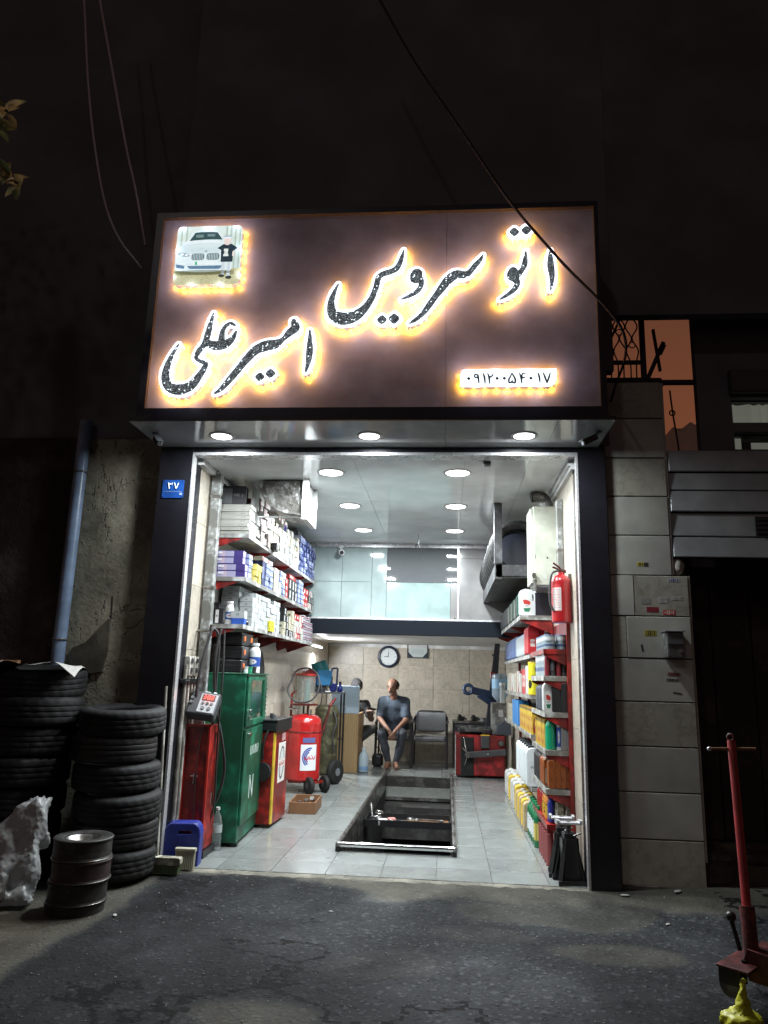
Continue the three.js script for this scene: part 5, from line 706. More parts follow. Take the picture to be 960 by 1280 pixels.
{ // workbench with gear on it, desk
  const t = thing('workbench', 'narrow high workbench with grey top and black legs by the desk', 'table', [0, 0, -4.95]);
  obj('tabletop', CBB(XL + 0.02, -0.70, 1.145, 1.17, -0.35, 0.0, 0.004), M.grey, t); for (const [x, z] of [[-0.72, -0.02], [-0.72, -0.33], [-1.25, -0.02], [-1.25, -0.33]]) obj('leg', BB(x - 0.012, x + 0.012, 0, 1.145, z - 0.012, z + 0.012), M.black, t); obj('brace', BB(-1.25, -0.72, 0.5, 0.52, -0.35, -0.33), M.black, t);
  const y = 1.171;
  const a = thing('spray_bottle', 'dark blue oil can with long upright handle on the workbench', 'oil can', [-0.86, y, -5.12]); obj('can', RB(0.10, 0.12, 0.1, 0.02, 0, 0.06, 0), M.blue, a); obj('handle', [rod([0.045, 0.1, 0], [0.05, 0.33, 0], 0.015), rod([0.05, 0.33, 0], [-0.03, 0.33, 0], 0.015), rod([-0.03, 0.33, 0], [-0.05, 0.18, 0], 0.013)], mat([0.05, 0.06, 0.12], 0.4), a); obj('spout', rod([-0.02, 0.12, 0], [-0.08, 0.22, 0.03], 0.012), M.darkgrey, a);
  const b = thing('squat_bottle', 'small dark blue bottle at the right end of the workbench', 'bottle', [-0.755, y, -5.06]); obj('bottle', lathe([[0, 0], [0.035, 0], [0.038, 0.05], [0.02, 0.09], [0.018, 0.12], [0, 0.12]], 16), M.blue, b); obj('cap', C(0.02, 0.02, 0.03, 12, 0, 0.13, 0), M.black, b);
  const c = thing('grease_pump', 'teal and blue canister pump tilted on the workbench', 'pump', [-1.07, y, -5.1], 0.2); obj('canister', place(C(0.11, 0.12, 0.24, 20), 0.02, 0.30, 0, 0, 0, 0.35), M.teal, c); obj('body', RB(0.22, 0.22, 0.2, 0.02, 0.05, 0.19, 0.05, 0.3), M.blueLight, c); obj('base', RB(0.2, 0.1, 0.18, 0.02, 0, 0.05, 0), M.darkgrey, c); obj('pipe', tube([[0.1, 0.3, 0.05], [0.18, 0.2, 0.1], [0.14, 0.05, 0.12]], 0.012), M.cable, c);
  const d = thing('red_machine', 'red round motor housing behind the teal pump on the workbench', 'motor', [-1.2, y, -5.02]); obj('housing', place(C(0.11, 0.11, 0.16, 20), 0, 0.2, 0, 0.5, PI / 2), M.red, d); obj('stand', RB(0.14, 0.11, 0.14, 0.01, 0, 0.055, 0), M.redDark, d);
  const k = thing('reception_desk', 'wooden reception desk with pale blue upper panel hiding a seated person', 'desk', [0, 0, -5.75]);
  obj('wood_panel', CBB(-0.98, -0.56, 0.0, 0.845, -0.03, 0.0, 0.003), M.wood, k); obj('side_panel', CBB(-0.583, -0.556, 0.0, 0.845, -0.75, -0.03, 0.003), M.wood, k);
  obj('upper_panel', CBB(-0.98, -0.556, 0.846, 1.25, -0.03, 0.006, 0.003), mat([0.42, 0.52, 0.6], 0.4), k); obj('desktop', CBB(-1.3, -0.585, 0.72, 0.75, -0.75, -0.03, 0.003), M.wood, k); obj('panel_edge', BB(-0.556, -0.552, 0.846, 1.25, -0.03, 0.006), M.alu, k);
  const wb = thing('water_jug', 'pale blue plastic water bottle on the floor by the desk', 'bottle', [-0.47, 0, -5.85]); obj('body', lathe([[0, 0], [0.068, 0], [0.075, 0.02], [0.075, 0.2], [0.06, 0.26], [0.028, 0.3], [0.028, 0.32], [0, 0.32]], 20), mat([0.62, 0.74, 0.82], 0.2, { trans: 0.3, ior: 1.33 }), wb); obj('cap', C(0.03, 0.03, 0.028, 14, 0, 0.335, 0), mat([0.6, 0.7, 0.8], 0.4), wb); obj('band', C(0.0765, 0.0765, 0.06, 20, 0, 0.06, 0), mat([0.2, 0.35, 0.55], 0.4), wb);
  const bs = thing('shoulder_bag', 'dark bag lying on the floor beside the left chair', 'bag', [-0.33, 0, -6.65]); obj('bag', RB(0.18, 0.2, 0.16, 0.05, 0, 0.1, 0), M.black, bs); obj('strap', tube([[-0.06, 0.18, 0], [0, 0.3, 0.02], [0.06, 0.18, 0]], 0.008), M.black, bs);
}
// ================================================================ right wall shelves
const XS = 1.555, NEAR = [1.65, 1.435, 1.149, 0.856, 0.562, 0.302], FAR = [1.64, 1.26, 0.90, 0.43];
{
  const t = thing('red_shelf_rack', 'red steel shelf rack of oils nearest the doorway on the right wall', 'shelf');
  const lip = mat([0.56, 0.58, 0.57], 0.4, { map: T.grime, size: 0.5 });
  NEAR.forEach((y, i) => { const red = i === 0 || i === 5, m = red ? M.red : lip;
    obj('shelf', [BB(XS, XR - 0.01, y - 0.01, y, -1.5, -0.55), BB(XS - 0.002, XS + 0.002, y - 0.032, y + 0.008, -1.5, -0.548), BB(XS, XR - 0.03, y - 0.032, y + 0.008, -0.552, -0.548)], m, t);
    obj('bracket', ext([[0, 0], [-0.20, 0], [-0.20, -0.012], [0, -0.10]], 0.004).translate(XR - 0.012, y - 0.034, -0.56), M.red, t); obj('bracket', ext([[0, 0], [-0.20, 0], [-0.20, -0.012], [0, -0.10]], 0.004).translate(XR - 0.012, y - 0.034, -1.49), M.red, t); });
  for (const z of [-0.53, -1.49]) obj('upright', B(0.03, 1.98, 0.035, XR - 0.018, 0.99, z), M.red, t);
  obj('back_panel', BB(XR - 0.006, XR - 0.002, 0.05, 1.9, -1.5, -0.55), M.redDark, t);
  const f = thing('red_shelf_rack', 'longer red steel shelf rack further inside along the right wall', 'shelf');
  FAR.forEach((y, i) => obj('shelf', [BB(XS, XR - 0.01, y - 0.01, y, i === 3 ? -2.95 : -4.75, -1.60), BB(XS - 0.002, XS + 0.002, y - 0.03, y + 0.006, i === 3 ? -2.95 : -4.75, -1.598), BB(XS, XR - 0.01, y - 0.03, y + 0.006, -1.602, -1.598)], lip, f));
  obj('top_shelf', [BB(1.455, XR - 0.01, 1.99, 2.0, -4.6, -1.45), BB(1.453, 1.457, 1.965, 2.006, -4.6, -1.448), BB(1.455, XR - 0.01, 1.965, 2.006, -1.452, -1.448)], lip, f);
  for (const z of [-1.47, -2.5, -3.5, -4.6]) obj('bracket', ext([[0, 0], [-0.30, 0], [-0.30, -0.014], [0, -0.13]], 0.004).translate(XR - 0.012, 1.966, z), M.red, f);
  for (const z of [-1.58, -2.6, -3.6, -4.72]) obj('upright', B(0.03, 2.2, 0.035, XR - 0.018, 1.1, z), M.red, f);
}
const xr = XS + 0.05;
{ // near rack
  for (let r = 0; r < 6; r++) for (let c = 0; c < 2; c++) can('oil_can', 'short pale blue and white can on the top board of the near red rack', 'can', 1.612 + c * 0.1, NEAR[0] + 0.002, -0.61 - r * 0.105, 0.047, 0.125, plain([0.10, 0.13, 0.32]), PM.silver, 'pale blue cans on the top board of the near rack');
  for (let r = 0; r < 7; r++) carton(0.04, 0.205, 0.075, XS + 0.03, NEAR[1] + 0.002, -0.66 - r * 0.085, js(0.08), PM.silver, 'silver additive pouch on the second board of the near red rack', 'silver pouches on the second board', 'pouch', 'pouch');
  for (let c = 0; c < 4; c++) for (let r = 0; r < 2; r++) roundBottle('spray_can', c % 2 ? 'dark spray can with a grey cap on the second board of the near rack' : 'dark red spray can on the second board of the near rack', 'spray can', 1.585 + c * 0.046, NEAR[1] + 0.002, -0.595 - r * 0.05 - (c === 0 ? 0.0 : 0), 0.02, 0.2, plain(c % 2 ? [0.05, 0.05, 0.052] : [0.2, 0.02, 0.025]), plain([0.16, 0.16, 0.16]), c % 2 ? PM.blackGrey : null, c % 2 ? 'dark spray cans on the second board' : 'red spray cans on the second board', 0.6);
  const wj = jug('bottle', 'white bottle with red cap at the front of the third board', 1.60, NEAR[2] + 0.002, -0.62, 0.09, 0.245, 0.07, plain([0.66, 0.66, 0.64]), M.red, PM.redGreen, null, 0, 'bottle');
  for (let r = 0; r < 3; r++) { jug('oil_jug', 'black oil jug in the inner row of the third board', 1.665, NEAR[2] + 0.002, -0.60 - r * 0.11, 0.085, 0.25, 0.075, M.blackSatin, M.black, null, 'black oil jugs on the third board'); jug('oil_jug', 'black oil jug in the wall row of the third board', 1.735 - 0.01, NEAR[2] + 0.002, -0.59 - r * 0.11, 0.085 - 0.02, 0.25, 0.075, M.blackSatin, M.black, null, 'black oil jugs by the wall on the third board'); }
  for (let r = 0; r < 4; r++) jug('bottle', 'dark bottle further back on the third board', 1.61, NEAR[2] + 0.002, -0.78 - r * 0.12, 0.09, 0.22, 0.08, plain([0.05, 0.06, 0.08]), M.grey, PM.silver, 'dark bottles at the back of the third board', 0, 'bottle');
  roundBottle('bottle', 'glossy green bottle at the front corner of the fourth board', 'bottle', 1.605, NEAR[3] + 0.009, -0.62, 0.042, 0.25, mat([0.01, 0.26, 0.13], 0.25), mat([0.01, 0.22, 0.11], 0.3), null, null, 0.55);
  carton(0.03, 0.20, 0.12, 1.663, NEAR[3] + 0.009, -0.63, 0, PM.blueLabel, 'white flat carton with blue print beside the green bottle', null);
  for (let c = 0; c < 4; c++) carton(0.018, 0.21 - 0.004 * c, 0.15, 1.69 + c * 0.02, NEAR[3] + 0.009, -0.64, 0, plain([0.28, 0.29, 0.28]), ['first', 'second', 'third', 'fourth'][c] + ' thin grey carton on edge, counted from the green bottle', 'grey cartons standing on edge on the fourth board');
  for (let r = 0; r < 7; r++) carton(0.05, 0.22, 0.08, XS + 0.04, NEAR[3] + 0.009, -0.76 - r * 0.095, js(0.05), PM.yellowRed, 'yellow and red oil tin in the long row of the fourth board', 'yellow and red tins along the fourth board', 'tin', 'oil_tin');
  const amber2 = mat([0.32, 0.09, 0.025], 0.25, { map: T.cloud, size: 0.1 });
  for (let c = 0; c < 4; c++) jug('oil_bottle', 'amber brown oil bottle at the near end of the fifth board', 1.60 + c * 0.045, NEAR[4] + 0.009, -0.60 - 0.006 * c, 0.042, 0.23, 0.10, amber2, M.black, null, 'amber bottles at the near end of the fifth board', 0, 'bottle');
  for (let r = 0; r < 4; r++) jug('oil_bottle', 'amber oil bottle with pale label along the edge of the fifth board', XS + 0.05, NEAR[4] + 0.009, -0.72 - r * 0.07, 0.09, 0.23, 0.05, amber2, M.white, PM.cream, 'labelled amber bottles along the fifth board', PI / 2 * 0, 'bottle');
  for (let r = 0; r < 5; r++) jug('oil_bottle', 'slim black oil bottle along the edge of the fifth board', XS + 0.05, NEAR[4] + 0.009, -1.01 - r * 0.085, 0.09, 0.235, 0.06, M.blackSatin, M.grey, PM.silver, 'slim black bottles along the fifth board', 0, 'bottle');
  for (let c = 0; c < 2; c++) { const t = thing('plastic_pack', c ? 'clear plastic pack nearest the wall on the red bottom board' : 'clear plastic pack beside the blue bottle on the red bottom board', 'pack', [1.66 + c * 0.072, NEAR[5] + 0.009, -0.63], js(0.05)); obj('wrap', RB(0.065, 0.17, 0.12, 0.012, 0, 0.085, 0), mat([0.45, 0.45, 0.36], 0.15, { map: T.grime, size: 0.08, bump: T.bump, bs: 0.01, bsize: 0.08 }), t); obj('seam', B(0.002, 0.16, 0.004, -0.02, 0.085, 0.062), M.white, t); }
  roundBottle('bottle', 'blue bottle at the front of the red bottom board', 'bottle', 1.605, NEAR[5] + 0.009, -0.66, 0.03, 0.19, mat([0.03, 0.04, 0.28], 0.3), mat([0.03, 0.04, 0.28], 0.3), null, null, 0.6);
  for (let r = 0; r < 3; r++) roundBottle('bottle', 'orange and yellow bottle behind the blue bottle on the red bottom board', 'bottle', 1.60, NEAR[5] + 0.009, -0.77 - r * 0.09, 0.03, 0.2, mat([0.65, 0.25, 0.05], 0.3), M.white, PM.yellowRed, 'orange bottles on the red bottom board', 0.5);
  for (let r = 0; r < 4; r++) roundBottle('bottle', 'red bottle toward the back of the red bottom board', 'bottle', 1.61, NEAR[5] + 0.009, -1.06 - r * 0.1, 0.035, 0.2, M.red, M.redDark, null, 'red bottles on the red bottom board', 0.5);
  for (let r = 0; r < 6; r++) can('oil_can', 'slim pinkish red can on the floor under the near rack', 'can', 1.585 + (r === 0 ? 0.045 : 0), 0.001, -0.50 - r * 0.115, 0.036, 0.25 - (r ? 0.02 : 0), plain([0.30, 0.07, 0.07]), plain([0.30, 0.07, 0.07]), 'red cans on the floor under the near rack');
  for (let r = 0; r < 5; r++) can('oil_can', 'slim red can in the second floor row under the near rack', 'can', 1.67, 0.001, -0.52 - r * 0.115, 0.036, 0.25, plain([0.30, 0.05, 0.05]), null, 'red cans in the second floor row');
  for (let r = 0; r < 5; r++) { const b = roundBottle('bottle', r ? 'tall green bottle in the floor row between the two racks' : 'nearest green floor bottle with a yellow label', 'bottle', 1.575, 0.001, -1.24 - r * 0.13, 0.048, 0.34, mat([0.015, 0.16, 0.065], 0.3, { map: T.cloud, size: 0.1 }), mat([0.02, 0.2, 0.08], 0.3), r ? PM.greenDrop : PM.yellow, r ? 'tall green bottles on the floor' : null, 0.35); }
}
{ // far rack
  const gripG = boxUV(clean(RB(0.10, 0.035, 0.045, 0.012, -0.03, 0.35, 0))), bigWhite = mat([0.60, 0.64, 0.65], 0.35);
  jug('oil_jug', 'large white jug with red and green label on the far rack top board', 1.545, 2.007, -1.56, 0.165, 0.265, 0.10, mat([0.62, 0.64, 0.64], 0.35), M.grey, PM.redGreen, null);
  carton(0.16, 0.22, 0.25, 1.685, 2.007, -1.62, 0, mat([0.02, 0.022, 0.03], 0.25), 'dark glossy box beside the large white jug on the far rack top', null);
  for (let r = 0; r < 9; r++) jug('oil_jug', 'oil jug with yellow and green label in the row on the far rack top', 1.53, 2.007, -1.72 - r * 0.13, 0.15, 0.24 - 0.01 * (r % 3), 0.085, plain([[0.03, 0.12, 0.09], [0.06, 0.05, 0.035], [0.3, 0.3, 0.26]][r % 3]), plain([0.5, 0.4, 0.1]), [PM.yellowRed, PM.greenDrop, PM.cream][r % 3], 'oil jugs in the row on the far rack top');
  for (let r = 0; r < 9; r++) jug('oil_jug', 'dark oil jug toward the far end of the far rack top', 1.53, 2.007, -2.92 - r * 0.17, 0.15, 0.23, 0.11, M.darkgrey, M.white, PM.silver, 'dark jugs toward the far end of the rack top');
  for (let r = 0; r < 3; r++) jug('oil_jug', 'red oil jug at the near end of the far rack upper board', xr + 0.02, FAR[0] + 0.007, -1.68 - r * 0.13, 0.15, 0.30, 0.10, mat([0.45, 0.03, 0.035], 0.3), M.redDark, r ? null : PM.redBox, 'red jugs on the far rack upper board');
  for (let r = 0; r < 8; r++) jug('oil_bottle', 'silver and blue oil bottle on the far rack upper board', xr, FAR[0] + 0.007, -2.1 - r * 0.12, 0.09, 0.24, 0.07, plain([0.45, 0.5, 0.52]), M.blue, PM.blueWhite, 'silver and blue bottles on the far rack upper board', 0, 'bottle');
  for (let r = 0; r < 8; r++) jug('oil_bottle', 'blue oil bottle at the far end of the far rack upper board', xr, FAR[0] + 0.007, -3.1 - r * 0.2, 0.09, 0.25, 0.12, plain([0.06, 0.12, 0.3]), M.white, PM.blueWhite, 'blue bottles far along the upper board', 0, 'bottle');
  can('oil_can', 'tall bright yellow can at the near end of the far rack middle board', 'can', 1.60, FAR[1] + 0.007, -1.68, 0.055, 0.31, M.yellow, PM.yellowBlack, null);
  carton(0.15, 0.28, 0.26, 1.64, FAR[1] + 0.007, -1.96, 0.02, PM.white, 'large white box beside the tall yellow can', null);
  for (let r = 0; r < 3; r++) carton(0.13, 0.25, 0.10, 1.63, FAR[1] + 0.007, -2.2 - r * 0.13, js(0.04), PM.redBox, 'red and white box on the far rack middle board', 'red and white boxes on the far rack middle board');
  for (let r = 0; r < 7; r++) carton(0.13, 0.22 + js(0.02), 0.2, 1.63, FAR[1] + 0.007, -2.72 - r * 0.28, js(0.04), [PM.white, PM.redStripe, PM.cream][r % 3], 'pale box far along the far rack middle board', 'pale boxes far along the middle board');
  for (let r = 0; r < 10; r++) carton(0.06, 0.235, 0.10, XS + 0.045, FAR[2] + 0.007, -1.68 - r * 0.125, js(0.04), PM.yellowRed, 'yellow and red oil tin in the long row of the far rack', 'yellow and red tins along the far rack', 'tin', 'oil_tin');
  for (let r = 0; r < 3; r++) carton(0.12, 0.27, 0.22, 1.625, FAR[2] + 0.007, -3.08 - r * 0.26, 0, plain([0.03, 0.22, 0.55]), 'bright blue tin beyond the yellow tins of the far rack', 'blue tins beyond the yellow tins', 'tin', 'oil_tin');
  for (let r = 0; r < 3; r++) carton(0.12, 0.2, 0.24, 1.64, FAR[2] + 0.007, -3.9 - r * 0.28, 0, PM.cream, 'beige tin at the far end of the far rack', 'beige tins at the far end of the rack', 'tin', 'oil_tin');
  for (let r = 0; r < 6; r++) jug('oil_jug', r ? 'big white jug in the row on the low board of the far rack' : 'nearest big white jug with a green picture label', 1.615, FAR[3] + 0.007, -1.70 - r * 0.19, 0.19, 0.37, 0.10, bigWhite, r ? M.black : M.white, r ? null : PM.greenDrop, r ? 'big white jugs on the low board' : null).add((() => { const q = new THREE.Mesh(gripG, M.black); q.name = 'grip'; q.castShadow = q.receiveShadow = true; return q; })());
  for (let r = 0; r < 5; r++) jug('oil_jug', 'yellowish oil jug in the floor row under the far rack', 1.60, 0.001, -1.95 - r * 0.19, 0.17, 0.28, 0.11, r % 2 ? M.yellow : plain([0.5, 0.38, 0.2]), M.white, PM.cream, 'yellow jugs on the floor under the far rack');
  for (let r = 0; r < 6; r++) jug('oil_jug', 'yellow and white jug at the far end of the floor row', 1.61, 0.001, -2.95 - r * 0.28, 0.17, 0.30, 0.13, r % 3 ? plain([0.6, 0.6, 0.56]) : M.yellow, M.white, PM.yellow, 'yellow and white jugs at the far end of the floor row');
}
{ // tyre rack high on the right wall
  const t = thing('tyre_rack', 'grey steel wall rack cradling a row of tyres high on the right', 'rack', [0, 0, -1.60]);
  const g = mat([0.11, 0.115, 0.13], 0.5, { map: T.grime, size: 0.6 });
  obj('post', CBB(1.225, 1.305, 2.52, 3.135, -0.08, 0, 0.004), g, t); obj('post', CBB(1.225, 1.305, 2.40, 3.135, -2.88, -2.8, 0.004), g, t);
  obj('rail', bar([1.265, 2.44, 0.0], [1.265, 2.44, -2.85], 0.07, 0.14), g, t);
  obj('base_sheet', [BB(1.26, XR, 2.385, 2.40, -2.85, 0.0), BB(1.24, XR, 2.39, 2.51, -0.012, 0.0), BB(1.24, XR, 2.39, 2.51, -2.86, -2.85)], g, t);
}
// tyres: lathe with tread, shared by all tyres
function tyreGeo(Ro, Ri, w, seg = 84, style = 0) {
  const h = w / 2, prof = [[Ri, -h * 0.62], [Ri + 0.012, -h * 0.80], [Ri + (Ro - Ri) * 0.45, -h], [Ro - 0.035, -h * 0.97], [Ro - 0.012, -h * 0.86], [Ro - 0.002, -h * 0.70], [Ro, -h * 0.42], [Ro - 0.007, -h * 0.39], [Ro - 0.007, -h * 0.33], [Ro + 0.001, -h * 0.30], [Ro + 0.001, -h * 0.05], [Ro - 0.007, -h * 0.03], [Ro - 0.007, h * 0.03], [Ro + 0.001, h * 0.05], [Ro + 0.001, h * 0.30], [Ro - 0.007, h * 0.33], [Ro - 0.007, h * 0.39], [Ro, h * 0.42], [Ro - 0.002, h * 0.70], [Ro - 0.012, h * 0.86], [Ro - 0.035, h * 0.97], [Ri + (Ro - Ri) * 0.45, h], [Ri + 0.012, h * 0.80], [Ri, h * 0.62], [Ri + 0.006, 0], [Ri, -h * 0.62]];
  const g = new THREE.LatheGeometry(prof.map((p) => new THREE.Vector2(...p)), seg), p = g.attributes.position, n = prof.length;
  for (let i = 0; i < p.count; i++) { const k = i % n, s = Math.floor(i / n) % seg; const sh = [4, 5, 18, 19].includes(k), mid = [9, 10, 13, 14].includes(k); if ((sh && s % 3 === 0) || (mid && style && (s + (k > 11 ? 1 : 0)) % 4 === 0)) { const x = p.getX(i), z = p.getZ(i), f = 1 - 0.0045 / Math.hypot(x, z); p.setXYZ(i, x * f, p.getY(i), z * f); } }
  g.computeVertexNormals(); return boxUV(clean(g));
}
const TY = [tyreGeo(0.305, 0.195, 0.19, 84, 1), tyreGeo(0.295, 0.20, 0.19, 84, 0), tyreGeo(0.34, 0.21, 0.205, 90, 1)];
const linerG = TY.map((_, i) => { const Ri = [0.195, 0.2, 0.21][i]; return boxUV(clean(lathe([[Ri + 0.004, -0.05], [Ri + 0.07, -0.04], [Ri + 0.075, 0.04], [Ri + 0.004, 0.05]], 40))); });
const rubber2 = mat([0.022, 0.022, 0.023], 0.55, { map: T.grime, size: 0.35 });
function tyre(k, x, y, z, label, group, vertical, tilt = 0) { const o = thing('tyre', label, 'tyre', [x, y, z], rs() * 6, group); const a = new THREE.Mesh(TY[k], k === 1 ? rubber2 : M.rubber); a.name = 'tread'; a.castShadow = a.receiveShadow = true; o.add(a); const b = new THREE.Mesh(linerG[k], M.black); b.name = 'inner_liner'; b.castShadow = b.receiveShadow = true; o.add(b); if (vertical) o.rotation.set(PI / 2, 0, 0); if (tilt) { o.rotation.z = tilt; o.rotation.x = Math.abs(tilt) > 0.018 ? 0.085 : 0.02; } return o; }
for (let i = 0; i < 11; i++) tyre(1, 1.475, 2.70 + 0.004 * (i % 3), -1.83 - i * 0.235, i === 0 ? 'nearest tyre of the row in the high wall rack' : i === 10 ? 'farthest tyre of the row in the high wall rack' : 'upright tyre inside the row in the high wall rack', i === 0 || i === 10 ? null : 'tyres in the high wall rack', true);
tag(obj('rack_board', C(0.20, 0.20, 0.01, 32, 1.475, 2.70, -1.99, 0, PI / 2), mat([0.012, 0.014, 0.024], 0.4)), 'dark round board closing the hub of the nearest racked tyre', 'board');
{ // water heater
  const t = thing('water_heater', 'tall cream wall heater with a bent grey flue pipe on top', 'water heater', [0, 0, -1.02]);
  const cr = mat([0.58, 0.60, 0.50], 0.4, { map: T.cloud, size: 0.6 });
  obj('casing', RB(0.225, 0.73, 0.34, 0.01, 1.655, 2.605, -0.17), cr, t); obj('front_cover', CBB(1.518, 1.545, 2.26, 2.95, -0.33, -0.008, 0.005), cr, t);
  obj('vent_hole', [C(0.008, 0.008, 0.004, 14, 1.665, 2.49, 0.0, 0, PI / 2), C(0.004, 0.004, 0.004, 8, 1.60, 2.93, 0.0, 0, PI / 2), B(0.006, 0.035, 0.002, 1.555, 2.50, 0.0005)], M.black, t);
  obj('badge', [B(0.035, 0.045, 0.0015, 1.64, 2.32, 0.0008)], mat([0.45, 0.47, 0.42], 0.4), t);
  obj('valve', [C(0.018, 0.018, 0.05, 12, 1.54, 2.33, 0.012, 0, PI / 2), C(0.014, 0.014, 0.1, 12, 1.55, 2.24, 0.0), C(0.02, 0.02, 0.02, 12, 1.55, 2.28, 0.0)], M.steel, t);
  obj('base', BB(1.56, 1.76, 2.225, 2.242, -0.32, -0.01), M.grey, t);
  obj('flue_collar', [C(0.058, 0.062, 0.06, 20, 1.69, 2.99, -0.15), C(0.063, 0.063, 0.012, 20, 1.69, 3.02, -0.15)], M.galv, t);
  obj('flue_pipe', tube([[1.69, 3.0, -0.15], [1.685, 3.05, -0.15], [1.655, 3.085, -0.14], [1.60, 3.09, -0.13], [1.545, 3.082, -0.12]], 0.05, 20, 16), mat([0.30, 0.29, 0.28], 0.5, { metal: 0.6, map: T.grime, size: 0.2 }), t); obj('flue_mouth', place(C(0.046, 0.046, 0.004, 18), 1.543, 3.082, -0.12, 0, 0, PI / 2), M.black, t);
  const d = thing('metal_channel', 'galvanised vertical channel on the right wall beside the heater', 'channel', [XR - 0.03, 2.5, -0.80]); obj('channel', [BB(-0.02, 0.025, -0.42, 0.47, -0.05, 0.05)], M.galv, d); obj('joint', [BB(-0.024, 0.026, 0.0, 0.03, -0.054, 0.054)], M.steel, d);
}
{ // fire extinguisher
  const t = thing('fire_extinguisher', 'red fire extinguisher hanging on the right wall by the doorway', 'fire extinguisher', [1.69, 1.86, -0.42]);
  obj('cylinder', lathe([[0, 0], [0.074, 0], [0.08, 0.012], [0.08, 0.33], [0.07, 0.365], [0.04, 0.388], [0.025, 0.395], [0.025, 0.41], [0, 0.41]], 28), mat([0.42, 0.014, 0.018], 0.28, { coat: 0.5, map: T.cloud, size: 0.3 }), t);
  obj('valve', [C(0.022, 0.024, 0.035, 14, 0, 0.42, 0), rod([0, 0.43, 0], [-0.07, 0.455, 0.02], 0.008), rod([0, 0.445, 0], [-0.065, 0.49, 0.02], 0.008), C(0.014, 0.014, 0.02, 12, 0.03, 0.42, 0.0, 0, 0, PI / 2)], M.redDark, t);
  obj('hose', tube([[-0.02, 0.425, 0.02], [-0.075, 0.40, 0.04], [-0.095, 0.30, 0.04], [-0.095, 0.15, 0.04], [-0.07, 0.09, 0.05]], 0.009, 26), M.cable, t);
  const lb = canvasTex(128, 192, (c, W, H) => { c.fillStyle = '#c9bcb8'; c.fillRect(0, 0, W, H); c.fillStyle = '#b02a30'; c.fillRect(0, 0, W, 22); for (let i = 0; i < 12; i++) scrib(c, 10, 34 + i * 12, 106, 6, i % 3 ? '#77605f' : '#a33'); });
  obj('instruction_label', clean(new THREE.CylinderGeometry(0.081, 0.081, 0.21, 12, 1, true, -1.15, 1.0).translate(0, 0.2, 0)), new THREE.MeshStandardMaterial({ map: lb, roughness: 0.45 }), t, true);
  obj('bracket', BB(0.06, 0.082, 0.22, 0.40, -0.02, 0.02), M.steel, t);
  const s = thing('jack_stand', 'nearer black steel jack stand on the floor by the right jamb', 'jack stand', [1.655, 0, -0.13], 0.12);
  const leg = []; for (const [sx, sz] of [[-1, -1], [1, -1], [1, 1], [-1, 1]]) leg.push([sx, sz]);
  for (const [sx, sz] of leg) obj('leg', bar([sx * 0.092, 0.0, sz * 0.08], [sx * 0.034, 0.30, sz * 0.032], 0.034, 0.012, 0.003), M.black, s);
  for (const sz of [-1, 1]) obj('side_plate', ext([[-0.10, 0.02], [0.10, 0.02], [0.095, 0.055], [0.05, 0.10], [0.048, 0.16], [0.052, 0.2], [0.036, 0.30], [-0.036, 0.30], [-0.052, 0.2], [-0.048, 0.16], [-0.05, 0.10], [-0.095, 0.055]], 0.004, 0, []).translate(0, 0, sz * 0.06 - 0.002), M.blackSatin, s);
  for (const sx of [-1, 1]) obj('side_plate', ext([[-0.08, 0.02], [0.08, 0.02], [0.034, 0.30], [-0.034, 0.30]], 0.003).rotateY(PI / 2).translate(sx * 0.058, 0, 0), M.black, s);
  for (const z of [-0.085, 0.085]) obj('base_rail', bar([-0.105, 0.015, z], [0.105, 0.015, z], 0.025, 0.03), M.black, s);
  obj('collar', RB(0.085, 0.05, 0.08, 0.008, 0, 0.315, 0), M.blackSatin, s); obj('column', C(0.018, 0.018, 0.1, 14, 0, 0.36, 0), M.steel, s);
  obj('saddle', [CB(0.17, 0.018, 0.07, 0.003, 0, 0.40, 0), CB(0.02, 0.03, 0.07, 0.003, -0.083, 0.408, 0), CB(0.02, 0.03, 0.07, 0.003, 0.083, 0.408, 0)], M.alu, s); obj('lever', rod([0.02, 0.32, 0.045], [0.075, 0.345, 0.06], 0.007), M.steel, s);
  dup(s, [1.635, 0, -0.33], -0.1, 'farther black steel jack stand half hidden behind the nearer one');
}
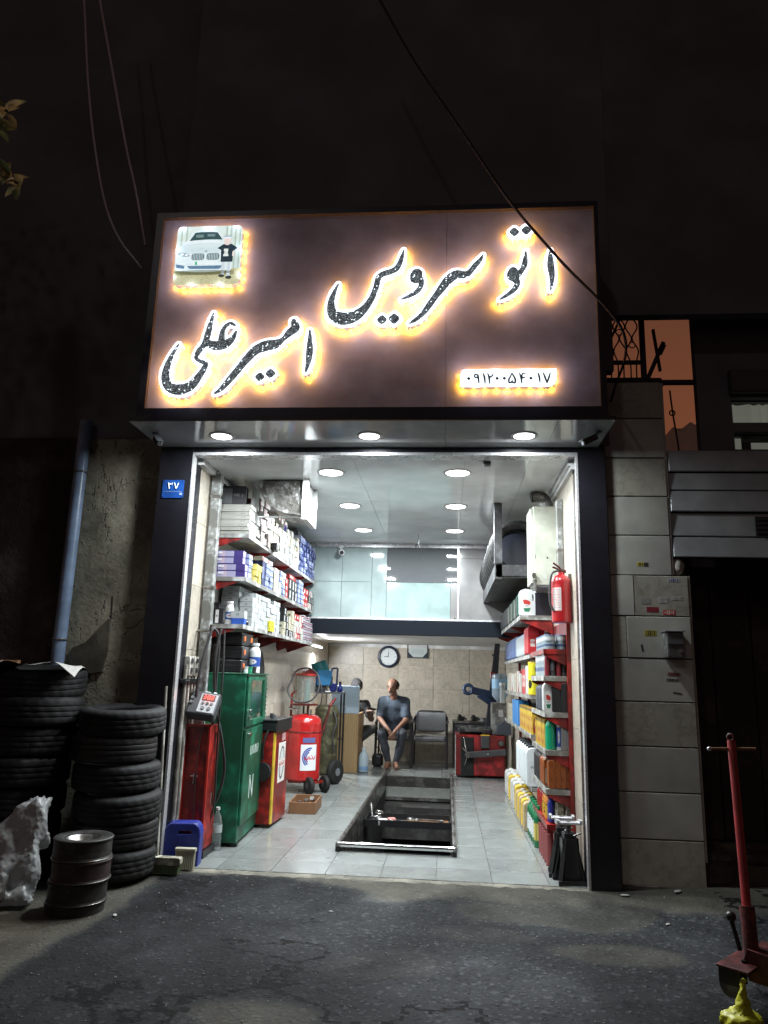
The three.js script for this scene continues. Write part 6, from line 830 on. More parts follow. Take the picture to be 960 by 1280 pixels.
{ // tyre changer, bench, at the back right
  const t = thing('tyre_changer', 'red tyre changing machine with black column and blue mounting arm', 'tyre changer', [0, 0, -5.66]);
  const red = mat([0.42, 0.02, 0.025], 0.38, { map: T.grime, size: 0.7 });
  obj('cabinet', CBB(0.90, 1.62, 0.03, 0.60, -0.62, 0, 0.012), red, t); obj('corner_trim', [BB(0.895, 0.905, 0.02, 0.6, -0.01, 0.006)], M.alu, t);
  obj('side_pad', CBB(0.975, 1.165, 0.03, 0.565, 0.002, 0.03, 0.006), M.rubber, t);
  obj('bead_arm', [bar([1.08, 0.33, 0.12], [1.62, 0.385, 0.14], 0.07, 0.085, 0.008)], M.darkgrey, t); obj('arm_pivot', [rod([1.07, 0.33, 0.07], [1.07, 0.33, 0.17], 0.035, 14), rod([1.36, 0.355, 0.15], [1.36, 0.355, 0.19], 0.016, 10)], M.steel, t);
  obj('handle', [rod([1.0, 0.42, 0.05], [1.06, 0.36, 0.10], 0.008), tube([[1.02, 0.56, 0.04], [1.045, 0.42, 0.09], [1.06, 0.30, 0.1], [1.03, 0.18, 0.06]], 0.007)], M.chrome, t);
  obj('pocket', [CBB(1.27, 1.39, 0.42, 0.605, 0.0, 0.06, 0.01)], M.darkgrey, t); obj('pocket_rim', BB(1.265, 1.395, 0.598, 0.61, -0.01, 0.066), M.yellow, t);
  obj('gauge', [rod([1.56, 0.50, 0], [1.56, 0.50, 0.05], 0.045, 20)], M.black, t); obj('gauge_face', rod([1.56, 0.50, 0.05], [1.56, 0.50, 0.054], 0.035, 20), M.steel, t);
  obj('turntable', [C(0.26, 0.26, 0.03, 36, 1.2, 0.66, -0.28), C(0.08, 0.1, 0.05, 20, 1.2, 0.625, -0.28)], M.darkgrey, t); for (let k = 0; k < 4; k++) obj('jaw', place(B(0.1, 0.03, 0.06, 0.2, 0.69, 0), 1.2, 0, -0.28, k * PI / 2 + 0.3), M.steel, t);
  obj('column', ext([[1.36, 0.60], [1.50, 0.60], [1.60, 2.02], [1.535, 2.02]], 0.10, 0.006).translate(0, 0, -0.72), mat([0.022, 0.024, 0.034], 0.45), t); obj('bolt', [C(0.02, 0.02, 0.05, 10, 1.505, 1.78, -0.66, 0, 0, PI / 2), C(0.02, 0.02, 0.05, 10, 1.48, 1.50, -0.66, 0, 0, PI / 2)], M.black, t);
  obj('mount_arm', [bar([1.14, 1.235, -0.56], [1.50, 1.165, -0.62], 0.09, 0.11, 0.012), bar([1.26, 1.17, -0.56], [1.48, 1.03, -0.62], 0.07, 0.09, 0.01)], mat([0.03, 0.055, 0.13], 0.4), t); obj('arm_ring', TOR(0.065, 0.028, 1.10, 1.245, -0.55, 0, 0), mat([0.04, 0.08, 0.17], 0.4), t);
  obj('tool_head', [rod([1.03, 1.17, -0.55], [1.06, 1.24, -0.55], 0.02)], M.black, t); obj('chain', rod([1.02, 1.16, -0.55], [1.01, 0.88, -0.55], 0.003, 6), M.steel, t);
  obj('grey_unit', [CBB(1.44, 1.66, 0.60, 1.06, -0.5, -0.2, 0.01)], mat([0.30, 0.31, 0.31], 0.5, { map: T.grime, size: 0.4 }), t); obj('unit_sticker', BB(1.54, 1.61, 0.86, 0.96, -0.2, -0.197), M.white, t);
  obj('red_cap', CBB(1.44, 1.53, 1.42, 1.52, -0.66, -0.54, 0.01), red, t);
  obj('seat_pad', ext([[1.50, 0.62], [1.70, 0.62], [1.70, 0.76], [1.60, 0.79], [1.52, 0.74]], 0.16, 0.01).translate(0, 0, -0.18), mat([0.035, 0.04, 0.055], 0.5), t);
  const wd = thing('water_bottle', 'large upturned clear blue water bottle behind the tyre changer', 'water bottle', [1.57, 1.07, -5.98]); obj('bottle', lathe([[0, 0.42], [0.10, 0.42], [0.12, 0.39], [0.12, 0.10], [0.08, 0.04], [0.03, 0.0], [0, 0]], 22), mat([0.5, 0.62, 0.72], 0.12, { trans: 0.55 }), wd); obj('label', lathe([[0.1215, 0.20], [0.1215, 0.34]], 22), mat([0.25, 0.45, 0.65], 0.4), wd); 
  const cy = thing('plastic_tube', 'clear upright plastic tube with white cap beside the water bottle', 'tube', [1.60, 1.06, -5.86]); obj('tube', C(0.038, 0.038, 0.26, 18, 0, 0.13, 0), mat([0.75, 0.78, 0.78], 0.12, { trans: 0.6 }), cy); obj('cap', C(0.045, 0.045, 0.04, 18, 0, 0.28, 0), M.white, cy);
  const b = thing('work_table', 'low metal work table with tools against the back wall', 'table', [0, 0, -6.75]); obj('tabletop', CBB(0.86, 1.46, 0.70, 0.735, -0.45, 0, 0.004), M.steel, b); obj('drawer', CBB(0.88, 1.44, 0.56, 0.695, -0.42, -0.02, 0.006), M.darkgrey, b); for (const [x, z] of [[0.88, -0.03], [1.43, -0.03], [0.88, -0.42], [1.43, -0.42]]) obj('leg', BB(x - 0.015, x + 0.015, 0, 0.70, z - 0.015, z + 0.015), M.black, b); obj('shelf', BB(0.88, 1.44, 0.50, 0.515, -0.42, -0.03), M.grey, b);
  for (const [x, l, m] of [[1.0, 'black clamp tool at the left end of the metal work table', M.black], [1.22, 'black and silver clamp tool near the middle of the work table', M.blackSatin]]) { const c = thing('clamp', l, 'clamp', [x, 0.736, -6.9], 0.3); obj('jaw', [RB(0.11, 0.05, 0.06, 0.01, 0, 0.025, 0), RB(0.05, 0.05, 0.05, 0.01, -0.02, 0.07, 0), bar([0, 0.06, 0], [0.09, 0.02, 0.03], 0.03, 0.03)], m, c); obj('screw', rod([-0.07, 0.05, 0], [0.07, 0.06, 0], 0.008), M.chrome, c); }
  for (const [x, z, l] of [[0.98, -6.82, 'small dark parts tin under the work table edge'], [1.36, -6.8, 'grey parts tin lying on the right end of the work table']]) { const c = thing('parts_tin', l, 'tin', [x, x > 1.2 ? 0.736 : 0.516, z]); obj('tin', C(0.05, 0.05, 0.045, 18, 0, 0.023, 0), M.grey, c); obj('lid', C(0.052, 0.052, 0.012, 18, 0, 0.05, 0), M.darkgrey, c); }
  const h = thing('hand_tools', 'small black pump lying on top of the red tyre changer', 'pump', [1.05, 0.601, -5.78], 0.4); obj('body', rod([-0.1, 0.04, 0], [0.08, 0.04, 0.02], 0.035, 12), M.black, h); obj('handle', rod([0.08, 0.04, 0.02], [0.2, 0.05, 0.05], 0.014), M.darkgrey, h);
}
{ // back wall: clock, certificate; mezzanine camera; hanging connector; ceiling sensor
  const t = thing('wall_clock', 'round black rimmed wall clock on the beige back wall', 'clock', [-0.262, 1.745, ZB + 0.004]);
  obj('rim', [place(lathe([[0.145, 0], [0.19, 0], [0.19, 0.03], [0.172, 0.055], [0.145, 0.045]], 40), 0, 0, 0, 0, PI / 2)], mat([0.018, 0.022, 0.045], 0.3), t); obj('dial', C(0.146, 0.146, 0.02, 36, 0, 0, 0.015, 0, PI / 2), mat([0.62, 0.66, 0.66], 0.5), t);
  const tk = []; for (let i = 0; i < 12; i++) { const a = i * PI / 6; tk.push(place(B(0.006, i % 3 ? 0.012 : 0.022, 0.002), 0, 0.125, 0.026).rotateZ(-a)); } obj('hour_mark', tk, M.darkgrey, t);
  obj('minute_hand', B(0.008, 0.10, 0.003, 0.0, 0.045, 0.032), M.black, t); obj('hour_hand', B(0.075, 0.01, 0.003, -0.034, 0, 0.030), M.black, t); obj('hub', C(0.008, 0.008, 0.012, 12, 0, 0, 0.03, 0, PI / 2), M.black, t);
  const c = thing('certificate', 'framed certificate hanging to the right of the wall clock', 'certificate', [0.25, 1.865, ZB + 0.004]);
  const ct = canvasTex(256, 192, (g, W, H) => { g.fillStyle = '#b9c2c0'; g.fillRect(0, 0, W, H); g.fillStyle = '#2c3440'; g.beginPath(); g.moveTo(0, 120); g.lineTo(70, H); g.lineTo(0, H); g.fill(); g.beginPath(); g.moveTo(W, 120); g.lineTo(W - 60, H); g.lineTo(W, H); g.fill(); g.beginPath(); g.arc(44, 44, 17, 0, 7); g.fill(); scrib(g, 80, 30, 120, 12, '#4b555c'); scrib(g, 80, 52, 100, 8, '#69737a'); for (let i = 0; i < 5; i++) scrib(g, 50, 84 + i * 14, 160, 6, '#7b858a'); });
  obj('frame', [BB(-0.185, 0.185, -0.135, -0.115, 0, 0.02), BB(-0.185, 0.185, 0.115, 0.135, 0, 0.02), BB(-0.185, -0.165, -0.115, 0.115, 0, 0.02), BB(0.165, 0.185, -0.115, 0.115, 0, 0.02)], M.darkgrey, c); obj('paper', clean(new THREE.PlaneGeometry(0.33, 0.23).translate(0, 0, 0.008)), new THREE.MeshStandardMaterial({ map: ct, roughness: 0.35 }), c, true);
  const m = thing('dome_camera', 'white bullet security camera fixed at the mezzanine top rail', 'security camera', [-0.66, 3.085, -3.96]); obj('bracket', [RB(0.06, 0.05, 0.03, 0.006, 0, 0, 0), rod([0, 0, 0], [0.01, -0.06, 0.05], 0.014)], M.white, m); obj('body', rod([0.0, -0.06, 0.0], [0.03, -0.10, 0.12], 0.036, 16), M.white, m); obj('lens', rod([0.03, -0.10, 0.12], [0.032, -0.102, 0.126], 0.028, 16), M.black, m);
  const g = thing('hanging_connector', 'small black air connector hanging from the ceiling before the mezzanine', 'connector', [0.40, CH, -3.33]); obj('cord', rod([0, 0, 0], [0, -0.09, 0], 0.004), M.cable, g); obj('plug', [rod([0, -0.06, 0], [0, -0.12, 0], 0.012, 10), rod([0, -0.10, 0], [-0.035, -0.16, 0.0], 0.009), rod([0, -0.12, 0], [0.012, -0.17, 0], 0.008)], M.black, g);
  const s = thing('motion_sensor', 'small grey sensor box on the ceiling near the doorway', 'sensor', [1.08, CH, -0.17]); obj('box', RB(0.06, 0.035, 0.05, 0.006, 0, -0.018, 0), M.grey, s); obj('eye', S(0.014, 0, -0.03, 0.025), M.darkgrey, s);
}
{ // floor items by the doorway, left
  const t = thing('jerrycan', 'blue plastic jerrycan on the floor at the left of the doorway', 'jerrycan', [-1.19, 0, -0.10], 0.1);
  const s = new THREE.Shape(); s.moveTo(-0.12, 0); s.lineTo(0.12, 0); s.lineTo(0.125, 0.20); s.quadraticCurveTo(0.12, 0.27, 0.08, 0.275); s.lineTo(-0.07, 0.275); s.quadraticCurveTo(-0.12, 0.27, -0.125, 0.2); const hp = new THREE.Path(); hp.moveTo(-0.045, 0.20); hp.lineTo(0.075, 0.20); hp.quadraticCurveTo(0.085, 0.235, 0.07, 0.24); hp.lineTo(-0.03, 0.24); hp.lineTo(-0.045, 0.20); s.holes.push(hp);
  obj('body', new THREE.ExtrudeGeometry(s, { depth: 0.11, bevelEnabled: true, bevelSize: 0.012, bevelThickness: 0.012, bevelSegments: 3 }).translate(0, 0.012, -0.055), M.blue, t); obj('cap', C(0.03, 0.03, 0.03, 16, -0.095, 0.285, 0, 0, 0, 0.5), mat([0.05, 0.06, 0.2], 0.4), t);
  const b = thing('scrub_brush', 'pale bristled brush head standing before the blue jerrycan', 'brush', [-1.115, 0.0, 0.045], 0.05); obj('block', CB(0.15, 0.022, 0.05, 0.004, 0, 0.135, 0), mat([0.38, 0.36, 0.27], 0.6), b);
  const br = []; for (let i = 0; i < 11; i++) for (let j = 0; j < 3; j++) br.push(rod([-0.066 + i * 0.0128, 0.002, -0.018 + j * 0.018], [-0.066 + i * 0.0132, 0.126, -0.016 + j * 0.016], 0.0052, 5)); tag(obj('bristles', br, mat([0.52, 0.5, 0.4], 0.8), b), null, null, null, 'stuff');
  const w = thing('water_bottle', 'clear plastic water bottle on the tiles by the green cabinet', 'water bottle', [-1.085, 0, -0.585]); const cl = mat([0.9, 0.95, 0.95], 0.08, { trans: 0.9 });
  obj('bottle', lathe([[0, 0.004], [0.036, 0.004], [0.042, 0.02], [0.040, 0.07], [0.043, 0.08], [0.040, 0.12], [0.043, 0.13], [0.043, 0.2], [0.03, 0.26], [0.015, 0.285], [0.014, 0.305], [0, 0.305]], 24), cl, w); obj('label', lathe([[0.0435, 0.135], [0.0435, 0.195]], 24), mat([0.55, 0.62, 0.62], 0.4, { trans: 0.35 }), w); obj('cap', C(0.017, 0.017, 0.02, 14, 0, 0.315, 0), M.white, w);
  const r = thing('broom', 'broom with long pale handle and green white head at the doorway', 'broom', [0, 0, 0]); obj('handle', rod([-1.285, 0.09, 0.16], [-1.352, 1.285, 0.10], 0.011, 10), M.whiteDirty, r); obj('head', ext(rrect(0.25, 0.045, 0.015), 0.055, 0.004).translate(-1.225, 0.085, 0.15).rotateY(0), mat([0.55, 0.56, 0.47], 0.6, { map: T.grime, size: 0.2 }), r);
  const bb = []; for (let i = 0; i < 26; i++) for (let j = 0; j < 3; j++) bb.push(rod([-1.335 + i * 0.0088, 0.0, 0.15 + j * 0.022], [-1.338 + i * 0.009, 0.07, 0.158 + j * 0.018], 0.004, 4)); tag(obj('bristles', bb, mat([0.18, 0.26, 0.13], 0.8), r), null, null, null, 'stuff');
}
// ================================================================ smooth solid from a distance function (surface nets)
function sdfGeo(fn, lo, hi, cell, flat = false) {
  const n = [0, 1, 2].map((k) => Math.ceil((hi[k] - lo[k]) / cell) + 1), [nx, ny, nz] = n, f = new Float32Array(nx * ny * nz);
  for (let k = 0, q = 0; k < nz; k++) for (let j = 0; j < ny; j++) for (let i = 0; i < nx; i++, q++) f[q] = fn(lo[0] + i * cell, lo[1] + j * cell, lo[2] + k * cell);
  const id = new Int32Array(nx * ny * nz).fill(-1), pos = [], idx = [], at = (i, j, k) => i + nx * (j + ny * k);
  for (let k = 0; k < nz - 1; k++) for (let j = 0; j < ny - 1; j++) for (let i = 0; i < nx - 1; i++) {
    let sx = 0, sy = 0, sz = 0, c = 0, m = 0; const v = []; for (let b = 0; b < 8; b++) { const w = f[at(i + (b & 1), j + ((b >> 1) & 1), k + (b >> 2))]; v.push(w); if (w < 0) m++; } if (!m || m === 8) continue;
    for (let a = 0; a < 8; a++) for (const s of [1, 2, 4]) { if (a & s) continue; const b = a | s; if ((v[a] < 0) === (v[b] < 0)) continue; const t = v[a] / (v[a] - v[b]); sx += (a & 1) + (s === 1 ? t : 0); sy += ((a >> 1) & 1) + (s === 2 ? t : 0); sz += (a >> 2) + (s === 4 ? t : 0); c++; }
    id[at(i, j, k)] = pos.length / 3; pos.push(lo[0] + (i + sx / c) * cell, lo[1] + (j + sy / c) * cell, lo[2] + (k + sz / c) * cell);
  }
  const quad = (a, b, c, d, flip) => { if (a < 0 || b < 0 || c < 0 || d < 0) return; if (flip) idx.push(a, c, b, a, d, c); else idx.push(a, b, c, a, c, d); };
  for (let k = 1; k < nz - 1; k++) for (let j = 1; j < ny - 1; j++) for (let i = 1; i < nx - 1; i++) {
    const s = f[at(i, j, k)] < 0;
    if (s !== f[at(i + 1, j, k)] < 0) quad(id[at(i, j - 1, k - 1)], id[at(i, j, k - 1)], id[at(i, j, k)], id[at(i, j - 1, k)], !s);
    if (s !== f[at(i, j + 1, k)] < 0) quad(id[at(i - 1, j, k - 1)], id[at(i - 1, j, k)], id[at(i, j, k)], id[at(i, j, k - 1)], !s);
    if (s !== f[at(i, j, k + 1)] < 0) quad(id[at(i - 1, j - 1, k)], id[at(i, j - 1, k)], id[at(i, j, k)], id[at(i - 1, j, k)], !s);
  }
  const g = new THREE.BufferGeometry(); g.setAttribute('position', new THREE.BufferAttribute(new Float32Array(pos), 3)); g.setIndex(idx); g.computeVertexNormals(); g.setAttribute('uv', new THREE.BufferAttribute(new Float32Array(pos.length / 3 * 2), 2));
  if (flat) { const h = g.toNonIndexed(); h.computeVertexNormals(); return h; } return g;
}
const ridge = (x) => Math.abs((((x % 1) + 1) % 1) - 0.5) * 2;
const n3 = (x, y, z, s) => { const q = (a, b) => F1[((Math.floor(b) % 256 + 256) % 256) * 256 + ((Math.floor(a) % 256 + 256) % 256)] - 0.5; return (q(x * s, y * s) + q(y * s + 70, z * s) + q(z * s + 140, x * s)) / 1.5; };

// ================================================================ left neighbour, pipe, tyres
{
  const t = thing('neighbour_wall', 'stained bare plaster wall left of the shop column', 'wall');
  const pl = mat([0.52, 0.50, 0.43], 0.85, { map: T.plaster, size: 1.5, bump: T.plasterB, bs: 0.02, bsize: 1.5 });
  obj('plaster', BB(-2.36, -1.6, -0.3, 3.32, -0.35, -0.10), pl, t);
  obj('upper_wall', BB(-9, -1.62, 3.32, 9.5, -0.4, -0.09), mat([0.18, 0.18, 0.20], 0.8, { map: T.cloud, size: 2.3 }), t);
  const d = mat([0.10, 0.082, 0.074], 0.8, { map: T.grime, size: 1.6, bump: T.plasterB, bs: 0.02, bsize: 1.2 });
  for (let i = 0; i < 9; i++) obj('cladding_panel', CBB(-2.36 - (i + 1) * 0.72, -2.366 - i * 0.72, -0.3, 3.32, -0.30, -0.07 - (i === 0 ? 0.0 : 0.02), 0.006), d, t);
  const chip = mat([0.20, 0.19, 0.16], 0.9, { map: T.plaster, size: 0.6 }); obj('broken_plaster', ext([[-2.24, 1.33], [-1.96, 1.38], [-1.93, 1.55], [-1.94, 1.80], [-2.00, 1.74], [-2.12, 1.60], [-2.22, 1.56]], 0.012, 0.004).translate(0, 0, -0.098), chip, t);
  obj('crack', [tube([[-1.94, 1.98, -0.099], [-1.935, 1.80, -0.099], [-1.96, 1.62, -0.098], [-1.935, 1.50, -0.099]], 0.005, 14, 4), tube([[-2.16, 1.50, -0.098], [-2.08, 1.42, -0.098], [-2.06, 1.30, -0.098]], 0.011, 10, 4), tube([[-1.78, 1.86, -0.099], [-1.72, 1.88, -0.099], [-1.68, 1.87, -0.099]], 0.004, 8, 4), tube([[-1.80, 1.72, -0.099], [-1.72, 1.74, -0.099], [-1.68, 1.80, -0.099], [-1.64, 1.80, -0.099]], 0.0035, 8, 4)], mat([0.03, 0.028, 0.025], 0.9), t);
  const p = thing('drain_pipe', 'pale blue plastic drain pipe running down the plaster wall', 'pipe', [-2.305, 0, -0.03]); obj('pipe', rod([0, 0, 0], [0, 3.45, 0], 0.052, 20), mat([0.22, 0.30, 0.44], 0.35, { map: T.cloud, size: 0.5 }), p); obj('bracket', [TOR(0.056, 0.008, 0, 3.0, 0, 0, PI / 2), TOR(0.056, 0.008, 0, 1.62, 0, 0, PI / 2)], M.steel, p);
  const np = thing('number_plate', 'dark old number plate on the left neighbour wall', 'number plate', [-2.86, 2.555, -0.088]); obj('plate', ext(rrect(0.17, 0.14, 0.008), 0.004), mat([0.02, 0.035, 0.10], 0.35), np); obj('digit', [rod([-0.03, 0.045, 0.006], [-0.02, 0.0, 0.006], 0.005, 6), rod([0.005, 0.0, 0.006], [0.02, 0.045, 0.006], 0.005, 6), rod([0.035, 0.0, 0.006], [0.02, 0.045, 0.006], 0.005, 6)], mat([0.3, 0.32, 0.36], 0.4), np); obj('line', B(0.13, 0.003, 0.002, 0, -0.025, 0.005), mat([0.2, 0.22, 0.28], 0.4), np);
}
{
  const nm = ['topmost', 'second', 'third', 'fourth', 'fifth', 'sixth', 'lowest'];
  let y = 1.40 - 0.1; const yo = [0, 0.02, -0.03, -0.06, -0.09, -0.1, -0.1];
  for (let i = 0; i < 7; i++) tyre(2, -2.255 + yo[i] * 0.7, y - i * 0.2035, 0.30 + (i % 2) * 0.02, `${nm[i]} tyre of the taller stack${i ? '' : ' under the newspaper'} at the far left`, null, false, i === 0 ? -0.03 : 0);
  const xo = [0, -0.035, -0.005, 0.03, 0.025, 0.02]; y = 1.135 - 0.095;
  for (let i = 0; i < 6; i++) tyre(i % 3 === 1 ? 1 : 0, -1.60 + xo[i], y - i * 0.189, 0.24 + (i % 2) * 0.015, `${i === 5 ? 'lowest' : nm[i]} tyre of the shorter stack beside the black column`, null, false, [0.02, 0, -0.015, 0.02, 0.01, 0][i]);
  // newspaper
  const g = new THREE.PlaneGeometry(0.62, 0.46, 26, 18), p = g.attributes.position; for (let i = 0; i < p.count; i++) { const x = p.getX(i), z = p.getY(i); const r = Math.hypot(x - 0.0, z), h = 0.012 * Math.sin(x * 19 + z * 7) + 0.02 * Math.abs(n3(x + 2, z + 1, 0, 420)) - (r > 0.29 ? (r - 0.29) * 0.8 : 0); p.setXYZ(i, x, h, -z); } g.computeVertexNormals();
  const nt = canvasTex(256, 192, (c, W, H) => { c.fillStyle = '#b8b5ae'; c.fillRect(0, 0, W, H); for (let k = 0; k < 4; k++) for (let i = 0; i < 14; i++) scrib(c, 10 + k * 62, 12 + i * 12, 50, 5, '#7d7a75'); c.fillStyle = '#a3222a'; c.fillRect(70, 120, 44, 9); c.fillStyle = '#8f8d88'; c.fillRect(150, 30, 70, 50); });
  const n = new THREE.Mesh(g, new THREE.MeshStandardMaterial({ map: nt, roughness: 0.85, side: THREE.DoubleSide })); n.name = numbered('newspaper'); n.position.set(-2.20, 1.425, 0.42); n.rotation.y = 0.25; n.castShadow = n.receiveShadow = true; scene.add(n); tag(n, 'crumpled newspaper spread over the top of the taller tyre stack', 'newspaper');
  const b2 = obj('cardboard_piece', CB(0.26, 0.02, 0.12, 0.004, -2.44, 1.435, 0.52, 0.4), M.brownWood); tag(b2, 'brown board lying beside the newspaper on the tyre stack', 'board');
  // steel rims
  const rimP = [[0.105, 0.055], [0.12, 0.052], [0.135, 0.06], [0.172, 0.062], [0.178, 0.055], [0.176, 0.046], [0.172, 0.042], [0.171, 0.03], [0.171, -0.04], [0.173, -0.046], [0.177, -0.05], [0.178, -0.06], [0.165, -0.06], [0.150, -0.045], [0.145, 0.03], [0.105, 0.055]];
  const rg = boxUV(clean(lathe(rimP, 48))), dg = boxUV(clean(lathe([[0.02, -0.012], [0.05, -0.015], [0.08, 0.0], [0.105, 0.04], [0.108, 0.052], [0.1, 0.052], [0.075, 0.01], [0.05, -0.005], [0.02, -0.002]], 40)));
  const hb = boxUV(clean(C(0.034, 0.036, 0.03, 18))), edge = boxUV(clean(TOR(0.1765, 0.003, 0, -0.055, 0, 0, PI / 2, 40, 6)));
  const cols = [mat([0.07, 0.072, 0.072], 0.5, { metal: 0.2, map: T.grime, size: 0.3 }), mat([0.05, 0.028, 0.022], 0.6, { map: T.grime, size: 0.3 }), mat([0.035, 0.035, 0.033], 0.6, { metal: 0.1, map: T.grime, size: 0.3 }), mat([0.035, 0.035, 0.03], 0.6, { map: T.grime, size: 0.3 })];
  for (let i = 0; i < 4; i++) { const o = thing('bare_wheel', `${['topmost', 'second', 'third', 'lowest'][i]} steel wheel rim in the stack before the tyres`, 'wheel rim', [-1.475 + [0, 0.004, -0.006, -0.012][i], 0.335 - i * 0.122 + 0.06 - 0.06 - 0.012, 0.93]); for (const [nn, gg, m] of [['barrel', rg, cols[i]], ['disc', dg, i ? cols[i] : mat([0.5, 0.51, 0.51], 0.35, { metal: 0.7, map: T.grime, size: 0.2 })], ['hub', hb, M.darkgrey], ['bead_edge', edge, M.steel]]) { const mm = new THREE.Mesh(gg, m); mm.name = nn; mm.castShadow = mm.receiveShadow = true; o.add(mm); } }
  // crumpled sack
  const rc = RNG(21), cw = []; for (let i = 0; i < 24; i++) { const d = V(rc() - 0.5, (rc() - 0.5) * 0.35, rc() - 0.5).normalize(), f = 1.6 + 9 * Math.pow(rc(), 1.3); cw.push([d.x * f, d.y * f, d.z * f, rc(), 0.08 / Math.pow(f, 0.9)]); }
  const crumple = (x, y, z) => { let s = 0; for (const w of cw) s += w[4] * (ridge(x * w[0] + y * w[1] + z * w[2] + w[3]) - 0.5); return s; };
  const bag = sdfGeo((x, y, z) => { const t = clamp(y / 0.56, 0, 1), cx = -2.10 + 0.25 * t * t, cz = 0.86 - 0.10 * t, w = mixn(0.27, 0.05, Math.pow(t, 1.5)) * (y < 0.18 ? 0.92 + 0.4 * y : 1); const a = Math.atan2(z - cz, x - cx), d = Math.hypot(x - cx, (z - cz) * 1.15) - w; const f = crumple(x, y, z); return Math.max(d * 0.8 + f, y - 0.56 - 0.02 * Math.sin(a * 5), -0.02 - y); }, [-2.50, -0.06, 0.45], [-1.70, 0.64, 1.26], 0.0155, false);
  { const p = bag.attributes.position, rj = RNG(71); for (let i = 0; i < p.count; i++) p.setXYZ(i, p.getX(i) + (rj() - 0.5) * 0.011, p.getY(i) + (p.getY(i) > 0.03 ? (rj() - 0.5) * 0.010 : 0), p.getZ(i) + (rj() - 0.5) * 0.011); }
  const bagF = bag; bagF.computeVertexNormals();
  tag(obj('plastic_sack', bagF, mat([0.55, 0.57, 0.57], 0.36, { trans: 0.4 })), 'crumpled grey white plastic sack leaning against the tyre stack', 'sack');
  const sh = sdfGeo((x, y, z) => { const d = Math.hypot((x + 2.12) / 1.9, (y - 0.08) * 1.5, (z - 1.15) * 0.9) - 0.16; return d * 0.7 + 0.03 * n3(x, y, z, 170) + 0.02 * n3(x, y, z, 420); }, [-2.6, -0.05, 0.8], [-1.7, 0.28, 1.5], 0.015, true);
  tag(obj('plastic_sheet', sh, mat([0.12, 0.115, 0.11], 0.5, { map: T.grime, size: 0.3 })), 'dark folded plastic sheet lying below the grey sack', 'plastic sheet');
}
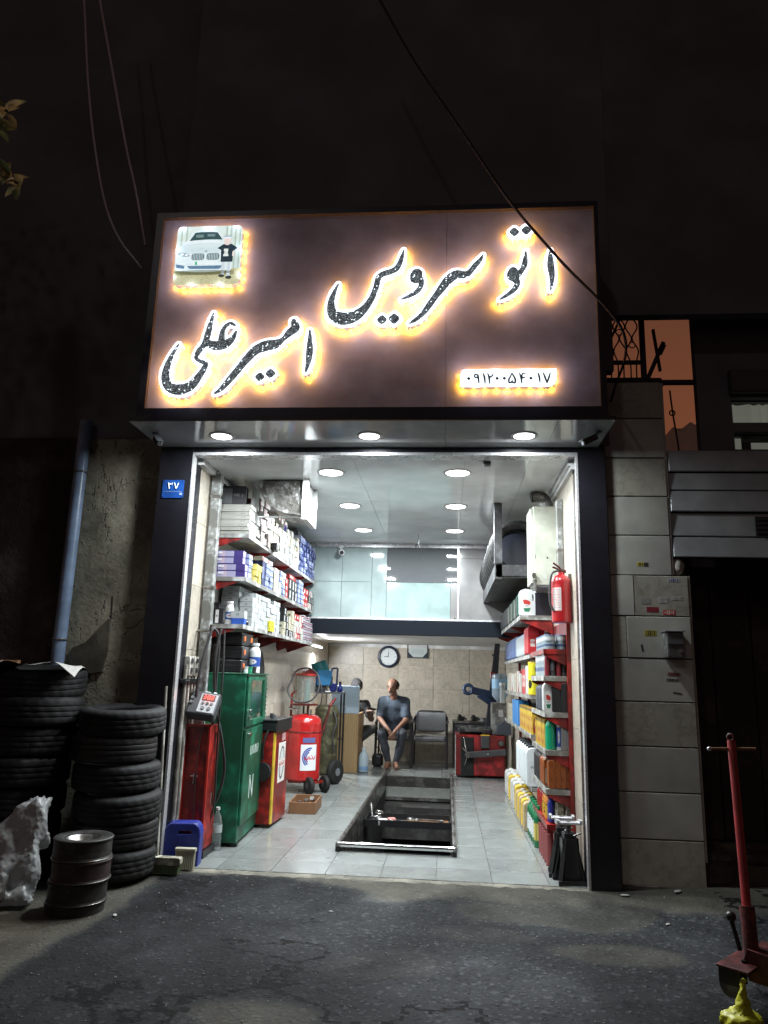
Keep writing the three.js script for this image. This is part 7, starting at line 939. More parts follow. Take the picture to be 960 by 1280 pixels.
// ================================================================ right pier, shutter, neighbour building
{
  const t = thing('stone_pier', 'pale stone clad gate pier right of the shop column', 'pier');
  const core = mat([0.06, 0.06, 0.055], 0.9, { map: T.grime, size: 0.6 }); obj('core', [BB(1.99, 2.44, -0.1, 3.76, -0.5, -0.042), BB(2.44, 2.56, -0.1, 2.24, -0.5, -0.042)], core, t);
  const st = [0, 1, 2].map((i) => mat([0.56 - i * 0.02, 0.56 - i * 0.02, 0.50 - i * 0.02], 0.5, { map: (() => { const q = sized(i === 1 ? T.marble : T.cloud, 1.3); q.offset.set(i * 0.31, i * 0.17); return q; })(), bump: T.bump, bs: 0.0006, bsize: 0.3 }));
  const ys = [0.031, 0.337, 0.65, 0.961, 1.274, 1.585, 1.894, 2.201, 2.508, 2.815, 3.125];
  const slab = (a, b, c, d, i) => obj('slab', CBB(a + 0.002, b - 0.002, c + 0.004, d - 0.004, -0.04, -0.002 - 0.003 * (i % 2), 0.003), st[i % 3], t);
  for (let i = 0; i < 10; i++) { const r = i >= 7 ? 2.452 : 2.565; if (i === 6) { slab(1.99, 2.165, ys[i], ys[i + 1], 0); slab(2.165, r, ys[i], ys[i + 1], 1); } else if (i === 5) { slab(1.99, 2.10, ys[i], ys[i + 1], 1); slab(2.10, r, ys[i], ys[i + 1], 2); } else slab(1.99, r, ys[i], ys[i + 1], i * 2 + 1); }
  slab(1.99, 2.452, 3.127, 3.45, 0); slab(1.99, 2.452, 3.452, 3.76, 1);
  obj('side_slab', BB(2.4521, 2.466, 2.21, 3.75, -0.5, -0.01), st[2], t); obj('side_slab', BB(2.5651, 2.58, 0.2, 2.20, -0.5, -0.01), st[1], t);
  obj('coping', [RB(0.50, 0.05, 0.5, 0.02, 2.225, 3.785, -0.27), RB(0.09, 0.04, 0.2, 0.018, 2.46, 3.775, -0.2)], core, t);
  obj('plinth', BB(1.985, 3.6, -0.1, 0.035, -0.6, 0.012), mat([0.13, 0.125, 0.11], 0.9, { map: T.grime, size: 0.6 }), t);
  obj('broken_stone', [sdfGeo((x, y, z) => Math.hypot((x - 2.50) / 1.1, (y - 2.275) * 0.8, (z + 0.06)) - 0.055 + 0.03 * n3(x, y, z, 600), [2.40, 2.18, -0.15], [2.6, 2.38, 0.03], 0.012, true)], mat([0.42, 0.41, 0.37], 0.9), t);
  // meter box
  const b = thing('meter_box', 'small grey metal box with a hinged door on the stone pier', 'box', [2.415, 1.682, 0]); obj('case', RB(0.125, 0.185, 0.10, 0.008, 0, 0, 0.05), mat([0.26, 0.28, 0.29], 0.45, { map: T.grime, size: 0.2 }), b); obj('cover', CB(0.115, 0.08, 0.006, 0.002, 0.002, 0.045, 0.103), mat([0.13, 0.14, 0.15], 0.4), b); obj('lock', C(0.008, 0.008, 0.012, 12, 0.035, -0.045, 0.105, 0, PI / 2), M.chrome, b); obj('visor', CB(0.14, 0.008, 0.12, 0.002, 0, 0.097, 0.055), M.grey, b);
  const stk = (x, y, w, h, bg, fg, l, rot = 0, dashes = 2) => { const s = thing('sticker', l, 'sticker', [x, y, y > 1.585 && y < 1.894 ? -0.0012 : -0.0042]); s.rotation.z = rot; obj('paper', B(w, h, 0.0012, 0, 0, 0), mat(bg, 0.6), s); if (fg) { const m = []; for (let j = 0; j < dashes; j++) for (let i = 0; i < 5; i++) m.push(B(w * 0.10, h * (0.24 + 0.2 * ((i * 7 + j * 3) % 3)) / dashes * 1.5, 0.0008, -w * 0.34 + i * w * 0.17, (j - (dashes - 1) / 2) * h * 0.42, 0.0008)); obj('print', m, mat(fg, 0.6), s); } };
  stk(2.222, 2.285, 0.048, 0.030, [0.5, 0.42, 0.04], [0.03, 0.03, 0.03], 'small yellow sticker alone high on the stone pier', 0, 1); stk(2.265, 2.283, 0.03, 0.03, [0.035, 0.035, 0.03], null, 'tiny black sticker beside the high yellow one');
  stk(2.295, 1.944, 0.085, 0.038, [0.22, 0.02, 0.03], null, 'dark red blank sticker below the split slab notices'); stk(2.415, 1.924, 0.088, 0.036, [0.5, 0.06, 0.06], [0.62, 0.5, 0.46], 'red sticker with pale lettering right of the dark red one', 0, 1);
  stk(2.27, 1.77, 0.085, 0.040, [0.42, 0.36, 0.04], [0.03, 0.03, 0.03], 'yellow and black sticker left of the grey metal box'); stk(2.375, 2.015, 0.07, 0.045, [0.46, 0.46, 0.43], [0.3, 0.3, 0.3], 'left white paper notice on the split slab', 0, 2); stk(2.475, 2.03, 0.075, 0.028, [0.46, 0.46, 0.43], [0.3, 0.3, 0.3], 'right white paper notice on the split slab', 0, 1);
  stk(2.46, 2.165, 0.085, 0.026, [0.44, 0.45, 0.47], [0.05, 0.07, 0.2], 'white strip notice with blue letters near the slab top edge', 0, 1); stk(2.25, 2.005, 0.07, 0.04, [0.25, 0.25, 0.235], null, 'faded grey sticker at the left of the split slab'); stk(2.205, 1.66, 0.014, 0.05, [0.03, 0.03, 0.03], null, 'small black marker scrawl sticker left of the grey box', 0.15);
  stk(2.42, 1.475, 0.085, 0.024, [0.24, 0.13, 0.11], [0.12, 0.04, 0.03], 'faded reddish stamp under the grey metal box', -0.03, 1); stk(2.41, 1.435, 0.09, 0.018, [0.25, 0.245, 0.22], [0.03, 0.03, 0.03], 'black stamped line under the reddish stamp', -0.03, 1); stk(2.44, 1.34, 0.06, 0.01, [0.05, 0.05, 0.045], null, 'thin dark stroke below the stamps on the pier', -0.15);
  // shutter hood of overlapping metal boards, dark garage opening
  const s = thing('garage_door', 'grey ribbed metal shutter hood over a dark garage opening', 'garage door');
  const sm = mat([0.46, 0.49, 0.50], 0.45, { metal: 0.1, map: T.cloud, size: 0.9 });
  [[3.02, 3.19], [2.872, 3.012], [2.70, 2.864], [2.508, 2.692], [2.345, 2.50]].forEach(([a, b], i) => obj('slat', place(CB(2.6, b - a, 0.02, 0.005), 3.775, (a + b) / 2, -0.02 - 0.012 * (i % 2), 0, -0.09), sm, s));
  obj('slat_backing', BB(2.47, 5.07, 2.35, 3.19, -0.12, -0.06), M.darkgrey, s); obj('small_grille', [BB(3.085, 3.25, 2.51, 2.66, -0.004, 0.008)], M.black, s); for (let i = 0; i < 4; i++) obj('grille_bar', BB(3.095, 3.24, 2.53 + i * 0.035, 2.543 + i * 0.035, 0.008, 0.014), M.darkgrey, s);
  const dk = mat([0.035, 0.032, 0.03], 0.8, { map: T.grime, size: 0.8 });
  for (let i = 0; i < 8; i++) obj('door_panel', CBB(2.6 + i * 0.31, 2.6 + (i + 1) * 0.31 - 0.006, 0.245, 2.36, -0.62, -0.585, 0.006), mat([0.055, 0.045, 0.04], 0.7, { map: T.grime, size: 0.9 }), s);
  obj('threshold', [BB(2.57, 5.1, 0.0, 0.205, -0.9, -0.30), BB(2.57, 5.1, 0.0, 0.24, -0.9, -0.50)], mat([0.16, 0.15, 0.135], 0.85, { map: T.grime, size: 0.7 }), s); obj('step', BB(2.58, 5.1, -0.1, 0.16, -0.30, -0.16), mat([0.12, 0.115, 0.10], 0.9, { map: T.plaster, size: 1.0 }), s);
  obj('jamb', [BB(2.58, 2.6, 0.2, 2.36, -0.62, -0.5)], dk, s);
  // neighbour building
  const n = thing('neighbour_building', 'dark building on the right with small curtained windows', 'building');
  const nb = mat([0.18, 0.18, 0.20], 0.85, { map: T.cloud, size: 2.1 });
  obj('wall', [BB(2.092, 7.5, 4.345, 9.5, -0.1, -0.001), BB(2.83, 3.10, 3.19, 4.6, -0.38, -0.3), BB(3.10, 3.75, 3.74, 4.6, -0.6, -0.3), BB(3.75, 7.5, 3.19, 4.6, -0.6, -0.3), BB(3.10, 3.75, 3.44, 3.52, -0.6, -0.3), BB(3.10, 3.75, 3.19, 3.29, -0.6, -0.3), BB(5.0, 7.5, -0.3, 3.19, -0.6, -0.3), BB(2.5, 7.5, 0, 3.19, -1.6, -1.5)], nb, n);
  obj('hood', CBB(3.08, 3.8, 3.76, 3.96, -0.3, -0.22, 0.01), mat([0.075, 0.075, 0.075], 0.7), n);
  const cur = mat([0.5, 0.5, 0.44], 0.85, { em: [0.62, 0.62, 0.54], ei: 0.22 });
  for (const [a, b, y0, y1] of [[3.10, 3.75, 3.52, 3.74], [3.10, 3.75, 3.29, 3.44]]) {
    const w = obj('window', [BB(a, b, y0, y0 + 0.012, -0.42, -0.38), BB(a, b, y1 - 0.012, y1, -0.42, -0.38), BB(a, a + 0.012, y0, y1, -0.42, -0.38)], M.darkgrey, n);
    const g = new THREE.PlaneGeometry(b - a, y1 - y0 - 0.02, 60, 1), p = g.attributes.position; for (let i = 0; i < p.count; i++) p.setZ(i, 0.014 * Math.sin(p.getX(i) * 70 + 2 * Math.sin(p.getX(i) * 17))); g.computeVertexNormals(); if (y0 > 3.5) obj('curtain_window', g.translate((a + b) / 2, (y0 + y1) / 2, -0.45), cur, w); else { obj('curtain_window', [B(0.085, 0.13, 0.01, 3.165, 3.365, -0.45)], cur, w); obj('curtain_window', [B(0.16, 0.075, 0.01, 3.37, 3.355, -0.45)], cur, w); }
    obj('pane', BB(a + 0.012, b, y0 + 0.012, y1 - 0.012, -0.401, -0.4005), mat([0.8, 0.82, 0.8], 0.04, { trans: 1 }), w); obj('recess', BB(a, b, y0, y1, -0.6, -0.58), M.black, w);
  }
  obj('rail_bar', BB(2.45, 2.84, 3.875, 3.91, -0.36, -0.32), M.black, n);
  obj('cable', tube([[2.62, 3.82, -0.34], [2.635, 3.6, -0.34], [2.66, 3.35, -0.34], [2.67, 3.15, -0.34]], 0.008, 20, 5), M.cable, n); obj('cable_clip', TOR(0.022, 0.006, 2.63, 3.62, -0.34), M.cable, n);
  // iron fence on top of the pier
  const f = thing('iron_fence', 'black wrought iron fence with wavy bars against the orange sky', 'fence', [0, 0, -0.3]);
  obj('post', BB(2.385, 2.425, 3.76, 4.62, -0.02, 0.02), M.black, f); obj('rail', BB(2.03, 2.40, 4.045, 4.075, -0.015, 0.015), M.black, f); obj('rail', BB(2.03, 2.40, 3.895, 3.918, -0.015, 0.015), M.black, f); obj('rail', BB(2.03, 2.40, 4.60, 4.63, -0.015, 0.015), M.black, f);
  for (let i = 0; i < 6; i++) { const x = 2.085 + i * 0.052, w = 0.024; obj('bar', tube([[x, 3.78, 0], [x + 0.004, 4.06, 0], [x + (i % 2 ? w : -w), 4.17, 0], [x + (i % 2 ? -w : w), 4.28, 0], [x + (i % 2 ? w : -w), 4.39, 0], [x + (i % 2 ? -w : w), 4.5, 0], [x, 4.62, 0]], 0.0065, 34, 5), M.black, f); if (i % 2 === 0) obj('scroll', TOR(0.026, 0.005, x + 0.026, 4.46 - i * 0.06, 0, 0, 0, 16, 5), M.black, f); }
  obj('brace', bar([2.09, 4.16, 0.02], [2.30, 4.62, 0.02], 0.035, 0.02), M.black, f);
  const hk = thing('bracket_arm', 'dark crossed bracket arm standing beside the iron fence', 'bracket', [0, 0, -0.3]); obj('upright', bar([2.50, 4.36, 0], [2.54, 3.98, 0], 0.028, 0.02), M.black, hk); obj('arm', bar([2.42, 3.88, 0], [2.58, 4.24, 0], 0.03, 0.034), M.black, hk); obj('knob', RB(0.05, 0.1, 0.03, 0.01, 2.56, 4.18, 0, 0, 0, -0.45), M.black, hk);
  const hill = sdfGeo((x, y, z) => 0.8 * (y + 0.62 * Math.hypot(x - 139, (z + 420) * 0.7) + 9 * (ridge((x + z) * 0.021) - 0.5) + 5 * (ridge((x - 0.6 * z) * 0.05) - 0.5) - 150), [-110, -10, -600], [380, 160, -250], 7);
  struct('hill', hill, mat([0.5, 0.36, 0.28], 1));
}
// ================================================================ wires, tree
{
  const w = mat([0.62, 0.55, 0.55], 0.6);
  tag(obj('hanging_wire', tube([[-2.55, 7.6, 0.6], [-2.453, 7.124, 0.6], [-2.317, 6.288, 0.6], [-2.186, 5.654, 0.6], [-2.014, 5.048, 0.6], [-1.868, 4.754, 0.6], [-1.663, 4.501, 0.6]], 0.0085, 60, 6), w), 'left of two pale slack wires, bending outward at its lower end', 'wire');
  tag(obj('hanging_wire', tube([[-2.42, 7.6, 0.6], [-2.306, 7.114, 0.6], [-2.118, 6.399, 0.6], [-1.906, 5.604, 0.6], [-1.78, 5.187, 0.6], [-1.65, 4.698, 0.6]], 0.0095, 60, 6), w), 'right of two pale slack wires, hanging straighter beside the sign', 'wire');
  tag(obj('overhead_cable', tube([[-0.1, 7.2, 1.0], [0.208, 6.518, 1.0], [0.498, 5.914, 1.0], [0.83, 5.339, 1.0], [1.2, 4.697, 1.0], [1.524, 4.248, 1.0], [1.93, 3.72, 0.98], [2.04, 3.62, 0.2], [2.06, 3.6, -0.03]], 0.010, 80, 6), mat([0.018, 0.012, 0.012], 0.8)), 'thin dark cable crossing diagonally in front of the sign', 'cable');
  const t = thing('street_tree', 'leafy street tree reaching in at the left edge of the view', 'tree');
  const bark = mat([0.10, 0.075, 0.055], 0.9, { map: T.grime, size: 0.3, bump: T.bump, bs: 0.02, bsize: 0.2 });
  obj('trunk', [new THREE.TubeGeometry(new THREE.CatmullRomCurve3([V(-3.6, -0.2, 2.6), V(-3.55, 1.4, 2.55), V(-3.45, 3, 2.5), V(-3.5, 4.6, 2.4), V(-3.6, 6, 2.3)]), 20, 0.11, 10)], bark, t);
  const lm = [mat([0.30, 0.30, 0.14], 0.6, { trans: 0.3 }), mat([0.34, 0.28, 0.12], 0.6, { trans: 0.3 }), mat([0.18, 0.22, 0.09], 0.6, { trans: 0.3 })];
  const leafShape = (() => { const s = new THREE.Shape(); s.moveTo(0, 0); s.quadraticCurveTo(0.035, 0.03, 0.026, 0.08); s.quadraticCurveTo(0.015, 0.11, 0, 0.135); s.quadraticCurveTo(-0.015, 0.11, -0.026, 0.08); s.quadraticCurveTo(-0.035, 0.03, 0, 0); const g = new THREE.ShapeGeometry(s, 5), p = g.attributes.position; for (let i = 0; i < p.count; i++) { const x = p.getX(i), y = p.getY(i); p.setZ(i, Math.abs(x) * 0.5 - y * y * 2.2); } g.computeVertexNormals(); return clean(g); })();
  const rl = RNG(61); const branches = [[[-3.5, 4.3, 2.45], [-2.8, 4.75, 2.2], [-2.2, 4.80, 2.05], [-1.96, 4.74, 2.0]], [[-3.5, 4.0, 2.45], [-2.8, 4.2, 2.2], [-2.2, 4.28, 2.05], [-1.82, 4.23, 2.0]], [[-2.6, 4.72, 2.15], [-2.3, 4.66, 2.05], [-2.0, 4.63, 2.0]]];
  const far = [];
  for (const b of branches) {
    obj('branch', tube(b, 0.009, 20, 5), bark, t); const c = new THREE.CatmullRomCurve3(b.map((p) => V(...p)));
    for (let i = 0; i < 60; i++) { const u = 0.30 + 0.70 * Math.pow(rl(), 0.6), p = c.getPointAt(u), s = 0.55 + 0.5 * rl(); const g = leafShape.clone().scale(s, s, s); g.rotateX(-0.6 - rl() * 1.6); g.rotateY(rl() * 6.28); g.translate(p.x + (rl() - 0.5) * 0.04, p.y + (rl() - 0.5) * 0.06, p.z + (rl() - 0.5) * 0.1); if (u > 0.72) obj('leaf', g, lm[Math.floor(rl() * 3)], t); else far.push(g); }
  }
  for (let i = 0; i < 700; i++) { const a = rl() * 6.28, r = Math.sqrt(rl()) * 1.2, p = V(-3.75 + r * Math.cos(a) * 0.9, 5.4 + (rl() - 0.5) * 2.2, 2.3 + r * Math.sin(a)); if (p.x > -2.75) continue; const s = 0.6 + 0.5 * rl(), g = leafShape.clone().scale(s, s, s); g.rotateX(-rl() * 2); g.rotateY(rl() * 6.28); g.translate(p.x, p.y, p.z); far.push(g); }
  tag(obj('crown', far, lm[2], t), null, null, null, 'stuff');
}
// ================================================================ trolley jack, yellow bag
{
  const t = thing('trolley_jack', 'worn red trolley jack with a tall upright handle at the kerb', 'trolley jack', [2.225, 0, 1.65], -0.72);
  const rd = mat([0.15, 0.032, 0.032], 0.5, { map: T.grime, size: 0.25 });
  for (const s of [-1, 1]) obj('side_channel', ext([[0.0, 0.07], [0.62, 0.05], [0.66, 0.1], [0.64, 0.15], [0.0, 0.20], [-0.02, 0.15]], 0.008, 0.002).translate(0.02, 0, s * 0.09 - 0.004), rd, t);
  obj('top_plate', bar([0.02, 0.196, 0], [0.40, 0.176, 0], 0.17, 0.008), rd, t); obj('cross_plate', RB(0.15, 0.012, 0.30, 0.004, -0.01, 0.135, 0.06), rd, t); for (const z of [0.19, 0.12, -0.10]) obj('caster_fork', RB(0.10, 0.07, 0.012, 0.003, -0.03, 0.095, z), M.black, t);
  for (const z of [0.155, -0.13]) obj('caster_wheel', [C(0.05, 0.05, 0.045, 20, -0.035, 0.052, z, 0, PI / 2)], M.steel, t); for (const z of [0.13, -0.13]) obj('front_roller', C(0.045, 0.045, 0.05, 18, 0.58, 0.047, z, 0, PI / 2), M.darkgrey, t);
  obj('bolt', [C(0.012, 0.012, 0.012, 6, 0.0, 0.147, 0.10), C(0.012, 0.012, 0.012, 6, 0.18, 0.195, 0.05), C(0.012, 0.012, 0.012, 6, 0.03, 0.147, -0.03)], M.black, t);
  obj('lift_arm', [bar([0.30, 0.14, 0], [0.58, 0.12, 0], 0.06, 0.05), C(0.05, 0.05, 0.02, 20, 0.58, 0.16, 0)], rd, t); obj('cylinder', rod([0.08, 0.12, 0], [0.34, 0.11, 0], 0.045, 16), M.darkgrey, t);
  const toL = (x, y, z) => { const p = V(x - 2.225, y, z - 1.65).applyAxisAngle(V(0, 1, 0), 0.72); return [p.x, p.y, p.z]; };
  obj('socket', rod(toL(2.205, 0.15, 1.71), toL(2.215, 0.37, 1.665), 0.034, 16), rd, t); obj('pedal', [rod(toL(2.15, 0.19, 1.72), toL(2.125, 0.32, 1.70), 0.011), S(0.024, ...toL(2.125, 0.33, 1.70))], M.black, t);
  obj('handle', rod(toL(2.213, 0.32, 1.67), toL(2.268, 1.12, 1.47), 0.021, 14), mat([0.36, 0.03, 0.035], 0.4, { map: T.cloud, size: 0.3 }), t);
  obj('cross_bar', [rod(toL(2.15, 1.075, 1.48), toL(2.385, 1.082, 1.48), 0.008, 8)], M.brownWood, t); obj('bar_end', S(0.012, ...toL(2.15, 1.075, 1.48)), M.alu, t); obj('hook', TOR(0.016, 0.008, ...toL(2.268, 1.135, 1.468)), rd, t);
  const yb = sdfGeo((x, y, z) => { const t2 = clamp(y / 0.20, 0, 1), r = y < 0.06 ? 0.078 - 0.30 * Math.abs(y - 0.018) - 0.25 * Math.max(0, y - 0.04) : mixn(0.040, 0.008, Math.pow((y - 0.06) / 0.14, 0.8)), cx = 2.062 + 0.018 * t2, a = Math.atan2(z - 1.93, x - cx); return Math.max(Math.hypot((x - cx) * (y < 0.07 ? 0.88 : 1.0), z - 1.93) - r + 0.004 * (Math.abs(Math.sin(a * 2.5 + y * 30)) - 0.5) + 0.016 * (Math.abs(n3(x, y, z, 700)) - 0.12) + 0.012 * n3(x, y, z, 1400), -y - 0.002, y - 0.195); }, [1.95, -0.02, 1.81], [2.19, 0.22, 2.05], 0.0135, false);
  { const p = yb.attributes.position, rj = RNG(72); for (let i = 0; i < p.count; i++) p.setXYZ(i, p.getX(i) + (rj() - 0.5) * 0.013, Math.max(0, p.getY(i) + (rj() - 0.5) * 0.010), p.getZ(i) + (rj() - 0.5) * 0.013); yb.computeVertexNormals(); }
  yb.translate(0, gY(2.06, 1.93), 0); tag(obj('plastic_bag', yb, mat([0.52, 0.52, 0.03], 0.4, { trans: 0.15 })), 'small knotted yellow green plastic bag on the asphalt by the jack', 'plastic bag');
}
// ================================================================ people and chairs
const cap = (x, y, z, a, b, ra, rb) => { const dx = b[0] - a[0], dy = b[1] - a[1], dz = b[2] - a[2], l = dx * dx + dy * dy + dz * dz, t = l ? clamp(((x - a[0]) * dx + (y - a[1]) * dy + (z - a[2]) * dz) / l, 0, 1) : 0; return Math.hypot(x - a[0] - dx * t, y - a[1] - dy * t, z - a[2] - dz * t) - (ra + (rb - ra) * t); };
const smin = (a, b, k) => { const h = clamp(0.5 + 0.5 * (b - a) / k, 0, 1); return mixn(b, a, h) - k * h * (1 - h); };
function solid(bones, k, grow = 0) { return (x, y, z) => { let d = 9; for (const q of bones) { const e = q.e ? (() => { const u = (x - q.e[0]) / q.e[3], v = (y - q.e[1]) / q.e[4], w = (z - q.e[2]) / q.e[5], r = Math.hypot(u, v, w); return (r - 1) * Math.min(q.e[3], q.e[4], q.e[5]); })() : cap(x, y, z, ...q); d = smin(d, e, q.k ?? k); } return d - grow; }; }
function boundsOf(bones, m) { const lo = [9, 9, 9], hi = [-9, -9, -9]; for (const q of bones) { const P = q.e ? [[q.e[0] - q.e[3], q.e[1] - q.e[4], q.e[2] - q.e[5]], [q.e[0] + q.e[3], q.e[1] + q.e[4], q.e[2] + q.e[5]]] : [q[0].map((v) => v - Math.max(q[2], q[3])), q[0].map((v) => v + Math.max(q[2], q[3])), q[1].map((v) => v - Math.max(q[2], q[3])), q[1].map((v) => v + Math.max(q[2], q[3]))]; for (const p of P) for (let k = 0; k < 3; k++) { lo[k] = Math.min(lo[k], p[k]); hi[k] = Math.max(hi[k], p[k]); } } return [lo.map((v) => v - m), hi.map((v) => v + m)]; }
const body3 = (bones, k, cell, grow = 0, cut) => { const f = solid(bones, k, grow), [lo, hi] = boundsOf(bones, 0.03 + grow); return sdfGeo(cut ? (x, y, z) => Math.max(f(x, y, z), cut(x, y, z)) : f, lo, hi, cell); };
function headGeo(c, hairy) {   // local head bones; face toward +z
  const [x, y, z] = c; const b = [{ e: [x, y + 0.045, z - 0.012, 0.074, 0.088, 0.094] }, { e: [x, y - 0.035, z + 0.022, 0.056, 0.070, 0.062] }, [[x, y + 0.012, z + 0.088], [x, y - 0.030, z + 0.102], 0.009, 0.0145], [[x - 0.03, y + 0.028, z + 0.074], [x + 0.03, y + 0.028, z + 0.074], 0.012, 0.012], [[x - 0.026, y - 0.068, z + 0.058], [x + 0.026, y - 0.068, z + 0.058], 0.010, 0.010], [[x, y - 0.10, z + 0.052], [x, y - 0.098, z + 0.05], 0.021, 0.02], { e: [x - 0.077, y + 0.0, z - 0.012, 0.012, 0.032, 0.02] }, { e: [x + 0.077, y + 0.0, z - 0.012, 0.012, 0.032, 0.02] }];
  b.forEach((q, i) => (q.k = i > 1 ? 0.012 : 0.04)); return b;
}
function hand(p, d, side, n) {   // bones of a relaxed hand: wrist at p, pointing along d, palm normal n
  const D = V(...d).normalize(), N = V(...n).normalize(), X = D.clone().cross(N).normalize().multiplyScalar(side), at = (a, b, c) => V(...p).addScaledVector(D, a).addScaledVector(X, b).addScaledVector(N, c).toArray(), o = [];
  o.push([at(0.01, 0.004, 0), at(0.075, 0.018, 0.002), 0.021, 0.019], [at(0.02, -0.006, 0), at(0.078, -0.018, 0.002), 0.021, 0.018]);
  [[0.026, 0.072], [0.009, 0.082], [-0.008, 0.077], [-0.025, 0.062]].forEach(([b, l], i) => { const k = at(0.082, b, 0.002), m = at(0.082 + l * 0.45, b * 1.08, -0.012), e = at(0.082 + l * 0.72, b * 1.1, -0.034); o.push([k, m, 0.0095, 0.0085], [m, e, 0.0085, 0.0075]); });
  o.push([at(0.022, 0.026, -0.004), at(0.055, 0.046, -0.014), 0.0125, 0.0105], [at(0.055, 0.046, -0.014), at(0.082, 0.045, -0.024), 0.0105, 0.0085]);
  o.forEach((q, i) => (q.k = i < 2 ? 0.02 : 0.006)); return o;
}
{ // seated man, hands clasped between the knees
  const t = thing('person', 'seated man in a grey polo shirt and dark trousers leaning forward with clasped hands', 'person', [-0.085, 0, -6.72], 0);
  const H0 = [-0.02, 1.232, 0.215], hipL = [-0.10, 0.52, -0.08], hipR = [0.10, 0.52, -0.08], kL = [-0.165, 0.53, 0.34], kR = [0.165, 0.53, 0.34], aL = [-0.055, 0.09, 0.30], aR = [0.06, 0.09, 0.30];
  const sL = [-0.19, 1.015, 0.09], sR = [0.19, 1.015, 0.09], eL = [-0.22, 0.75, 0.20], eR = [0.205, 0.735, 0.20], wL = [-0.045, 0.575, 0.40], wR = [0.04, 0.565, 0.40];
  const torso = [[[0, 0.55, -0.08], [0, 0.78, 0.0], 0.135, 0.135], [[0, 0.78, 0.0], [0, 0.96, 0.06], 0.14, 0.125], [[-0.10, 0.965, 0.07], [0.10, 0.965, 0.07], 0.105, 0.105], [[-0.05, 1.03, 0.09], [0.05, 1.03, 0.09], 0.075, 0.075], [[-0.06, 0.80, 0.03], [0.06, 0.80, 0.03], 0.115, 0.115], [[-0.05, 0.62, -0.04], [0.05, 0.62, -0.04], 0.13, 0.13]];
  const neck = [[0, 1.02, 0.095], [-0.01, 1.15, 0.17], 0.066, 0.058];
  const arms = [[sL, eL, 0.054, 0.043], [eL, wL, 0.042, 0.028], [sR, eR, 0.054, 0.043], [eR, wR, 0.042, 0.028]];
  const legs = [[hipL, kL, 0.088, 0.06], [kL, [-0.11, 0.30, 0.31], 0.058, 0.056], [[-0.11, 0.30, 0.31], aL, 0.056, 0.037], [hipR, kR, 0.088, 0.06], [kR, [0.115, 0.30, 0.31], 0.058, 0.056], [[0.115, 0.30, 0.31], aR, 0.056, 0.037]];
  const feet = [[aL, [-0.075, 0.045, 0.43], 0.036, 0.032], [aR, [0.085, 0.045, 0.43], 0.036, 0.032]];
  const head = headGeo([0, 0, 0]);
  const skin = M.skin;
  const bodyG = body3([...torso.map((q) => [q[0], q[1], q[2] - 0.015, q[3] - 0.015]), neck, ...arms, ...legs.map((q) => [q[0], q[1], q[2] - 0.012, q[3] - 0.012]), ...feet], 0.03, 0.012);
  const hd = body3(head, 0.03, 0.0045); hd.scale(1.12, 1.08, 1.1); hd.rotateX(0.16); hd.rotateY(-0.38); hd.translate(...H0);
  const hL = body3(hand(wL, [0.10, -0.16, 0.03], 1, [-0.5, 0.1, 0.85]), 0.01, 0.004), hR = body3(hand(wR, [-0.09, -0.17, 0.035], -1, [0.5, 0.1, 0.85]), 0.01, 0.004);
  obj('body', [bodyG, hd, hL, hR], skin, t);
  const shirt = mat([0.075, 0.10, 0.135], 0.85, { bump: T.bump, bs: 0.012, bsize: 0.35, map: T.cloud, size: 0.3 });
  obj('polo_shirt', [body3([...torso, [sL, [-0.207, 0.80, 0.168], 0.066, 0.064], [sR, [0.199, 0.80, 0.168], 0.066, 0.064], [[-0.13, 1.015, 0.08], [0.13, 1.015, 0.08], 0.068, 0.068]], 0.035, 0.011, 0.008, (x, y, z) => Math.max(-(Math.hypot(x, (y - 1.115) * 0.9, z - 0.165) - 0.075), 0.50 - y)), TOR(0.070, 0.014, -0.004, 1.085, 0.135, 0, PI / 2 - 0.5)], shirt, t);
  obj('trousers', body3([...legs, [[-0.07, 0.54, -0.08], [0.07, 0.54, -0.08], 0.12, 0.12]], 0.03, 0.011, 0.008, (x, y, z) => Math.max(0.10 - y, y - 0.66)), mat([0.035, 0.040, 0.05], 0.85, { bump: T.bump, bs: 0.012, bsize: 0.3 }), t);
  obj('shoe', body3([[[-0.055, 0.05, 0.28], [-0.078, 0.035, 0.44], 0.042, 0.034], [[-0.055, 0.045, 0.27], [-0.055, 0.07, 0.30], 0.04, 0.038]], 0.02, 0.008), mat([0.22, 0.10, 0.055], 0.5), t); obj('shoe', body3([[[0.06, 0.05, 0.28], [0.088, 0.035, 0.44], 0.042, 0.034], [[0.06, 0.045, 0.27], [0.06, 0.07, 0.30], 0.04, 0.038]], 0.02, 0.008), mat([0.22, 0.10, 0.055], 0.5), t);
  const fit = (g) => { g.scale(1.12, 1.08, 1.1); g.rotateX(0.16); g.rotateY(-0.38); return g.translate(...H0); };
  obj('hair', fit(body3([{ e: [0, 0.035, -0.045, 0.08, 0.072, 0.075] }, { e: [-0.066, 0.02, -0.015, 0.017, 0.05, 0.045] }, { e: [0.066, 0.02, -0.015, 0.017, 0.05, 0.045] }], 0.02, 0.006, 0, (x, y, z) => Math.max(y - 0.085, z - 0.04))), mat([0.018, 0.016, 0.015], 0.8, { bump: T.speck, bs: 0.004, bsize: 0.1 }), t);
  obj('eyebrows', fit(mergeGeometries([clean(rod([-0.045, 0.038, 0.082], [-0.014, 0.036, 0.093], 0.0055, 6)), clean(rod([0.045, 0.038, 0.082], [0.014, 0.036, 0.093], 0.0055, 6)), clean(rod([-0.024, -0.052, 0.085], [0.024, -0.052, 0.085], 0.008, 6))])), mat([0.02, 0.017, 0.015], 0.8), t);
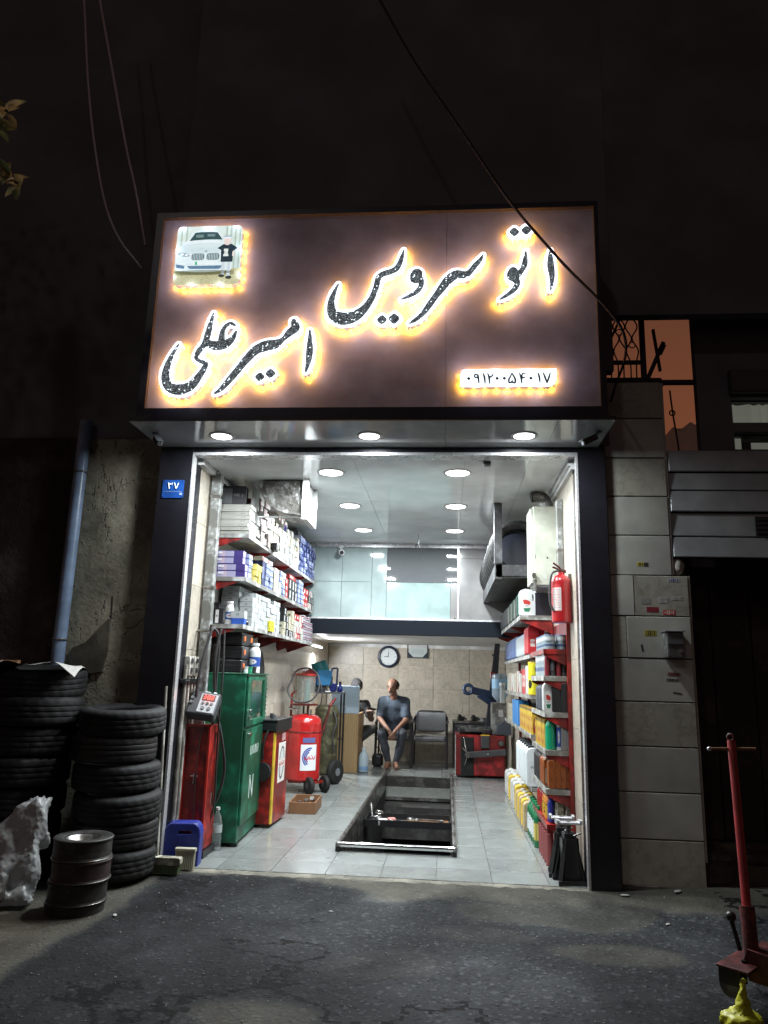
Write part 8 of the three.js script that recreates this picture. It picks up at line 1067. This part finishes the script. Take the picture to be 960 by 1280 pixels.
  for (const s of [-1, 1]) obj('eye', fit(S(0.0085, s * 0.03, 0.012, 0.077, 1, 0.7, 1, 10)), mat([0.05, 0.04, 0.035], 0.3), t);
  obj('mouth', fit(rod([-0.022, -0.068, 0.084], [0.022, -0.068, 0.084], 0.005, 6)), mat([0.16, 0.06, 0.05], 0.5), t);
}
{ // second person, mostly behind the desk, looking down at a phone
  const t = thing('person', 'dark haired person bent over a phone behind the reception desk', 'person', [-0.72, 0, -6.55], 0.15);
  const H0 = [0.02, 1.215, 0.17], hipL = [-0.1, 0.5, -0.08], hipR = [0.1, 0.5, -0.08], kL = [-0.12, 0.54, 0.30], kR = [0.30, 0.60, 0.16], aL = [-0.12, 0.09, 0.28], aR = [0.02, 0.36, 0.22];
  const sL = [-0.18, 0.96, 0.06], sR = [0.18, 0.96, 0.06], eL = [-0.24, 0.73, 0.12], eR = [0.27, 0.74, 0.14], wL = [-0.04, 0.82, 0.34], wR = [0.20, 0.86, 0.32];
  const torso = [[[0, 0.52, -0.08], [0, 0.9, 0.03], 0.135, 0.125], [[-0.09, 0.91, 0.04], [0.09, 0.91, 0.04], 0.105, 0.105]];
  const arms = [[sL, eL, 0.054, 0.043], [eL, wL, 0.042, 0.028], [sR, eR, 0.054, 0.043], [eR, wR, 0.042, 0.028]], legs = [[hipL, kL, 0.088, 0.062], [kL, aL, 0.062, 0.038], [hipR, kR, 0.09, 0.064], [kR, aR, 0.062, 0.04]];
  const hd = body3(headGeo([0, 0, 0]), 0.03, 0.006); hd.rotateX(0.62); hd.rotateY(-0.25); hd.translate(...H0);
  obj('body', [body3([...torso.map((q) => [q[0], q[1], q[2] - 0.012, q[3] - 0.012]), [[0, 0.98, 0.07], [0.01, 1.12, 0.13], 0.058, 0.052], ...arms, ...legs.map((q) => [q[0], q[1], q[2] - 0.01, q[3] - 0.01]), [aL, [-0.12, 0.04, 0.40], 0.036, 0.03], [aR, [0.0, 0.30, 0.34], 0.036, 0.03]], 0.03, 0.013), hd, body3(hand(wR, [0.12, 0.02, 0.12], -1, [0.1, 1, -0.2]), 0.01, 0.004), body3(hand(wL, [0.12, 0.02, 0.06], 1, [0, 1, 0]), 0.01, 0.005)], mat([0.16, 0.10, 0.075], 0.6), t);
  const bl = mat([0.02, 0.021, 0.023], 0.85, { bump: T.bump, bs: 0.01, bsize: 0.3 });
  obj('shirt', body3([...torso, [sL, [-0.22, 0.80, 0.1], 0.064, 0.06], [sR, [0.24, 0.80, 0.12], 0.064, 0.06]], 0.035, 0.013, 0.007, (x, y) => 0.48 - y), bl, t); obj('trousers', body3([...legs, [[-0.07, 0.52, -0.08], [0.07, 0.52, -0.08], 0.12, 0.12]], 0.03, 0.013, 0.01, (x, y) => y - 0.64), mat([0.03, 0.032, 0.03], 0.85), t);
  for (const [a, b] of [[aL, [-0.12, 0.04, 0.42]], [aR, [0.0, 0.29, 0.36]]]) obj('shoe', body3([[[a[0], a[1] - 0.035, a[2] - 0.02], b, 0.045, 0.036]], 0.02, 0.01), M.black, t);
  const hair = body3([{ e: [0, 0.055, -0.02, 0.086, 0.088, 0.104] }, { e: [0, -0.0, -0.05, 0.082, 0.08, 0.06] }, { e: [0.02, 0.10, 0.05, 0.06, 0.035, 0.05] }], 0.03, 0.007, 0.004, (x, y, z) => Math.min(z - 0.055, 0.06 - y)); hair.rotateX(0.62); hair.rotateY(-0.25); hair.translate(...H0); obj('hair', hair, mat([0.014, 0.013, 0.014], 0.7, { bump: T.speck, bs: 0.006, bsize: 0.1 }), t);
  const ph = thing('mobile_phone', 'dark mobile phone held by the person behind the desk', 'phone', [-0.40, 0.905, -6.14]); const pm = obj('case', RB(0.075, 0.009, 0.15, 0.003, 0, 0, 0), M.black, ph); obj('screen', B(0.066, 0.001, 0.138, 0, 0.0052, 0), mat([0.03, 0.035, 0.04], 0.1), ph); ph.rotation.set(-0.25, -0.9, 0.15);
}
function chair(label, pos, turn) {
  const t = thing('armchair', label, 'chair', pos, turn), m = M.blackSatin;
  obj('seat', RB(0.46, 0.06, 0.44, 0.025, 0, 0.43, 0.0), mat([0.10, 0.10, 0.105], 0.3), t); obj('seat_frame', [rod([-0.23, 0.40, 0.20], [0.23, 0.40, 0.20], 0.014), rod([-0.23, 0.40, -0.2], [0.23, 0.40, -0.2], 0.014)], m, t);
  obj('backrest', ext(rrect(0.46, 0.30, 0.09, 0, 0), 0.03, 0.012).rotateX(-0.16).translate(0, 0.66, -0.235), m, t);
  for (const s of [-1, 1]) { obj('leg', bar([s * 0.255, 0, 0.21], [s * 0.25, 0.64, 0.19], 0.036, 0.026, 0.006), m, t); obj('leg', bar([s * 0.25, 0, -0.24], [s * 0.235, 0.72, -0.24], 0.036, 0.026, 0.006), m, t); obj('armrest', tube([[s * 0.25, 0.63, 0.21], [s * 0.252, 0.66, 0.12], [s * 0.252, 0.665, -0.1], [s * 0.235, 0.72, -0.22]], 0.021, 20, 8), m, t); }
  return t;
}
{
  const a = chair('black armchair under the seated man', [-0.085, 0, -6.80], 0);
  a.scale.set(1.1, 1.06, 1.08); const b = dup(a, [0.50, 0, -6.80], -0.03, 'empty black armchair with clear plastic wrap on its backrest');
  const g = new THREE.PlaneGeometry(0.40, 0.26, 22, 14), p = g.attributes.position; for (let i = 0; i < p.count; i++) p.setZ(i, 0.02 * n3(p.getX(i) + 3, p.getY(i), 0, 700) + 0.012 * Math.sin(p.getX(i) * 60 + p.getY(i) * 33)); 
  const w = obj('plastic_wrap', place(g, 0, 0, 0, 0, -0.16).translate(0.02, 0.665, -0.175), mat([0.85, 0.87, 0.88], 0.12, { trans: 0.82 }), b); const s2 = new THREE.PlaneGeometry(0.44, 0.40, 16, 14), q = s2.attributes.position; for (let i = 0; i < q.count; i++) q.setZ(i, 0.012 * n3(q.getX(i), q.getY(i), 3, 600)); obj('plastic_wrap', place(s2, 0, 0, 0, 0, -PI / 2).translate(0, 0.468, 0), mat([0.7, 0.7, 0.7], 0.2, { trans: 0.5 }), b);
}
// ================================================================ tell members of each group apart by their place
{
  const W = ['first', 'second', 'third', 'fourth', 'fifth', 'sixth', 'seventh', 'eighth', 'ninth', 'tenth', 'eleventh', 'twelfth'], by = new Map();
  for (const o of scene.children) if (o.userData.label) { const l = by.get(o.userData.label) ?? []; l.push(o); by.set(o.userData.label, l); }
  const cl = (v, tol) => { const s = [...new Set(v)].sort((a, b) => a - b), c = []; for (const x of s) if (!c.length || x - c[c.length - 1] > tol) c.push(x); return (x) => { let k = 0; for (let i = 0; i < c.length; i++) if (x >= c[i] - 1e-6) k = i; return k; }; };
  for (const [label, list] of by) {
    if (list.length < 2) continue;
    const px = list.map((o) => o.position.x), py = list.map((o) => o.position.y), pz = list.map((o) => -o.position.z), spread = (a) => Math.max(...a) - Math.min(...a);
    const fz = cl(pz, 0.035), fy = cl(py, 0.025), fx = cl(px, 0.03), nz = Math.max(...pz.map(fz)) + 1, ny = Math.max(...py.map(fy)) + 1, nx = Math.max(...px.map(fx)) + 1;
    const left = (px[0] < 0.3), made = list.map((o, i) => { const z = fz(pz[i]), y = fy(py[i]), x = fx(px[i]), s = []; if (nz > 1 && z < 12) s.push(`${W[z]} ${ny > 1 ? 'column' : 'one'} inward`); if (ny > 1 && y < 12) s.push(`${W[y]} from bottom`); if (nx > 1 && s.length === 0) s.push(`${W[x]} from the left`); return s.length ? ', ' + s.join(', ') : ''; });
    const C2 = ['one', 'two', 'three', 'four', 'five', 'six', 'seven', 'eight', 'nine', 'ten', 'eleven', 'twelve'];
    const brief = list.map((o, i) => { const z = fz(pz[i]), y = fy(py[i]), s = []; if (nz > 1 && z < 12) s.push((ny > 1 ? 'column ' : 'place ') + C2[z]); if (ny > 1 && y < 12) s.push('layer ' + C2[y]); return s.length ? ', ' + s.join(', ') : ''; });
    list.forEach((o, i) => { let t = label + made[i]; if (t.split(/\s+/).length > 16) t = label + brief[i]; if (t.split(/\s+/).length > 16) t = (label + brief[i]).replace(/ (the|a) /g, ' ').replace(/ (the|a) /g, ' '); if (made[i] && t.split(/\s+/).length <= 16) o.userData.label = t; });
  }
  const seen = new Map(); for (const o of scene.children) if (o.userData.label) { const l = seen.get(o.userData.label) ?? []; l.push(o); seen.set(o.userData.label, l); }
  for (const [label, list] of seen) { if (list.length !== 2 || Math.abs(list[0].position.x - list[1].position.x) < 0.02) continue; for (const o of list) { const other = list[o === list[0] ? 1 : 0], wall = Math.abs(o.position.x - 0.25) > Math.abs(other.position.x - 0.25); let t = label + (wall ? ', wall side' : ', aisle side'); if (t.split(/\s+/).length > 16) t = t.replace(/ (short|small|the|and|of|near) /g, ' ').replace(/ (short|small|the|and|of|near) /g, ' '); if (t.split(/\s+/).length <= 16) o.userData.label = t; } }
}
renderer.render(scene, camera);
